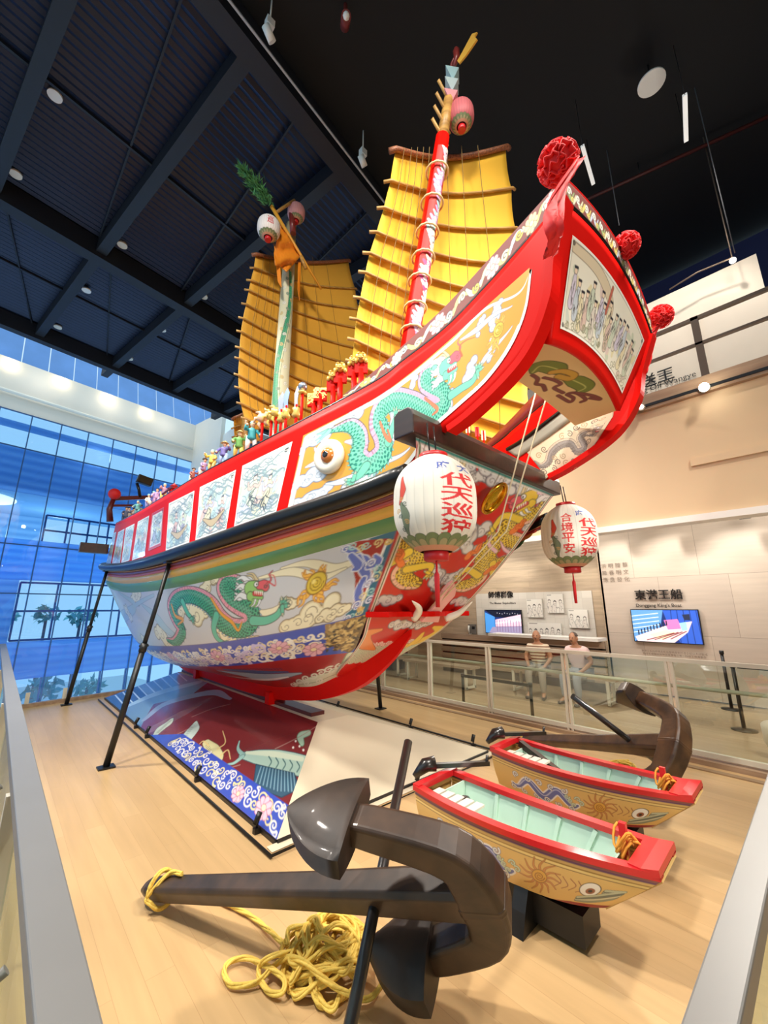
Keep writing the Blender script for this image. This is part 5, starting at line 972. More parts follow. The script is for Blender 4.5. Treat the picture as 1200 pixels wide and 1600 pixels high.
FIG = [(380, 660, 701, (60, 160, 170), (226, 226, 220), 'band', 'turquoise-coated figurine standing at the forward end of the gunwale row', 1),
       (357, 676, 716, (110, 170, 90), (230, 214, 110), 'cone', 'green-jacketed figurine with yellow trousers next behind the turquoise-coated one', 2),
       (335, 690, 728, (104, 96, 160), (150, 176, 214), 'cone', 'purple-coated figurine in a straw hat on the gunwale', 0),
       (318, 704, 740, (222, 200, 90), (232, 214, 130), 'band', 'yellow-robed dancing figurine with a raised hand on the gunwale', 1),
       (299, 717, 752, (170, 140, 186), (236, 226, 206), 'flat', 'lilac-shirted figurine in a dark flat hat on the gunwale', 2),
       (286, 732, 758, (160, 90, 80), (236, 220, 180), 'flat', 'stooping brown-coated figurine beside the lilac-shirted one', 2),
       (270, 757, 772, (224, 150, 140), (222, 110, 100), 'band', 'pink crouching figurine just ahead of the red sedan roof', 2),
       (244, 756, 783, (200, 150, 176), (236, 214, 120), 'band', 'pink-shirted figurine with a blue cap just astern of the red sedan roof', 1),
       (233, 763, 789, (196, 160, 206), (196, 160, 206), 'hair', 'all-lilac figurine standing next to the pink-shirted one', 0),
       (225, 768, 794, (110, 110, 190), (230, 220, 200), 'band', 'deep blue figurine in the rear half of the row', 1),
       (218, 772, 797, (236, 236, 226), (150, 150, 206), 'band', 'white-robed figurine between blue and ochre ones', 0),
       (211, 779, 800, (226, 200, 120), (206, 190, 120), 'cone', 'ochre figurine with a cone hat near the stern', 1),
       (204, 783, 803, (120, 190, 190), (120, 190, 190), 'band', 'pale teal figurine near the stern', 2),
       (197, 786, 806, (236, 140, 60), (226, 120, 60), 'hair', 'orange-robed figurine near the stern', 1),
       (190, 790, 809, (230, 226, 216), (90, 96, 120), 'hair', 'white-shirted figurine with dark trousers near the stern', 0),
       (184.5, 793, 811, (100, 110, 140), (80, 84, 100), 'hair', 'grey-blue figurine at the stern end of the row', 2)]
for i, (x, a, b_, r_, l_, ht, lab, ps) in enumerate(FIG): figurine(x, a, b_, r_, l_, ht, lab, ps, i)
p = gun(257); t = thing('red_sedan', (p[0], p[1], p[2] + .03), 'small red sedan chair with a tiered roof among the gunwale figurines', 'sedan chair'); s = .62
MB().box((p[0], p[1], p[2] + .13 * s), (.16 * s, .16 * s, .2 * s)).build('cabin', M_red, t); MB().lathe([(.15 * s, .23 * s), (.05 * s, .3 * s), (.10 * s, .31 * s), (.02 * s, .37 * s), (.001, .4 * s)], p, n=8).build('roof', M_lred, t)
for sd_ in (-1, 1): MB().bar(p + [sd_ * .09, -.25, .1], p + [sd_ * .09, .25, .1], .02, .02).build('carrying_pole', M_dkred, t)
# staffs, boards and weapons
M_gold = mat('gold_leaf', (236, 196, 104), .35, .35, noise=.15, scale=20); M_silv = mat('silver_blade', (176, 184, 196), .25, .8); M_blade = mat('blue_steel', (130, 150, 190), .3, .6)
def staff(nm, x, ytop, lab, cat, grp, inb=.12, w=.018):
    p = gun(x, inb); s = zscale(p); h = 0; lo, hi = 0, 3
    for _ in range(40):
        h = (lo + hi) / 2
        if pix(p + [0, 0, h])[1] > ytop: lo = h
        else: hi = h
    t = thing(nm, tuple(p + [0, 0, -.05]), lab, cat, grp); MB().tube([p + [0, 0, -.05], p + [0, 0, h]], w, 8).build('shaft', M_red, t); return t, p + np.array([0, 0, h]), s
VW = np.array([-.35, -.94, 0]); VS = np.array([.94, -.35, 0])          # boards face outward over the bow quarter
VW = -FW * [1, 1, 0]; VW /= np.linalg.norm(VW); VS = np.array([RT[0], RT[1], 0])
PL = [(549, 555, 'lion'), (533, 560, 'lion'), (517, 570, 'lion'), (498, 583, 'lion'), (484, 598, '代天巡狩'), (469, 607, '國泰民安')]
nm_ = ['foremost gold lion-head red board in the row above the bow panel', 'second gold lion-head board from the bow', 'third gold lion-head board from the bow', 'rearmost gold lion-head board, next to the lettered boards', 'lettered red board beside the rearmost lion-head board', 'red board with gold characters beside the silver ball staff']
for (x, y, kd), lab in zip(PL, nm_):
    t, q, s = staff('placard', x, y + 22, lab, 'placard', 'red placards on staffs', .14, .028); W = 20 / s; H = 25 / s
    c0 = q + np.array([0, 0, H * .15]); ax = (Vector(VS), Vector(VW), Vector((0, 0, 1)))
    MB().box(c0, (W * 1.05, .03, H * .95), ax).build('board', M_red, t, bevel=.006)
    if kd == 'lion':
        M = MB(); W *= .7; H *= .7; cc = c0 + VW * .02 + [0, 0, H * .75]; M.ball(cc, (W * .5, H * .34, .05), 16, 8, tuple(VW))
        for sx_ in (-1, 1):
            M.ball(cc + VS * sx_ * W * .42 + [0, 0, H * .28], (.015, .012, .028), 8, 6); M.ball(cc + VS * sx_ * W * .2 + VW * .04 + [0, 0, H * .08], .014, 8, 6); M.ball(cc + VS * sx_ * W * .55 - [0, 0, H * .2], (.02, .02, .028), 8, 6)
            M.tube([cc + VS * sx_ * W * .15 + VW * .06 + [0, 0, H * .2], cc + VS * sx_ * W * .4 + VW * .04 + [0, 0, H * .3]], [.012, .007], 6)
        M.ball(cc + VW * .05 - [0, 0, H * .06], (.02, .02, .02), 8, 6); M.tube([cc + VS * W * k * .3 + VW * .055 - [0, 0, H * (.22 - .05 * abs(k))] for k in (-1, -.5, 0, .5, 1)], .009, 6)
        M.build('lion_head', M_gold, t)
    else:
        lettering(kd[0:2] + '\n' + kd[2:4] if kd[0] != '國' else '國民\n泰安', W * .52, c0 + VW * .02, VS, (0, 0, 1), 'gold_lettering', M_gold, t, bold=.006, spacing=.85)
WP = [(455, 608, 'silver ball mace on a thin red staff', 'mace'), (443, 632, 'tall narrow silver blade on a red staff', 'halberd'), (431, 634, 'blue-steel curved blade staff beside the tall narrow blade', 'halberd'), (421, 640, 'broad moon blade staff beside the mainmast foot', 'halberd'), (412, 645, 'gold dragon-hand staff astern of the moon blade', 'halberd'), (402, 651, 'gold-headed staff behind the dragon-hand staff', 'halberd'), (394, 654, 'clay-pink crab shaped staff head nearest the turquoise figurine', 'halberd')]
for i, (x, y, lab, cat) in enumerate(WP):
    t, q, s = staff('ritual_staff', x, y, lab, cat, 'ritual weapons on red staffs', .12, .016); M = MB()
    if i == 0: M.ball(q + [0, 0, .03], .05, 12, 8); M.build('ball', M_silv, t); MB().lathe([(.03, -.06), (.05, -.04), (.02, -.02)], q, n=10).build('collar', M_gold, t)
    elif i < 4:
        w_ = [0, .022, .03, .035][i]; MB().poly([q + VS * a + [0, 0, b] for a, b in ((-.02, -.1), (-w_, .0), (-w_ * 1.3, .12), (0, .22), (w_ * .9, .16), (w_ * .4, .06), (.02, -.1))], .016).build('blade', M_blade if i == 2 else M_silv, t)
        MB().lathe([(.02, -.16), (.05, -.13), (.03, -.08), (.045, -.05)], q, n=10).build('gilt_socket', M_gold, t)
    else:
        M.ball(q, (.07, .05, .06), 10, 7)
        for k in range(6): a = k * 1.05; M.tube([q, q + VS * .09 * math.cos(a) + [0, 0, .09 * math.sin(a)], q + VS * .11 * math.cos(a + .4) + [0, 0, .13 * math.sin(a + .4)]], [.025, .022, .008], 6)
        M.build('carved_head', M_gold if i < 6 else M_skin, t)
# pieces on the far gunwale, seen under the bow wing
for k, (x, y) in enumerate([(700, 664), (716, 668), (732, 672), (747, 678), (757, 684)]):
    p = atX(x, y + 22, XC + .62); t = thing('deck_flag', tuple(p), 'small red and cream flag staff among those standing on the deck behind the cross beam', 'flag', 'flag staffs behind the cross beam'); MB().tube([p, p + [0, 0, .26]], .012, 6).build('staff', M_red, t); MB().box(p + [0, 0, .2], (.05, .012, .12), (Vector(VS), Vector(VW), Vector((0, 0, 1)))).build('flag_cloth', mat('flag_red', (196, 40, 44), .6) if k % 2 else mat('flag_cream', (232, 214, 170), .6), t)
sb = thing('stern_rosette', tuple(atY(179, 772, 10.75)), 'dark red rosette on the post at the stern', 'rosette'); MB().ball(atY(179, 772, 10.75), .13, 12, 8).build('knot', M_tas, sb)
M = MB(); a = atY(219, 777, 10.9); sl = thing('stern_lamp', tuple(a), 'black box lamp on a bent bracket above the stern rail', 'lamp'); M.tube([a, atY(217, 765, 10.9), atY(214, 755, 10.9)], .035, 8).build('bracket', M_rail, sl); MB().box(atY(226, 751, 10.9), (.34, .16, .2), (Vector((.97, 0, -.2)), Vector((0, 1, 0)), Vector((.2, 0, .97)))).build('lamp_box', M_rail, sl, bevel=.02)
# ================================================ steel props, painted plinth, plinth spotlights
def prop(base, top, lab, hidden=False):
    t = thing('steel_prop', tuple(base), lab, 'prop', 'steel props under the hull'); b = np.array(base, float); q = np.array(top, float); m = b + (q - b) * .56
    MB().tube([b + [0, 0, .02], m], .034, 12).build('outer_tube', M_black, t); MB().tube([m - (q - b) * .03, q], .026, 12).build('inner_tube', M_black, t); MB().tube([m - (q - b) * .03, m + (q - b) * .012], .042, 12).build('collar', M_black, t)
    MB().box(b + [0, 0, .01], (.16, .13, .016)).build('foot_plate', M_black, t); MB().box(q + [.02, 0, .0], (.16, .14, .02)).build('head_plate', M_black, t); MB().bar(m + [-.05, 0, 0], m + [.05, 0, 0], .02, .02).build('pin', M_black, t)
prop((1.14, 5.64, 0), (1.50, 5.55, 2.245), 'nearest black steel prop standing left of the painted plinth'); prop((1.18, 9.56, 0), (1.46, 9.5, 2.39), 'far black steel prop at the stern beside the platform end')
prop((5.09, 5.52, 0), (4.78, 5.5, 2.245), 'black steel prop beyond the keel near the glass balustrade')
pt = thing('painted_plinth', (3.15, 6.4, 0), 'low sloping plinth under the keel with sea creatures painted on its near slope', 'plinth')
A0, A1, B0, B1_ = np.array([1.78, 3.06, .03]), np.array([1.78, 9.66, .03]), np.array([3.03, 4.40, .36]), np.array([3.03, 9.66, .36])
nu, nv = 560, 220; t = np.linspace(0, 1, nu)[None, :, None]; v = np.linspace(0, 1, nv)[:, None, None]
G = (B1_ * (1 - t) + B0 * t) * (1 - v) + (A1 * (1 - t) + A0 * t) * v
c = Paint(G, (118, 44, 46)); q = lambda x, y: c.at([(x, y)])[0]; k = c.scale((380, 1180))
def pp(P): return c.at(P)
c.poly(pp([(165, 1091), (280, 1047), (330, 1062), (300, 1085), (240, 1100), (215, 1145)]), (120, 150, 168)); c.poly(pp([(165, 1091), (215, 1072), (230, 1085), (190, 1110)]), (62, 84, 110))
for i in range(9): a = q(180 + i * 12, 1086 - i * 4.5); b_ = q(196 + i * 12, 1104 - i * 5); c.stroke([a, b_], 1.2 * k, (206, 226, 236), None, smooth=False)
c.stroke(pp([(195, 1105), (250, 1082), (310, 1066)]), [6 * k, 14 * k, 10 * k], (168, 196, 208), None); c.stroke(pp([(225, 1125), (262, 1098), (330, 1082), (360, 1092)]), [4 * k, 10 * k, 10 * k, 3 * k], (150, 160, 176), None)
c.stroke(pp([(215, 1148), (240, 1138), (290, 1112), (330, 1090)]), [3 * k, 10 * k, 12 * k, 4 * k], (132, 84, 84), None)
def fish(P, r, col, dk, fins=True):
    P = pp(P); c.stroke(P, r * k if np.ndim(r) == 0 else np.array(r) * k, col, dk, .8 * k)
    d = P[-1] - P[0]; d /= np.linalg.norm(d); nn = np.array([-d[1], d[0]])
    for i in range(12): t_ = P[0] + (P[-1] - P[0]) * (i + 1.5) / 14; c.stroke([t_ - nn * 2.4 * k, t_ + d * 1.4 * k + nn * 2.4 * k], .4 * k, dk, None, smooth=False)
fish([(243, 1148), (252, 1138), (262, 1131), (268, 1124)], [4, 8, 7, 3], (196, 204, 180), (70, 80, 76)); fish([(276, 1172), (287, 1158), (300, 1142), (306, 1128)], [4, 11, 11, 2], (190, 206, 196), (90, 104, 100)); fish([(322, 1160), (332, 1172), (340, 1185), (336, 1195)], [5, 9, 8, 2], (206, 200, 150), (80, 80, 60))
for P in ([(340, 1170), (352, 1160), (348, 1142)], [(345, 1180), (356, 1172), (360, 1186)], [(338, 1190), (344, 1202), (352, 1194)], [(334, 1188), (332, 1204), (338, 1212)], [(326, 1165), (318, 1158), (312, 1162)]): c.stroke(pp(P), [1.2 * k, .5 * k], (214, 190, 130), None)
sp = pp([(378, 1180), (402, 1182), (430, 1186), (455, 1192), (474, 1196)]); c.stroke(sp, np.array([4, 9, 12, 13, 12]) * k, (176, 206, 190), (50, 80, 90), k); c.stroke(pp([(385, 1176), (425, 1178), (472, 1186)]), [2 * k, 4 * k, 3 * k], (214, 226, 200), None)
c.stroke(pp([(380, 1180), (372, 1170), (374, 1158)]), [3 * k, .8 * k], (150, 190, 180), (50, 80, 90), .5 * k); c.stroke(pp([(379, 1182), (366, 1192), (356, 1194)]), [3 * k, .8 * k], (150, 190, 180), (50, 80, 90), .5 * k)
c.poly(pp([(400, 1194), (460, 1208), (468, 1232), (440, 1246), (412, 1236), (396, 1226)]), (52, 88, 110), (30, 60, 80), k)
for i in range(12): c.stroke([q(408 + i * 4.6, 1198 + i * .9), q(400 + i * 5.6, 1228 + i * 1.2 - abs(i - 6))], .7 * k, (120, 160, 176), None, smooth=False)
for i in range(5): c.stroke(pp([(420 + i * 11, 1182 + i * 2), (424 + i * 11, 1190 + i * 2), (420 + i * 11, 1198 + i * 2)]), .8 * k, (70, 110, 110), None)
c.stroke(pp([(482, 1145), (470, 1150), (472, 1162)]), [4 * k, 6 * k, 3 * k], (170, 206, 180), (90, 140, 110), k)
for x, y in ((462, 1158), (468, 1166), (458, 1168), (474, 1172)): c.disc(q(x, y), 1.6 * k, (236, 236, 226))
for P in ([(300, 1120), (330, 1108), (360, 1100)], [(250, 1160), (300, 1136)], [(430, 1170), (470, 1150), (494, 1135)], [(340, 1205), (375, 1195)]): c.stroke(pp(P), .5 * k, (170, 140, 130), None)
y0 = c.Ly * .80; c.poly([(c.Lx * .58, y0), (c.Lx, y0), (c.Lx, c.Ly), (c.Lx * .48, c.Ly)], (52, 80, 180)); c.scrolls(c.Lx * .57, c.Lx * .995, y0 + .03, c.Ly - .03, .115, (240, 236, 222), .0085, 4, None, (236, 222, 150))
c.flower(q(412, 1262), 9 * k); c.flower(q(372, 1240), 7 * k)
c.build('painted_slope', paint_mat('painted_board', .22, .4), pt)
M_cream = mat('cream_board', (226, 214, 186), .5, noise=.03, scale=2)
A2, A3, B2_, B3 = np.array([4.56, 3.06, .03]), np.array([4.56, 9.66, .03]), np.array([3.5, 4.40, .36]), np.array([3.5, 9.66, .36])
MB().add([A0, A2, B2_, B0, A3, B3, B1_, A1], [(0, 1, 2, 3), (1, 4, 5, 2), (3, 2, 5, 6), (7, 6, 5, 4)]).build('cream_faces', M_cream, pt)
MB().box((3.2, 7.15, .382), (.2, 5.0, .045)).build('keel_cradle', M_dkred, pt)
E_ = MB()
for a, b_ in ((A0, A2), (A0, A1), (A2, A3)):
    o = np.array([0, 0, -.015]); a = a + o; b_ = b_ + o; E_.bar(a, b_, .035, .03)
E_.build('black_edge', M_black, pt)
MB().add([(1.70, 2.98, .006), (4.64, 2.98, .006), (4.64, 3.06, .012), (1.70, 3.06, .012)], [(0, 1, 2, 3)]).build('pale_skirt', M_cream, pt)
MB().tube([(1.66, 9.6, .02), (1.66, 2.92, .02), (4.66, 2.92, .02), (4.66, 9.6, .02)], .012, 6).build('cable', M_black, pt)
sp0 = None
for x, y, lab in [(1.74, 7.93, 'small black plinth spotlight furthest along the near edge'), (1.74, 7.1, 'small black plinth spotlight before the whale painting'), (1.74, 6.5, 'small black plinth spotlight by the painted crab shell'), (1.74, 4.6, 'small black plinth spotlight before the painted flowers'), (1.74, 3.3, 'small black plinth spotlight at the near corner, left of the corner'), (2.05, 2.99, 'small black plinth spotlight at the near corner, right of the corner'), (3.25, 2.99, 'small black plinth spotlight behind the tall anchor stock'), (4.5, 5.95, 'small black plinth spotlight at the far edge near the keel tip'), (4.6, 4.35, 'small black plinth spotlight at the middle of the far edge'), (4.62, 3.3, 'small black plinth spotlight at the far right corner')]:
    if sp0 is None:
        sp0 = thing('plinth_spotlight', (x, y, 0), lab, 'spotlight', 'small spotlights around the plinth')
        MB().box((x, y, .02), (.05, .04, .04)).build('base', M_black, sp0); MB().tube([(x, y, .04), (x, y, .07)], .008, 6).build('stem', M_black, sp0); MB().tube([(x - .015, y, .065), (x + .02, y, .14)], .022, 10).build('barrel', M_black, sp0)
    else: dup(sp0, (x, y, 0), label=lab)
# ================================================ wooden anchors
M_anc = wood_mat('dark_anchor_wood', (72, 52, 38), (38, 27, 21), (3, 3, 3), .45, .1, .2); M_anc2 = wood_mat('worn_black_wood', (58, 43, 33), (26, 19, 16), (3, 3, 3), .52, .06, .25)
M_stock = mat('black_pole', (30, 26, 26), .28, coat=.4)
M_rope = mat('yellow_rope', (236, 200, 92), .7, noise=.15, scale=60, bump=.4)
def arrow_blade(M, tip, root, wdir, w, th, n):
    d = np.array(root) - tip; P = []
    for a, b in ((0, 0), (.12, .34), (.32, .62), (.6, .86), (.85, .98), (1.0, 1.0)): P.append(tip + d * a + wdir * w * b)
    Q = [tip + d * a - wdir * w * b for a, b in ((1.0, 1.0), (.85, .98), (.6, .86), (.32, .62), (.12, .34))]; M.poly(P + Q, th, n)
def anchor(A, C, F1_, F2_, stock_s, stock_dir, s0, s1, lab, mats):
    A, C, F1_, F2_ = (np.array(v, float) for v in (A, C, F1_, F2_)); t = thing('wooden_anchor', tuple(A * [1, 1, 0]), lab, 'anchor', 'wooden anchors')
    u = (C - A) / np.linalg.norm(C - A); d = (F1_ - F2_) / np.linalg.norm(F1_ - F2_); n = np.cross(u, d); n /= np.linalg.norm(n); d = np.cross(n, u)
    M = MB(); secs = [(0, .026), (.03, .046), (.1, .05), (.6, .06), (1., .078)]; rings = []
    for f, h in secs: p = A + (C - A) * f; rings.append([p + d * h * a + n * h * b for a, b in ((-1, -.7), (-.7, -1), (.7, -1), (1, -.7), (1, .7), (.7, 1), (-.7, 1), (-1, .7))])
    M.grid(rings, closed=True, sm=False); M.f += [tuple(range(8))[::-1], tuple(range(32, 40))]; M.sm += [False] * 2; M.build('shank', mats[0], t, bevel=.006)
    half = np.linalg.norm(F1_ - F2_) / 2; 
    for Fp, sg in ((F1_, 1), (F2_, -1)):
        pts = spl([C + u * .03 - d * sg * .02, C + u * .02 + d * sg * half * .30, C - u * .05 + d * sg * half * .62, Fp * .72 + (C + d * sg * half * .8 - u * .1) * .28, Fp], 16); rings = []
        for i, p in enumerate(pts):
            tg = pts[min(i + 1, 15)] - pts[max(i - 1, 0)]; tg /= np.linalg.norm(tg); e = np.cross(tg, n); f = i / 15; h = .102 - .05 * f; w_ = .085 - .03 * f; rings.append([p + e * h * a + n * w_ * b for a, b in ((-1, -.8), (-.8, -1), (.8, -1), (1, -.8), (1, .8), (.8, 1), (-.8, 1), (-1, .8))])
        K = MB().grid(rings, closed=True, sm=False); K.f += [tuple(range(8))[::-1], tuple(range(120, 128))]; K.sm += [False] * 2; ar = K.build('arm', mats[0], t, bevel=.008)
        # fluke: broad palm set square to the arm, pointed beyond its end
        tg = pts[-1] - pts[-4]; tg /= np.linalg.norm(tg); inn = np.cross(n, tg); inn = inn * np.sign(inn @ (A - Fp)); f0 = MB(); rows = []
        for i in range(13):
            s_ = i / 12; wv = .185 * (math.sin(min(1, s_ * 1.05) * math.pi * .5) ** .75); row = []
            for j in range(11): q_ = j / 10 * 2 - 1; row.append(Fp + tg * (.27 - .31 * s_) + n * wv * q_ + inn * (.045 + .05 * (1 - q_ * q_)))
            for j in range(11): q_ = 1 - j / 10 * 2; row.append(Fp + tg * (.27 - .31 * s_) + n * wv * q_ + inn * (-.05 - .035 * (1 - q_ * q_) * min(1, s_ * 2)))
            rows.append(row)
        f0.grid(rows, closed=True); L_ = len(f0.v); f0.f += [tuple(range(L_ - 22, L_)), tuple(range(22))[::-1]]; f0.sm += [False] * 2; f0.build('fluke', mats[1], ar, bevel=.004)
    S_ = A + (C - A) * stock_s; sd_ = np.array(stock_dir) / np.linalg.norm(stock_dir); MB().tube([S_ + sd_ * s0, S_ + sd_ * s1], .026, 14).build('stock', M_stock, t)
    return t, u, d, n
AN = ((.91, 3.05, .07), (1.62, 1.18, .56), tuple(np.array((1.19, 1.61, .83)) * .88 + np.array((1.62, 1.18, .56)) * .12), (1.625, 1.46, .22))
anchor(*AN, .775, (.711, .4156, .567), -.78, .765, 'large dark wooden anchor in the foreground, its shank lying toward the left', (M_anc, M_anc2))
A2c = (np.array([5.1, 2.9, .08]), np.array([4.26, 1.07, .58]), np.array([4.77, 1.41, .82]), np.array([4.14, 1.52, .16]))
u = (A2c[1] - A2c[0]) / np.linalg.norm(A2c[1] - A2c[0]); m = np.cross(ray(895, 1088), ray(1060, 1216)); sd2 = np.cross(m, u); sd2 /= np.linalg.norm(sd2); S2 = None
for f in np.linspace(.3, 1, 200):
    p = A2c[0] + (A2c[1] - A2c[0]) * f; e = abs(m @ (p - EYE)) 
    if S2 is None or e < S2[0]: S2 = (e, f, p)
ks = [min(((np.hypot(*(pix(S2[2] + sd2 * q_) - np.array(s_))), q_) for q_ in np.linspace(-1.6, 1.6, 600)))[1] for s_ in ((895, 1088), (1060, 1216))]
ks.sort()
anchor(*A2c, S2[1], sd2, ks[0], ks[1], 'brown wooden anchor behind the two small boats near the glass balustrade', (wood_mat('brown_anchor_wood', (104, 72, 46), (58, 38, 26), (3, 3, 3), .35, .3, .15), M_anc))
# ropes
def rope(name, pts, r, label, n=None, parent=None, tagit=True):
    P = spl(pts, n or len(pts) * 12); M = MB(); D = np.concatenate([[0], np.cumsum(np.linalg.norm(np.diff(P, axis=0), axis=1))])
    for k in range(3):
        Q = []
        for i, p in enumerate(P):
            t_ = P[min(i + 1, len(P) - 1)] - P[max(i - 1, 0)]; a, b, _ = frame_from(t_); w_ = D[i] / (r * 5) + k * 2.094; Q.append(p + (np.array(a) * math.cos(w_) + np.array(b) * math.sin(w_)) * r * .5)
        M.tube(Q, r * .62, 6)
    o = M.build(name, M_rope, parent)
    return tag(o, label, 'rope') if tagit else o
g = np.random.default_rng(12); cx, cy = 1.02, 1.62
cx, cy, _ = atZ(512, 1508, .0)
pts = [atZ(312, 1394, .02), atZ(345, 1408, .02), atZ(390, 1430, .02), atZ(425, 1458, .03), atZ(448, 1476, .05)]
pts += [atZ(*p, z) for p, z in [((455, 1450), .1), ((520, 1450), .13), ((580, 1475), .1), ((602, 1520), .05), ((575, 1560), .03), ((520, 1540), .08), ((470, 1500), .12), ((440, 1500), .06), ((400, 1535), .025), ((360, 1538), .02), ((352, 1510), .02), ((385, 1497), .03), ((440, 1525), .05), ((440, 1552), .03), ((415, 1545), .02), ((405, 1512), .03), ((440, 1490), .09)]]
for i in range(96):
    a = i * 1.13 + g.uniform(-.3, .3); rr = g.uniform(.05, .235); z = max(.02, .19 * (1 - rr / .26) + g.uniform(-.03, .05)); pts.append(np.array([cx + rr * math.cos(a) * 1.0, cy + rr * math.sin(a) * .95, z]))
pts += [atZ(495, 1530, .06), atZ(500, 1560, .03), atZ(520, 1578, .025), atZ(535, 1545, .05)]
rope('rope_coil', pts, .0115, 'yellow rope heaped in a loose coil on the floor by the foreground anchor', 2200)
A = np.array(AN[0]); u = (np.array(AN[1]) - A); u /= np.linalg.norm(u); p0 = A + u * .12; e1 = np.array(frame_from(u)[0]) * .8; e2 = np.array(frame_from(u)[1])
rope('rope_loop', [p0 + (e1 * math.cos(a) + e2 * math.sin(a)) * .086 + u * .05 * math.sin(a * .5) for a in np.linspace(0, 2 * math.pi, 14)] + [p0 + u * .1 + e2 * .075, p0 + u * .2 + e2 * .07], .012, 'yellow rope looped round the thin end of the foreground anchor shank', 160)
A = A2c[0]; u = A2c[1] - A; u /= np.linalg.norm(u); p0 = A + u * .1; e1, e2 = (np.array(v) for v in frame_from(u)[:2])
rope('rope_loop', [p0 + (e1 * math.cos(a) + e2 * math.sin(a)) * .085 + u * .05 * math.sin(a * .5) for a in np.linspace(0, 2 * math.pi, 14)] + [p0 - e1 * .16 - [0, 0, .0], p0 - e1 * .26 - [0, 0, .02]], .012, 'yellow rope looped round the far anchor shank beside the rear boat', 160)
pts = []; c0 = atZ(975, 1196, .1)
for i in range(26): a = i * 1.3; rr = g.uniform(.05, .17); pts.append(np.array([c0[0] + rr * math.cos(a), c0[1] + rr * math.sin(a), g.uniform(.02, .12)]))
rope('rope_coil', pts, .0135, 'yellow rope bundle on the floor under the far anchor arm', 500)
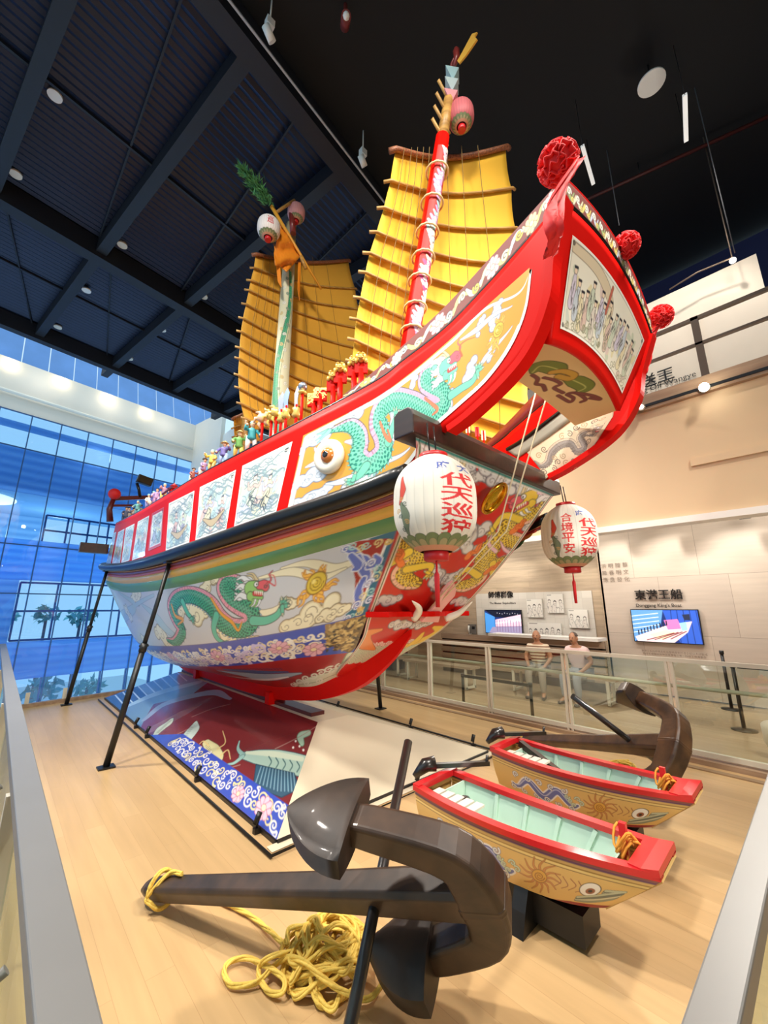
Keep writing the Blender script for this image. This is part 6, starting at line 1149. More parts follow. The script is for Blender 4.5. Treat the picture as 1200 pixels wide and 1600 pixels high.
# ================================================ two small boats
M_mint = mat('mint_paint', (196, 222, 206), .4, noise=.02); M_rim = mat('red_rim', (206, 32, 38), .3, coat=.4)
def small_boat(loc, yaw, lab, extra):
    t = thing('sampan', (0, 0, 0), lab, 'boat', 'small painted boats'); L = 1.40
    # x across, y from stern (+) to bow (-)
    Y = np.linspace(.72, -.70, 34); f = (Y - Y[-1]) / (Y[0] - Y[-1]); hw = .245 - .10 * (1 - f) ** 3 - .035 * f ** 4; rim = .455 + .055 * (1 - f) ** 2 + .05 * f ** 3; bot = .17 + .08 * (1 - f) ** 3 + .05 * f ** 3; ylow = Y * .93 + .03 + .2 * (1 - f) ** 3
    kb_ = hw * .66
    for sg in (-1, 1):
        top = np.stack([sg * hw, Y, rim - .02], 1); low = np.stack([sg * kb_, ylow, bot], 1); top = spl(top, 420); low = spl(low, 420); vv = np.linspace(0, 1, 90)[:, None, None]; G = top[None] * (1 - vv) + low[None] * vv; G[..., 0] += sg * .02 * np.sin(vv[..., 0] * math.pi)
        c = Paint(G, (226, 186, 112)); w_ = c.Ly; yb = lambda s_, v_: (c.Lx * s_, w_ * v_)
        for v_, cl, r_ in ((.03, (150, 90, 90), .03), (.08, (110, 70, 110), .022), (.13, (226, 190, 120), .016), (.165, (150, 110, 50), .008), (.20, (240, 214, 140), .014), (.235, (90, 60, 60), .005)): c.stroke([yb(0, v_), yb(1, v_)], r_ * w_, cl, None, smooth=False)
        wv_ = lambda x_: .60 + .15 * math.sin((x_ - .1) * 36)
        c.stroke([yb(x_, wv_(x_)) for x_ in np.linspace(.12, .52, 26)], np.array([.02, .05, .08, .10, .105, .09, .07, .03]) * w_, (92, 106, 180), (236, 236, 236), .035 * w_)
        c.stroke([yb(x_, wv_(x_) - .04) for x_ in np.linspace(.14, .50, 26)], .016 * w_, (180, 190, 226), None)
        for i in range(11): x_ = .12 + .036 * i; c.curl(yb(x_, .60 + .22 * (-1) ** i), .085 * w_, (236, 236, 230), .016 * w_, i * 2, 1.2, 1 if i % 2 else -1, (84, 96, 150))
        for i in range(5): c.curl(yb(.46 + .02 * i, .5 + .1 * (i % 3)), .07 * w_, (206, 226, 206), .014 * w_, i, 1.1, 1, (90, 110, 90))
        for i in range(13): a = i * .483; p_ = yb(.64, .56); d_ = np.array([math.cos(a), math.sin(a)]); p_ = np.array(p_); c.stroke([p_ + d_ * .1 * w_, p_ + d_ * .22 * w_ + np.array([d_[1], -d_[0]]) * .05 * w_, p_ + d_ * .38 * w_], [.025 * w_, .006 * w_], (206, 140, 80), (140, 80, 50), .006 * w_)
        c.disc(yb(.64, .56), .13 * w_, (222, 170, 70), (140, 90, 40), .012 * w_); c.curl(yb(.64, .56), .1 * w_, (160, 100, 40), .01 * w_, 0, 2)
        for i in range(4): c.stroke([yb(.70 + .03 * i, .4), yb(.73 + .03 * i, .52 + .04 * (i % 2)), yb(.71 + .03 * i, .66)], .008 * w_, (160, 90, 60), None)
        c.disc(yb(.845, .52), .155 * w_, (246, 244, 238), (70, 60, 50), .016 * w_); c.disc(yb(.85, .55), .075 * w_, (150, 84, 50)); c.disc(yb(.85, .55), .035 * w_, (20, 16, 16))
        for i in range(4): c.stroke([yb(.82, .86 - .03 * i), yb(.89, .82 - .07 * i), yb(.95, .66 - .08 * i), yb(.95, .50 - .03 * i), yb(.90, .52 - .02 * i)], .028 * w_, [(140, 150, 130), (206, 206, 180), (110, 120, 110), (190, 196, 170)][i], (70, 76, 66), .006 * w_)
        c.poly([yb(.72, 1.0), yb(.80, .93), yb(.90, .90), yb(1, .88), yb(1, 1.0)], (150, 30, 34))
        o = c.build('painted_strake', PAINT, t, flip=sg > 0)
    # rim, transoms, inside
    M = MB()
    for sg in (-1, 1): P = np.stack([sg * (hw - .012), Y, rim], 1); rows = [P + [sg * .030, 0, .014], P + [sg * -.030, 0, .014], P + [sg * -.030, 0, -.016], P + [sg * .030, 0, -.016], P + [sg * .030, 0, .014]]; M.grid(rows, sm=False)
    M.build('rim', M_rim, t)
    xe = hw[-1]; M = MB(); M.poly([(-xe - .02, -.70, rim[-1] + .014), (xe + .02, -.70, rim[-1] + .014), (xe + .03, -.63, rim[-1] - .0), (xe * 1.1, -.57, rim[-1] - .004), (-xe * 1.1, -.57, rim[-1] - .004), (-xe - .03, -.63, rim[-1])], .03, (0, .15, 1)); M.build('bow_deck', M_rim, t)
    MB().box((0, .70, rim[0] + .0), (hw[0] * 2 + .03, .05, .04)).build('stern_rim', M_rim, t)
    for nm, i, m in (('bow_transom', -1, mat('tan_transom', (214, 176, 110), .4)), ('stern_transom', 0, MATS['tan_transom'] if 'tan_transom' in MATS else None)): MB().add([(-hw[i], Y[i], rim[i] - .02), (hw[i], Y[i], rim[i] - .02), (kb_[i], ylow[i], bot[i]), (-kb_[i], ylow[i], bot[i])], [(0, 1, 2, 3)]).build(nm, m or M_tan, t, solid=.012)
    M = MB(); inn = [[(s_ * (a - .016), y, z - .02) if abs(s_) == 1 else (s_ * b * 1.45, y * .985, max(q_ + .02, .2)) if False else (s_ * b * 1.4, y + (yl - y) * .8, max(q_ + .02, .2)) for s_ in (-1, -.66, .66, 1)] for a, y, z, b, q_, yl in zip(hw[3:-5], Y[3:-5], rim[3:-5], kb_[3:-5], bot[3:-5], ylow[3:-5])]
    M.grid(inn, sm=False); M.build('inner_lining', M_mint, t); i = len(Y) - 6; MB().add([inn[-1][0], inn[-1][1], inn[-1][2], inn[-1][3]], [(0, 1, 2, 3)]).build('bow_bulkhead', M_mint, t, solid=.008)
    MB().add([inn[0][0], inn[0][1], inn[0][2], inn[0][3]], [(0, 1, 2, 3)]).build('stern_bulkhead', M_mint, t, solid=.008)
    for j in (9, 14, 19, 24):
        for sg in (-1, 1): MB().bar((sg * (hw[j] - .022), Y[j], rim[j] - .03), (sg * kb_[j] * .97, Y[j] + (ylow[j] - Y[j]) * .8, .215 if j < 20 else .24), .03, .022, (0, 1, 0)).build('rib', M_mint, t)
    M = MB(); M.add([(-kb_[k_], ylow[k_], bot[k_]) for k_ in range(34)] + [(kb_[k_], ylow[k_], bot[k_]) for k_ in range(34)], [(k_, k_ + 1, k_ + 35, k_ + 34) for k_ in range(33)]); M.build('bottom', mat('boat_bottom', (120, 26, 30), .4), t)
    # red bitt with orange lashing, slatted seat, black wheel
    b_ = MB().bar((.045, -.50, .44), (.045, -.50, .60), .034, .03).build('bitt', M_rim, t); M = MB()
    for k_ in range(4): M.tube([np.array([.045, -.50, .53]) + [.05 * math.cos(a + k_), .05 * math.sin(a) - .02 * k_, .045 * math.sin(a * 2 + k_) - .02 * k_] for a in np.linspace(0, 6.2, 16)], .007, 5)
    M.build('lashing', mat('orange_cord', (226, 150, 50), .7), b_)
    M = MB()
    for k_ in range(5): M.box((-.13 + .0 * k_, .60 - .075 * k_, .475), (.15, .058, .014))
    M.build('slatted_seat', mat('pale_slat', (214, 204, 190), .5), t)
    MB().lathe([(.075, -.03), (.085, 0), (.075, .03)], (-.04, .42, .40), (.5, -1, .3), 20).build('black_wheel', M_stock, t)
    # short black wooden anchor laid over the stern
    M = MB(); M.bar((.02, .78, .56), (.42, .52, .545), .035, .03); M.build('anchor_shank', M_stock, t); MB().tube([(-.08, .84, .50), (.0, .80, .565), (.06, .76, .57)], [.02, .05, .055], 8).build('anchor_fluke', M_stock, t); MB().tube([(.40, .53, .53), (.41, .525, .60)], .012, 6).build('anchor_pin', M_stock, t)
    if extra: MB().bar((.12, .62, .50), (-.02, .02, .30), .05, .05).build('dark_oar', M_anc, t)
    # black chocks below
    for y in (.42, .0): MB().poly([(-.24, y, 0), (.24, y, 0), (.20, y, .10), (.15, y, .19), (-.15, y, .19), (-.20, y, .10)], .08).build('chock', M_black, t)
    MB().box((0, .05, .10), (.22, .72, .14)).build('cradle', M_black, t)
    t.location = loc; t.rotation_euler = (0, 0, yaw); return t
small_boat((2.52, 1.42, 0), .03, 'near small boat with mint inside, red rim and blue dragon on its side', False)
small_boat((3.56, 1.48, 0), .02, 'rear small boat between the near boat and the brown anchor, dark oar inside', True)
# ================================================ balustrades
M_bglass = glass_mat('balustrade_glass', (240, 246, 240), .10); M_rail_l = mat('brushed_rail', (128, 128, 126), .42, .15, noise=.05, scale=6)
def balustrade(nm, lab, a, b, n, post_h=1.08):
    a, b = np.array(a, float), np.array(b, float); t = thing(nm, tuple(a), lab, 'balustrade'); d = (b - a) / np.linalg.norm(b - a); up = np.array([0, 0, 1.])
    MB().bar(a + up * post_h, b + up * post_h, .05, .045).build('top_rail', M_steel, t); MB().tube([a + up * .78 + [.06, 0, 0], b + up * .78 + [.06, 0, 0]], .022, 10).build('hand_rail', M_steel, t); MB().bar(a + up * .1, b + up * .1, .05, .05).build('bottom_rail', M_steel, t)
    for i in range(n + 1):
        p = a + (b - a) * i / n; MB().box(p + up * post_h / 2 + d * .03, (.045, .028, post_h)).build('post', M_steel, t); MB().box(p + up * post_h / 2 - d * .03, (.045, .028, post_h)).build('post', M_steel, t)
        if i < n: q_ = a + (b - a) * (i + 1) / n; MB().add([p + up * .12 + d * .05, q_ + up * .12 - d * .05, q_ + up * 1.06 - d * .05, p + up * 1.06 + d * .05], [(0, 1, 2, 3)]).build('glass_pane', M_bglass, t, solid=.01)
balustrade('glass_balustrade', 'long white-framed glass balustrade between the platform and the visitor corridor', (6.07, .15, 0), (6.07, 10.3, 0), 8)
def flat_rail(nm, lab, x0, x1, y0, y1, ax):
    t = thing(nm, (x0, y0, 0), lab, 'balustrade'); MB().box(((x0 + x1) / 2, (y0 + y1) / 2, 1.045), (x1 - x0, y1 - y0, .045)).build('top_rail', M_rail_l, t, bevel=.004)
    if ax: MB().box(((x0 + x1) / 2 - .0, (y0 + y1) / 2, .53), (.012, y1 - y0, .9)).build('glass_pane', M_bglass, t)
    else: MB().box(((x0 + x1) / 2, (y0 + y1) / 2, .53), (x1 - x0, .012, .9)).build('glass_pane', M_bglass, t)
    return t
lr = flat_rail('metal_rail', 'wide silvery rail running up the left edge of the platform', .145, .225, .3, 10.2, True)
nr_ = flat_rail('metal_rail', 'wide silvery rail at the lower right, in front of the small boats', .5, 6.05, .2, .265, False)
for y in (2.2, 4.2, 6.4): MB().box((.16, y, .52), (.05, .04, 1.0)).build('post', M_steel, lr)
MB().tube([(.08, .3, .86), (.08, 10, .86)], .022, 10).build('hand_rail', M_rail_l, lr)
for y in (1.55, 3.0): MB().tube([(.08, y, .86), (.13, y, .80), (.16, y, .82)], .014, 8).build('bracket', M_rail_l, lr)
for x in (1.6, 3.4, 5.2): MB().box((x, .19, .52), (.05, .04, 1.0)).build('post', M_steel, nr_)
eg = thing('end_glass', tuple(bp(1.8, 9.62, 0)), 'low clear glass screen held by clamps at the far platform end', 'glass screen'); MB().poly([bp(2.0, 9.64, .04), bp(3.1, 9.64, .04), bp(3.1, 9.64, 1.0), bp(2.0, 9.64, 1.0)], .012).build('glass_pane', glass_mat('clear_screen', (246, 250, 255), .04), eg)
for u_ in (2.32, 2.86): MB().box(bp(u_, 9.58, .12), (.06, .05, .24)).build('clamp', M_steel, eg)
# upper floor rail, lamps
ur = thing('balcony_rail', (6.9, 0, 4.86), 'dark steel railing of the upper floor on the right', 'railing'); M_dks = mat('grey_brown_steel', (120, 104, 90), .45, .4)
for z in (5.92, 5.50): MB().bar((6.98, -4, z), (6.98, 6.5, z), .06, .05 if z > 5.8 else .035).build('horizontal_bar', M_dks, ur)
for y in (.62, -2.4, 3.6): MB().box((6.98, y, 5.4), (.06, .09, 1.1)).build('post', M_dks, ur)
for (y, lab) in ((.64, 'bright round spotlight on the balcony edge, glaring at the camera'), (1.40, 'smaller round spotlight left of the glaring one on the balcony edge')):
    t = thing('edge_spotlight', (6.66, y, 4.66), lab, 'spotlight', 'spotlights on the balcony edge'); MB().tube([(6.74, y + .03, 4.66), (6.62, y - .01, 4.64)], .055, 14).build('barrel', mat('bronze_barrel', (110, 96, 84), .4, .5), t); d = -np.array([6.62, y, 4.64]) + EYE; MB().ball((6.60, y - .012, 4.637), .06 if y < 1 else .035, 14, 8).build('lens', mat('glare_lens', (255, 248, 226), .3, emit=40.) if y < 1 else M_lens, t)
# wall washers over the corridor and hall downlights
for x, y, lab in ((957, 828, 'black wall-washer lamp left of the boat sign'), (1042, 818, 'black wall-washer lamp above the boat sign'), (1163, 806, 'black wall-washer lamp right of the boat sign'), (830, 843, 'black wall-washer lamp over the shipbuilders display')):
    p = atX(x, y, 9.3); t = thing('wall_washer', (p[0], p[1], 3.9), lab, 'spotlight', 'wall-washer lamps of the corridor'); MB().tube([(p[0], p[1], 3.92), (p[0], p[1], p[2] + .04)], .014, 8).build('stem', M_black, t); MB().box(p, (.12, .16, .10)).build('lamp_box', M_black, t, bevel=.01)
MB_ = None
k_ = 0
DL = [(.67, 7.8), (.6, 10.1), (2.65, 10.19), (4.79, 10.19), (2.62, 12.5), (4.7, 12.5), (6.85, 12.7), (2.66, 15.2), (4.78, 15.2), (6.87, 15.2), (9.05, 15.2), (6.9, 10.2)]
for u_, v_ in DL:
    p = bp(u_, v_, 10.5 - (.0 if v_ in (7.8, 10.1, 10.19, 15.2) else .1)); row = {7.8: 'nearest row', 10.1: 'second row', 10.19: 'second row', 10.2: 'second row', 12.5: 'third row', 12.7: 'third row', 15.2: 'rear row'}[v_]
    t = thing('ceiling_downlight', tuple(p), 'round white ceiling downlight in the %s, about %.0f metres to the right along the beams' % (row, u_) if False else 'round white downlight of the dark ceiling, %s, %s' % (row, {.67: 'leftmost bay', .6: 'leftmost bay', 2.65: 'second bay', 2.62: 'second bay', 2.66: 'second bay', 4.79: 'third bay', 4.7: 'third bay', 4.78: 'third bay', 6.85: 'fourth bay', 6.87: 'fourth bay', 6.9: 'fourth bay', 9.05: 'fifth bay'}[u_]), 'downlight', 'downlights of the dark ceiling')
    MB().lathe([(.11, 0), (.11, .05), (.085, .05)], p, n=20).build('trim_ring', M_white, t); MB().lathe([(.085, .004), (.001, .002)], p, n=20).build('lens', M_lens2, t)
    MB().tube([p + [0, 0, .04], (p[0], p[1], ZC)], .03, 8).build('canister', M_black, t)
# things under the black ceiling
p = bp(6.58, -.63, 10.2); t = thing('ceiling_speaker', tuple(p), 'round white disc with a short stem under the black ceiling at the upper right', 'disc'); MB().lathe([(.2, 0), (.2, .03), (.05, .05)], p, n=28).build('disc', M_white, t); MB().tube([p + [0, 0, .03], (p[0], p[1], 10.62)], .015, 6).build('stem', M_black, t)
for a, b_, lab in (((1070, 148), (1072, 220), 'thin white linear lamp at the upper right'), ((910, 228), (927, 287), 'thin white linear lamp just right of the largest rosette')):
    A_, B_ = atZ(*a, 9.5), atZ(*b_, 9.5); t = thing('linear_lamp', tuple(A_), lab, 'lamp', 'linear lamps under the black ceiling'); MB().bar(A_, B_, .06, .05).build('tube', mat('linear_tube', (226, 226, 222), .4, emit=.5), t); MB().tube([A_, (A_[0], A_[1], 10.6)], .005, 4).build('wire', M_black, t); MB().tube([B_, (B_[0], B_[1], 10.6)], .005, 4).build('wire', M_black, t)
for x, y, lab in ((421, 42, 'white track spotlight beside the big dark beam at the top'), (567, 243, 'white bracket spotlight above the gap between the two sails')):
    p = atZ(x, y, 10.0); t = thing('track_spotlight', tuple(p), lab, 'spotlight', 'white track spotlights'); MB().tube([p + [-.06, 0, -.05], p + [.08, .04, -.16]], .06, 12).build('barrel', M_white, t); MB().box(p + [0, 0, .06], (.12, .1, .14)).build('gear_box', M_white, t); MB().tube([p + [0, 0, .1], (p[0], p[1], ZC + .12)], .012, 6).build('stem', M_white, t)
p = atZ(541, 25, 9.9); t = thing('sprinkler_pipe', tuple(p), 'short red pipe end hanging from the black ceiling at the top', 'pipe'); MB().tube([p, p + [.12, .2, .25]], .07, 12).build('pipe_end', mat('oxide_red', (120, 40, 34), .5), t); MB().ball(p, .05, 10, 6).build('cap', M_white, t); MB().tube([p + [.12, .2, .25], (p[0] + .12, p[1] + .2, 10.64)], .03, 8).build('drop', MATS['oxide_red'], t)
rp = thing('red_pipe', tuple(bp(7.5, 0, 10.2)), 'long dim red pipe crossing the black ceiling at the right', 'pipe'); MB().tube([atZ(1200, 182, 10.3), atZ(925, 308, 10.3), atZ(860, 338, 10.3)], .035, 8).build('pipe', mat('dim_red_pipe', (70, 24, 22), .5), rp)
for a in (atZ(1000, 273, 10.3),): MB().tube([a, (a[0], a[1], 10.62)], .01, 5).build('hanger', M_black, rp)
for x0, y0, x1, y1, lab in ((1085, 137, 1152, 395, 'long thin drop wire at the right under the black ceiling'), (948, 235, 966, 352, 'thin drop wire above the middle rosette')):
    a = atZ(x0, y0, 10.6); b_ = a.copy(); 
    lo, hi = 2, 10.5
    for _ in range(40):
        m_ = (lo + hi) / 2
        if pix((a[0], a[1], m_))[1] < y1: hi = m_
        else: lo = m_
    b_[2] = lo; o = MB().tube([a, b_], .008, 5).build('drop_wire', mat('grey_wire', (110, 110, 112), .5), None); tag(o, lab, 'wire')
for i, (x, y) in enumerate([(17, 568), (98, 596), (170, 622), (229, 645)]):
    p = atV(x, y, 19.85); t = thing('wall_lamp', tuple(p), ['leftmost glowing lamp on the white band above the glass wall', 'second glowing lamp from the left on the white band', 'third glowing lamp from the left on the white band', 'fourth glowing lamp, beside the end of the white band'][i], 'lamp', 'lamps on the white band'); MB().ball(p, .13, 12, 8).build('globe', mat('warm_globe', (255, 236, 190), .3, emit=14.), t); MB().tube([p, p + B1 * .14], .03, 6).build('bracket', M_white, t)
cd = thing('cable_duct', tuple(bp(-6, 19.8, 9.35)), 'white pipe duct running along the white band above the glass', 'duct'); MB().tube([bp(-8, 19.8, 9.75), bp(9.7, 19.8, 9.75)], .07, 8).build('duct', M_white, cd)
ah = thing('air_handler', tuple(bp(9.7, 16.5, 8.6)), 'boxy white ventilation duct behind the stern under the dark ceiling', 'duct'); MB().box(bp(10.9, 16.6, 9.4), (2.2, 1.6, 1.1)).build('duct_box', M_white, ah); MB().box(bp(12.4, 16.2, 9.3), (1.4, 1.4, .8)).build('duct_branch', mat('duct_grey', (150, 166, 190), .5), ah); MB().box(bp(10.7, 15.8, 9.35), (1.3, .05, .5)).build('louver', mat('louver_blue', (110, 140, 180), .5), ah); MB().tube([bp(10.9, 16.6, 9.9), bp(10.9, 16.6, 10.5)], .03, 6).build('hanger', M_black, ah)
# ================================================ display wall: screens, signs, drawings, telephone
def screen(nm, loc_c, w_, h, x, lab, painter, par=None):
    t = thing(nm, tuple(loc_c), lab, 'screen', 'display screens'); y, z = loc_c[1], loc_c[2]; MB().box((x + .03, y, z), (.05, w_ + .03, h + .03)).build('casing', M_black, t)
    G = np.zeros((90, 150, 3)); G[..., 0] = x; G[..., 1] = (y + w_ / 2 - w_ * np.linspace(0, 1, 150))[None, :]; G[..., 2] = (z + h / 2 - h * np.linspace(0, 1, 90))[:, None]; c = Paint(G, (30, 50, 110)); painter(c); c.build('picture', paint_mat('screen_glow', .25, 0, .85), t)
def pic_boat(c):
    L, H = c.Lx, c.Ly; c.poly([(0, 0), (L * .5, 0), (L * .42, H * .6), (0, H)], (96, 150, 206)); c.poly([(L * .5, 0), (L, 0), (L, H), (L * .7, H), (L * .55, H * .4)], (50, 90, 190)); 
    for i in range(5): c.stroke([(0, H * (.2 + .13 * i)), (L * .42, H * (.1 + .12 * i))], .008, (206, 226, 240), None, smooth=False); c.stroke([(L * (.62 + .09 * i), 0), (L * (.6 + .1 * i), H)], .006, (30, 50, 120), None, smooth=False)
    c.poly([(L * .02, H * .86), (L * .5, H * .50), (L * .9, H * .34), (L * .82, H * .66), (L * .6, H), (L * .05, H)], (226, 206, 206)); c.poly([(L * .25, H * .78), (L * .5, H * .62), (L * .66, H * .7), (L * .4, H * .93)], (240, 226, 190)); c.poly([(L * .5, H * .32), (L * .7, H * .28), (L * .74, H * .56), (L * .54, H * .6)], (222, 120, 180)); c.poly([(L * .72, H * .4), (L * .82, H * .36), (L * .82, H * .6), (L * .74, H * .62)], (150, 206, 226))
    for i in range(10): c.stroke([(L * (.08 + .05 * i), H * (.78 - .035 * i)), (L * (.08 + .05 * i), H * (.66 - .035 * i))], .012, (40, 40, 60), None, smooth=False)
    for i in range(4): c.stroke([(L * (.2 + .12 * i), H * (.95 - .02 * i)), (L * (.62 + .06 * i), H * (.7 - .02 * i))], .009, (130, 50, 60), None, smooth=False)
    c.poly([(L * .78, H * .14), (L * .88, H * .12), (L * .88, H * .3), (L * .8, H * .3)], (40, 46, 70))
def pic_hall(c):
    L, H = c.Lx, c.Ly; c.poly([(0, 0), (L, 0), (L, H * .35), (L * .3, H * .3)], (22, 24, 40)); c.poly([(0, H * .1), (L * .28, H * .3), (L * .28, H), (0, H)], (70, 140, 210)); c.poly([(L * .3, H * .42), (L, H * .18), (L, H * .66), (L * .3, H * .72)], (226, 190, 206)); c.poly([(L * .3, H * .55), (L, H * .36), (L, H * .46), (L * .3, H * .6)], (236, 226, 236)); c.poly([(L * .2, H * .75), (L, H * .68), (L, H), (L * .1, H)], (150, 140, 170))
    for i in range(9): c.stroke([(L * (.34 + .075 * i), H * .44), (L * (.34 + .075 * i), H * .92)], .008, (120, 90, 130), None, smooth=False); c.disc((L * (.36 + .07 * i), H * (.12 + .02 * (i % 3))), .008, (240, 240, 250))
screen('wall_screen', (9.95, 2.285, 1.33), 1.15, .63, 9.93, 'lit screen under the boat sign on the pale wall, showing a boat deck', pic_boat)
screen('wall_screen', (10.38, 6.22, 1.31), 1.12, .62, 10.36, 'lit screen in the recess under the shipbuilders sign', pic_hall)
M_char = mat('black_lettering', (24, 22, 22), .4); R_ = (0, -1, 0); U_ = (0, 0, 1)
def sign(body, size, p, lab, cat='sign', m=None, nm='wall_sign', **k): return tag(lettering(body, size, p, R_, U_, nm, m or M_char, **k), lab, cat)
sign('東港王船', .215, atX(1028, 930, 9.97), 'large black brushed characters above the boat screen', bold=.0025, extrude=.012); sign("Donggang King's Boat", .092, atX(1028, 946, 9.985), 'English line under the large black characters above the boat screen', bold=.001)
sign('師傅群像', .20, atX(782, 930, 10.42), 'black brushed characters above the recess screen', bold=.001, extrude=.012); sign('The Master Shipbuilders', .085, atX(785, 942.5, 10.43), 'English line under the black characters above the recess screen', bold=.001)
sign('洪 明 陳 蔡\n鳳 春 明 文\n傳 良 發 化', .115, atX(961, 895, 9.985), 'faint handwritten characters high on the pale wall', m=mat('pencil_line', (140, 124, 110), .6), spacing=1.35)
M_tiny = mat('brown_text', (120, 92, 70), .6)
M = MB(); g = np.random.default_rng(3)
tx = tag(lettering('東港王船由師傅造船組歷時兩年打造全船以木材製成\n船身彩繪龍紋與神話故事每三年一科迎王祭典製作', .048, atX(1052, 1022, 9.985), R_, U_, 'wall_text', M_tiny, spacing=1.1), 'small brown lines of text below the boat screen', 'text')
q_ = atX(1145, 407, 8.6); bl_ = thing('balcony_lamp', tuple(q_), 'small warm lamp hanging on a long stem near the blue wall, upper right', 'lamp'); MB().ball(q_, .05, 12, 8).build('bulb', M_lens, bl_); MB().tube([q_ + [0, 0, .03], (q_[0], q_[1], 10.62)], .01, 6).build('stem', M_dks, bl_); MB().tube([q_ + [0, 0, .06], q_ + [.0, .5, .10], q_ + [0, .95, .02]], .014, 6).build('arm', M_dks, bl_)
sign('送王', .30, atX(1028, 592, 9.18) if False else atX(1026, 592, 8.97), 'dark characters on the upper floor wall behind the railing', bold=.004, nm='wall_sign'); sign('Sending Off Wangye', .155, atX(1026, 604, 8.97), 'English line below the dark characters on the upper floor wall')
bx = tag(MB().bar((8.67, -.05, 5.62), (8.67, -1.2, 5.78), .02, .03).bar((8.67, -.05, 5.62), (8.67, -.35, 5.3), .02, .03).bar((8.67, -.35, 5.5), (8.67, -.7, 5.56), .02, .03).bar((8.67, -.35, 5.5), (8.67, -.5, 5.35), .02, .03).build('wall_outline_art', mat('ochre_line', (150, 120, 70), .6)), 'ochre angular line drawing at the right edge of the upper floor wall', 'line art')
# tile board with ink drawings
pb = thing('tile_board', (10.43, 5, 0), 'pale board of square tiles behind the ink drawings in the recess', 'board'); M_tile = plank_mat('pale_tiles', [(226, 222, 212), (214, 210, 200)], .24, .24, (0, math.pi / 2, math.pi / 2), .6, .002, (190, 186, 176), .03); MATS['pale_tiles'].node_tree.nodes['Brick Texture'].offset = 0
a, b_ = atX(742, 915, 10.42), atX(928, 1012, 10.42); MB().box((10.436, (a[1] + 3.8) / 2, 1.32), (.012, a[1] - 3.8, 1.55)).build('tiles', M_tile, pb)
def drawing(x0, y0, x1, y1, seed, lab):
    a, b_ = atX(x0, y0, 10.39), atX(x1, y1, 10.39); t = thing('ink_drawing', tuple((a + b_) / 2), lab, 'drawing', 'ink drawings in the recess'); G = np.zeros((80, 90, 3)); G[..., 0] = 10.385; G[..., 1] = np.linspace(a[1], b_[1], 90)[None]; G[..., 2] = np.linspace(a[2], b_[2], 80)[:, None]; c = Paint(G, (240, 238, 230)); g = np.random.default_rng(seed); L, H = c.Lx, c.Ly
    n = max(2, int(L / .13))
    for i in range(n):
        x = L * (i + .5) / n; y = H * g.uniform(.35, .5); r = .055; c.stroke([(x, y + r * .6), (x + g.uniform(-.03, .03), y + r * 2), (x + g.uniform(-.05, .05), H * .94)], [r * .5, r * .9, r], (232, 228, 220), (70, 66, 64), .005); c.disc((x, y), r * .62, (240, 236, 228), (60, 56, 54), .005); c.stroke([(x - r * .5, y - r * .4), (x, y - r * .8), (x + r * .5, y - r * .3)], r * .22, (40, 38, 38) if i % 2 else (140, 136, 130), None); 
        for k in range(6): p_ = (x + g.uniform(-.06, .06), H * g.uniform(.55, .9)); c.stroke([p_, (p_[0] + g.uniform(-.05, .05), p_[1] + g.uniform(-.04, .05))], .003, (90, 86, 84), None, smooth=False)
    c.stroke([(L * .06, H * .07), (L * .3, H * .07)], .007, (70, 66, 64), None, smooth=False); c.border(0, .006, (180, 176, 168)); c.build('sheet', PAINTM, t); MB().box((10.40, (a[1] + b_[1]) / 2, (a[2] + b_[2]) / 2), (.02, abs(a[1] - b_[1]), abs(a[2] - b_[2]))).build('backing', M_white, t)
for q_ in [(822, 936, 849, 965, 1, 'small ink drawing right of the recess screen'), (853, 928, 882, 958, 2, 'ink drawing at the top of the recess group'), (887, 952, 921, 982, 3, 'ink drawing at the right end of the recess group'), (824, 972, 879, 1001, 4, 'wide ink drawing of a row of people below the others')]: drawing(*q_)
ph = thing('wall_telephone', tuple(atX(738, 983, 10.4)), 'grey wall telephone left of the recess screen', 'telephone'); p = atX(738, 983, 10.4); MB().box(p, (.06, .26, .28)).build('body', mat('phone_grey', (110, 106, 100), .4), ph, bevel=.01); MB().tube([p + [-.06, .08, .1], p + [-.07, .085, 0], p + [-.06, .08, -.1]], .025, 8).build('handset', M_white, ph); MB().box(p + [-.032, -.06, .04], (.01, .1, .08)).build('keypad', M_black, ph); MB().tube([p + [-.06, .08, -.1], p + [-.05, .06, -.2], p + [-.04, .02, -.12]], .006, 5).build('cord', M_white, ph)
# slatted backing behind the benches, sloping caption desk
sw = thing('slat_screen', (9.3, 5, 0), 'low screen of horizontal wooden slats behind the seated men', 'screen wall'); M_slat = wood_mat('slat_wood', (176, 154, 130), (150, 128, 106), (6, .6, 6), .5)
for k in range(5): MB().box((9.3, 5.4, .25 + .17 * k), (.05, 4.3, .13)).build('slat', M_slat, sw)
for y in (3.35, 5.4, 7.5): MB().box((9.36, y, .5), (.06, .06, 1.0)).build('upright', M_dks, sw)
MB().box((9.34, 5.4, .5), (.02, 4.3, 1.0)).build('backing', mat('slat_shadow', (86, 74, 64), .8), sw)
cdk = tag(MB().box((9.35, 4.6, 1.04), (.5, 2.6, .06)).build('caption_desk', M_white), 'long white sloping caption desk behind the seated men', 'desk')
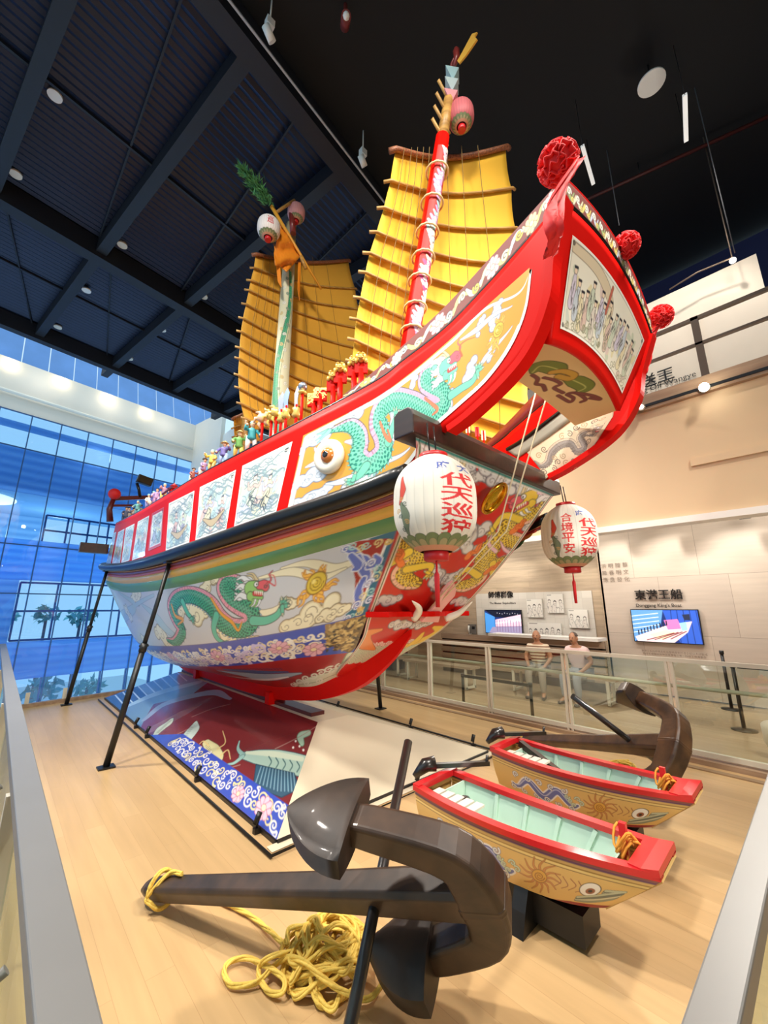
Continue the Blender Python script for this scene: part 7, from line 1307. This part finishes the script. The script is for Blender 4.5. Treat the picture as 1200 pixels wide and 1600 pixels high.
# benches
def bench(nm, y0, y1, x, lab):
    t = thing(nm, (x, (y0 + y1) / 2, 0), lab, 'bench', 'long visitor benches'); MB().box((x, (y0 + y1) / 2, .43), (.36, y1 - y0, .045)).build('seat', M_slat, t)
    for y in (y0 + .15, y1 - .15):
        l = MB()
        for dx in (-.15, .15): l.box((x + dx, y, .205), (.04, .05, .41))
        l.box((x, y, .03), (.34, .05, .04)); l.build('leg', M_steel, t)
bench('visitor_bench', 5.35, 7.35, 7.7, 'wooden bench left of the low barrier, empty'); bench('visitor_bench', 2.75, 4.9, 8.35, 'wooden bench on which two men sit'); bench('visitor_bench', 7.6, 9.2, 7.9, 'wooden bench furthest along the corridor behind the keel')
st = thing('stool', (9.0, .15, 0), 'small dark wooden stool at the right edge of the corridor', 'stool'); MB().box((9.0, .15, .44), (.34, .5, .045)).build('seat', M_anc, st)
for dx in (-.13, .13):
    for dy in (-.2, .2): MB().bar((9 + dx, .15 + dy, .43), (9 + dx * 1.15, .15 + dy * 1.1, 0), .035, .035).build('leg', M_anc, st)
# belt barriers
def stanchion(x, y, h, lab, grp, z0=-.02):
    t = thing('stanchion', (x, y, z0), lab, 'stanchion', grp); MB().lathe([(.15, 0), (.15, .012), (.03, .03)], (x, y, z0), n=24).build('base', M_black, t); MB().tube([(x, y, z0 + .02), (x, y, h)], .025, 12).build('post', M_black, t); MB().tube([(x, y, h - .01), (x, y, h + .05)], .034, 12).build('belt_head', M_black, t); return t
stanchion(6.42, 4.75, .47, 'left post of the low belt barrier behind the balustrade', 'low barrier posts'); stanchion(6.45, 3.45, .47, 'right post of the low belt barrier near the seated man', 'low barrier posts'); tag(MB().box((6.435, 4.1, .48), (.006, 1.25, .05)).build('barrier_belt', M_black), 'black belt stretched between the two low posts', 'belt')
s1 = stanchion(9.55, 1.40, .90, 'rear tall belt post by the pale wall at the right', 'tall belt posts'); stanchion(8.11, 1.09, .84, 'front tall belt post at the right, with a belt running right', 'tall belt posts'); tag(MB().box((8.2, -.3, .84), (.01, 2.7, .05)).build('barrier_belt', M_black), 'black belt running to the right from the front tall post', 'belt')
cs = tag(MB().lathe([(.10, 0), (.13, .2), (.11, .4), (.001, .42)], (7.0, .62, -.02), (-.35, .1, 1), 16).build('white_cover', mat('pale_wrap', (222, 210, 194), .6)), 'pale wrapped post leaning at the right inside the balustrade', 'post')
# low table with dark cloth at the far end
dt = thing('draped_table', (8.6, 8.9, 0), 'small table under a dark cloth at the far end of the corridor', 'table'); MB().box((8.6, 8.9, .4), (.6, .8, .8)).build('cloth', mat('dark_cloth', (60, 56, 54), .8), dt)
# ================================================ two seated visitors
def person(loc, label, shirt, trou, skin, hair, stripe, bald, lean, yaw):
    t = thing('person', (0, 0, 0), label, 'person', 'seated visitors')
    J = {'pel': (0, .02, .50), 'bel': (0, .03 + lean * .2, .66), 'che': (0, .03 + lean * .6, .86), 'nk': (0, .02 + lean, 1.0), 'hd0': (0, lean - .0, 1.07), 'hd1': (0, lean - .015, 1.16)}
    E = [('pel', 'bel'), ('bel', 'che'), ('che', 'nk'), ('nk', 'hd0'), ('hd0', 'hd1')]; R = {'pel': .15, 'bel': .135, 'che': .15, 'nk': .055, 'hd0': .055, 'hd1': .06}
    for s_, n_ in ((-1, 'l'), (1, 'r')):
        J.update({n_ + 'sh': (s_ * .175, .03 + lean * .8, .915), n_ + 'el': (s_ * .25, -.03, .72), n_ + 'wr': (s_ * .15, -.27, .56), n_ + 'ha': (s_ * .12, -.34, .545), n_ + 'hp': (s_ * .09, -.02, .49), n_ + 'kn': (s_ * .13, -.42, .50), n_ + 'an': (s_ * .13, -.40, .09), n_ + 'to': (s_ * .15, -.56, .04)})
        R.update({n_ + 'sh': .065, n_ + 'el': .045, n_ + 'wr': .03, n_ + 'ha': .032, n_ + 'hp': .095, n_ + 'kn': .065, n_ + 'an': .04, n_ + 'to': .03})
        E += [('che', n_ + 'sh'), (n_ + 'sh', n_ + 'el'), (n_ + 'el', n_ + 'wr'), (n_ + 'wr', n_ + 'ha'), ('pel', n_ + 'hp'), (n_ + 'hp', n_ + 'kn'), (n_ + 'kn', n_ + 'an'), (n_ + 'an', n_ + 'to')]
        for f in range(5):
            a = (f - 1.5) * .35 if f < 4 else 1.0; nm2 = '%sf%d' % (n_, f); L_ = (.07, .08, .075, .06, .05)[f]; J[nm2] = (s_ * (.12 - .03 * (f - 1.5) * .6) - (s_ * .04 if f == 4 else 0), -.34 - L_ * math.cos(a * .6), .53 - .02); R[nm2] = .009; E.append((n_ + 'ha', nm2))
    def skin_mesh(edges, grow, name, m, parent, sub=2):
        ks = []
        for a, b in edges:
            for k in (a, b):
                if k not in ks: ks.append(k)
        me = bpy.data.meshes.new(name); me.from_pydata([J[k] for k in ks], [(ks.index(a), ks.index(b)) for a, b in edges], []); o = bpy.data.objects.new(name, me); COL.objects.link(o); o.modifiers.new('skin', 'SKIN'); sk = me.skin_vertices[0].data
        for i, k in enumerate(ks): r_ = R[k] + grow; sk[i].radius = (r_, r_ * (.78 if k in ('pel', 'bel', 'che') else 1)); sk[i].use_root = i == 0
        q_ = o.modifiers.new('s', 'SUBSURF'); q_.levels = q_.render_levels = sub; dg = bpy.context.evaluated_depsgraph_get(); dg.update(); m2 = bpy.data.meshes.new_from_object(o.evaluated_get(dg)); bpy.data.objects.remove(o)
        for pl in m2.polygons: pl.use_smooth = True
        m2.name = name; m2.materials.clear(); return place(name, m2, m, parent)
    b = skin_mesh(E, 0, 'body', skin, t)
    fc = MB(); hc = np.array(J['hd1']) + [0, -.01, -.015]; fc.ball(hc, (.074, .09, .11), 18, 12); fc.ball(hc + [0, -.092, -.02], (.014, .02, .02), 8, 6)
    for s_ in (-1, 1): fc.ball(hc + [s_ * .076, .005, -.01], (.012, .022, .032), 8, 6)
    fc.build('face', skin, b, local=True); ey = MB()
    for s_ in (-1, 1): ey.ball(hc + [s_ * .03, -.083, .008], (.012, .006, .007), 8, 6)
    ey.box(hc + [0, -.086, -.055], (.04, .006, .008)); ey.build('eyes_and_mouth', M_hair, b, local=True)
    hm = MB(); P = [(.085 * math.sin(a), .0 + .105 * math.cos(a)) for a in np.linspace(0, 1.35 if not bald else .5, 8)]
    if not bald: hm.lathe([(max(r_, .001), z) for r_, z in P], hc + [0, .018, .012], n=18, sx=.95, sy=1.12)
    else: hm.lathe([(.086, -.03), (.088, 0), (.084, .03)], hc + [0, .02, -.01], n=18, sx=.92, sy=1.0)
    hm.build('hair', hair, t, local=True)
    J['nk2'] = tuple(np.array(J['nk']) - [0, 0, .03]); R['nk2'] = .078
    top = [('pel', 'bel'), ('bel', 'che'), ('che', 'nk2'), ('che', 'lsh'), ('che', 'rsh'), ('lsh', 'lel2'), ('rsh', 'rel2')]
    for n_ in 'lr': J[n_ + 'el2'] = tuple(np.array(J[n_ + 'sh']) * .35 + np.array(J[n_ + 'el']) * .65); R[n_ + 'el2'] = .055
    skin_mesh(top, .018, 'shirt', shirt, t); skin_mesh([('pel', 'lhp'), ('lhp', 'lkn'), ('lkn', 'lan'), ('pel', 'rhp'), ('rhp', 'rkn'), ('rkn', 'ran')], .016, 'trousers', trou, t)
    for s_ in (-1, 1): MB().tube([(s_ * .13, -.37, .05), (s_ * .14, -.47, .04), (s_ * .155, -.59, .03)], [.045, .048, .03], 10, sy=.8).build('shoe', mat('dark_shoe', (70, 60, 56), .5), t)
    t.location = loc; t.rotation_euler = (0, 0, yaw); return t
def stripe_mat():
    m = mat('striped_shirt', (206, 190, 164), .8); nt = m.node_tree; tc = nt.nodes.new('ShaderNodeTexCoord'); wv = nt.nodes.new('ShaderNodeTexWave'); wv.bands_direction = 'Z'; wv.inputs['Scale'].default_value = 5.2; r = nt.nodes.new('ShaderNodeValToRGB'); r.color_ramp.interpolation = 'CONSTANT'; r.color_ramp.elements[0].color = (*lin((216, 200, 174)), 1); r.color_ramp.elements[1].color = (*lin((126, 96, 76)), 1); r.color_ramp.elements[1].position = .62
    nt.links.new(tc.outputs['Object'], wv.inputs[0]); nt.links.new(wv.outputs['Fac'], r.inputs[0]); nt.links.new(r.outputs[0], nt.nodes['Principled BSDF'].inputs['Base Color']); return m
M_sk = mat('tanned_skin', (176, 128, 98), .5); 
person((8.33, 4.22, -.02), 'person in a striped short-sleeved shirt, seated on the bench with hands on knees', stripe_mat(), mat('khaki_grey_trousers', (150, 140, 128), .8), M_sk, mat('shaved_hair', (120, 92, 78), .6), True, True, -.04, -math.pi / 2 + .25)
person((8.33, 3.40, -.02), 'person in a pale pink shirt, leaning forward on the bench', mat('pale_pink_shirt', (220, 190, 186), .8), mat('blue_grey_trousers', (140, 142, 148), .8), M_sk, mat('grey_brown_hair', (92, 78, 70), .7), False, False, -.12, -math.pi / 2 - .1)
for o in list(S.objects):
    if o.type == 'MESH' and len(o.data.materials) == 0: o.data.materials.append(M_white)
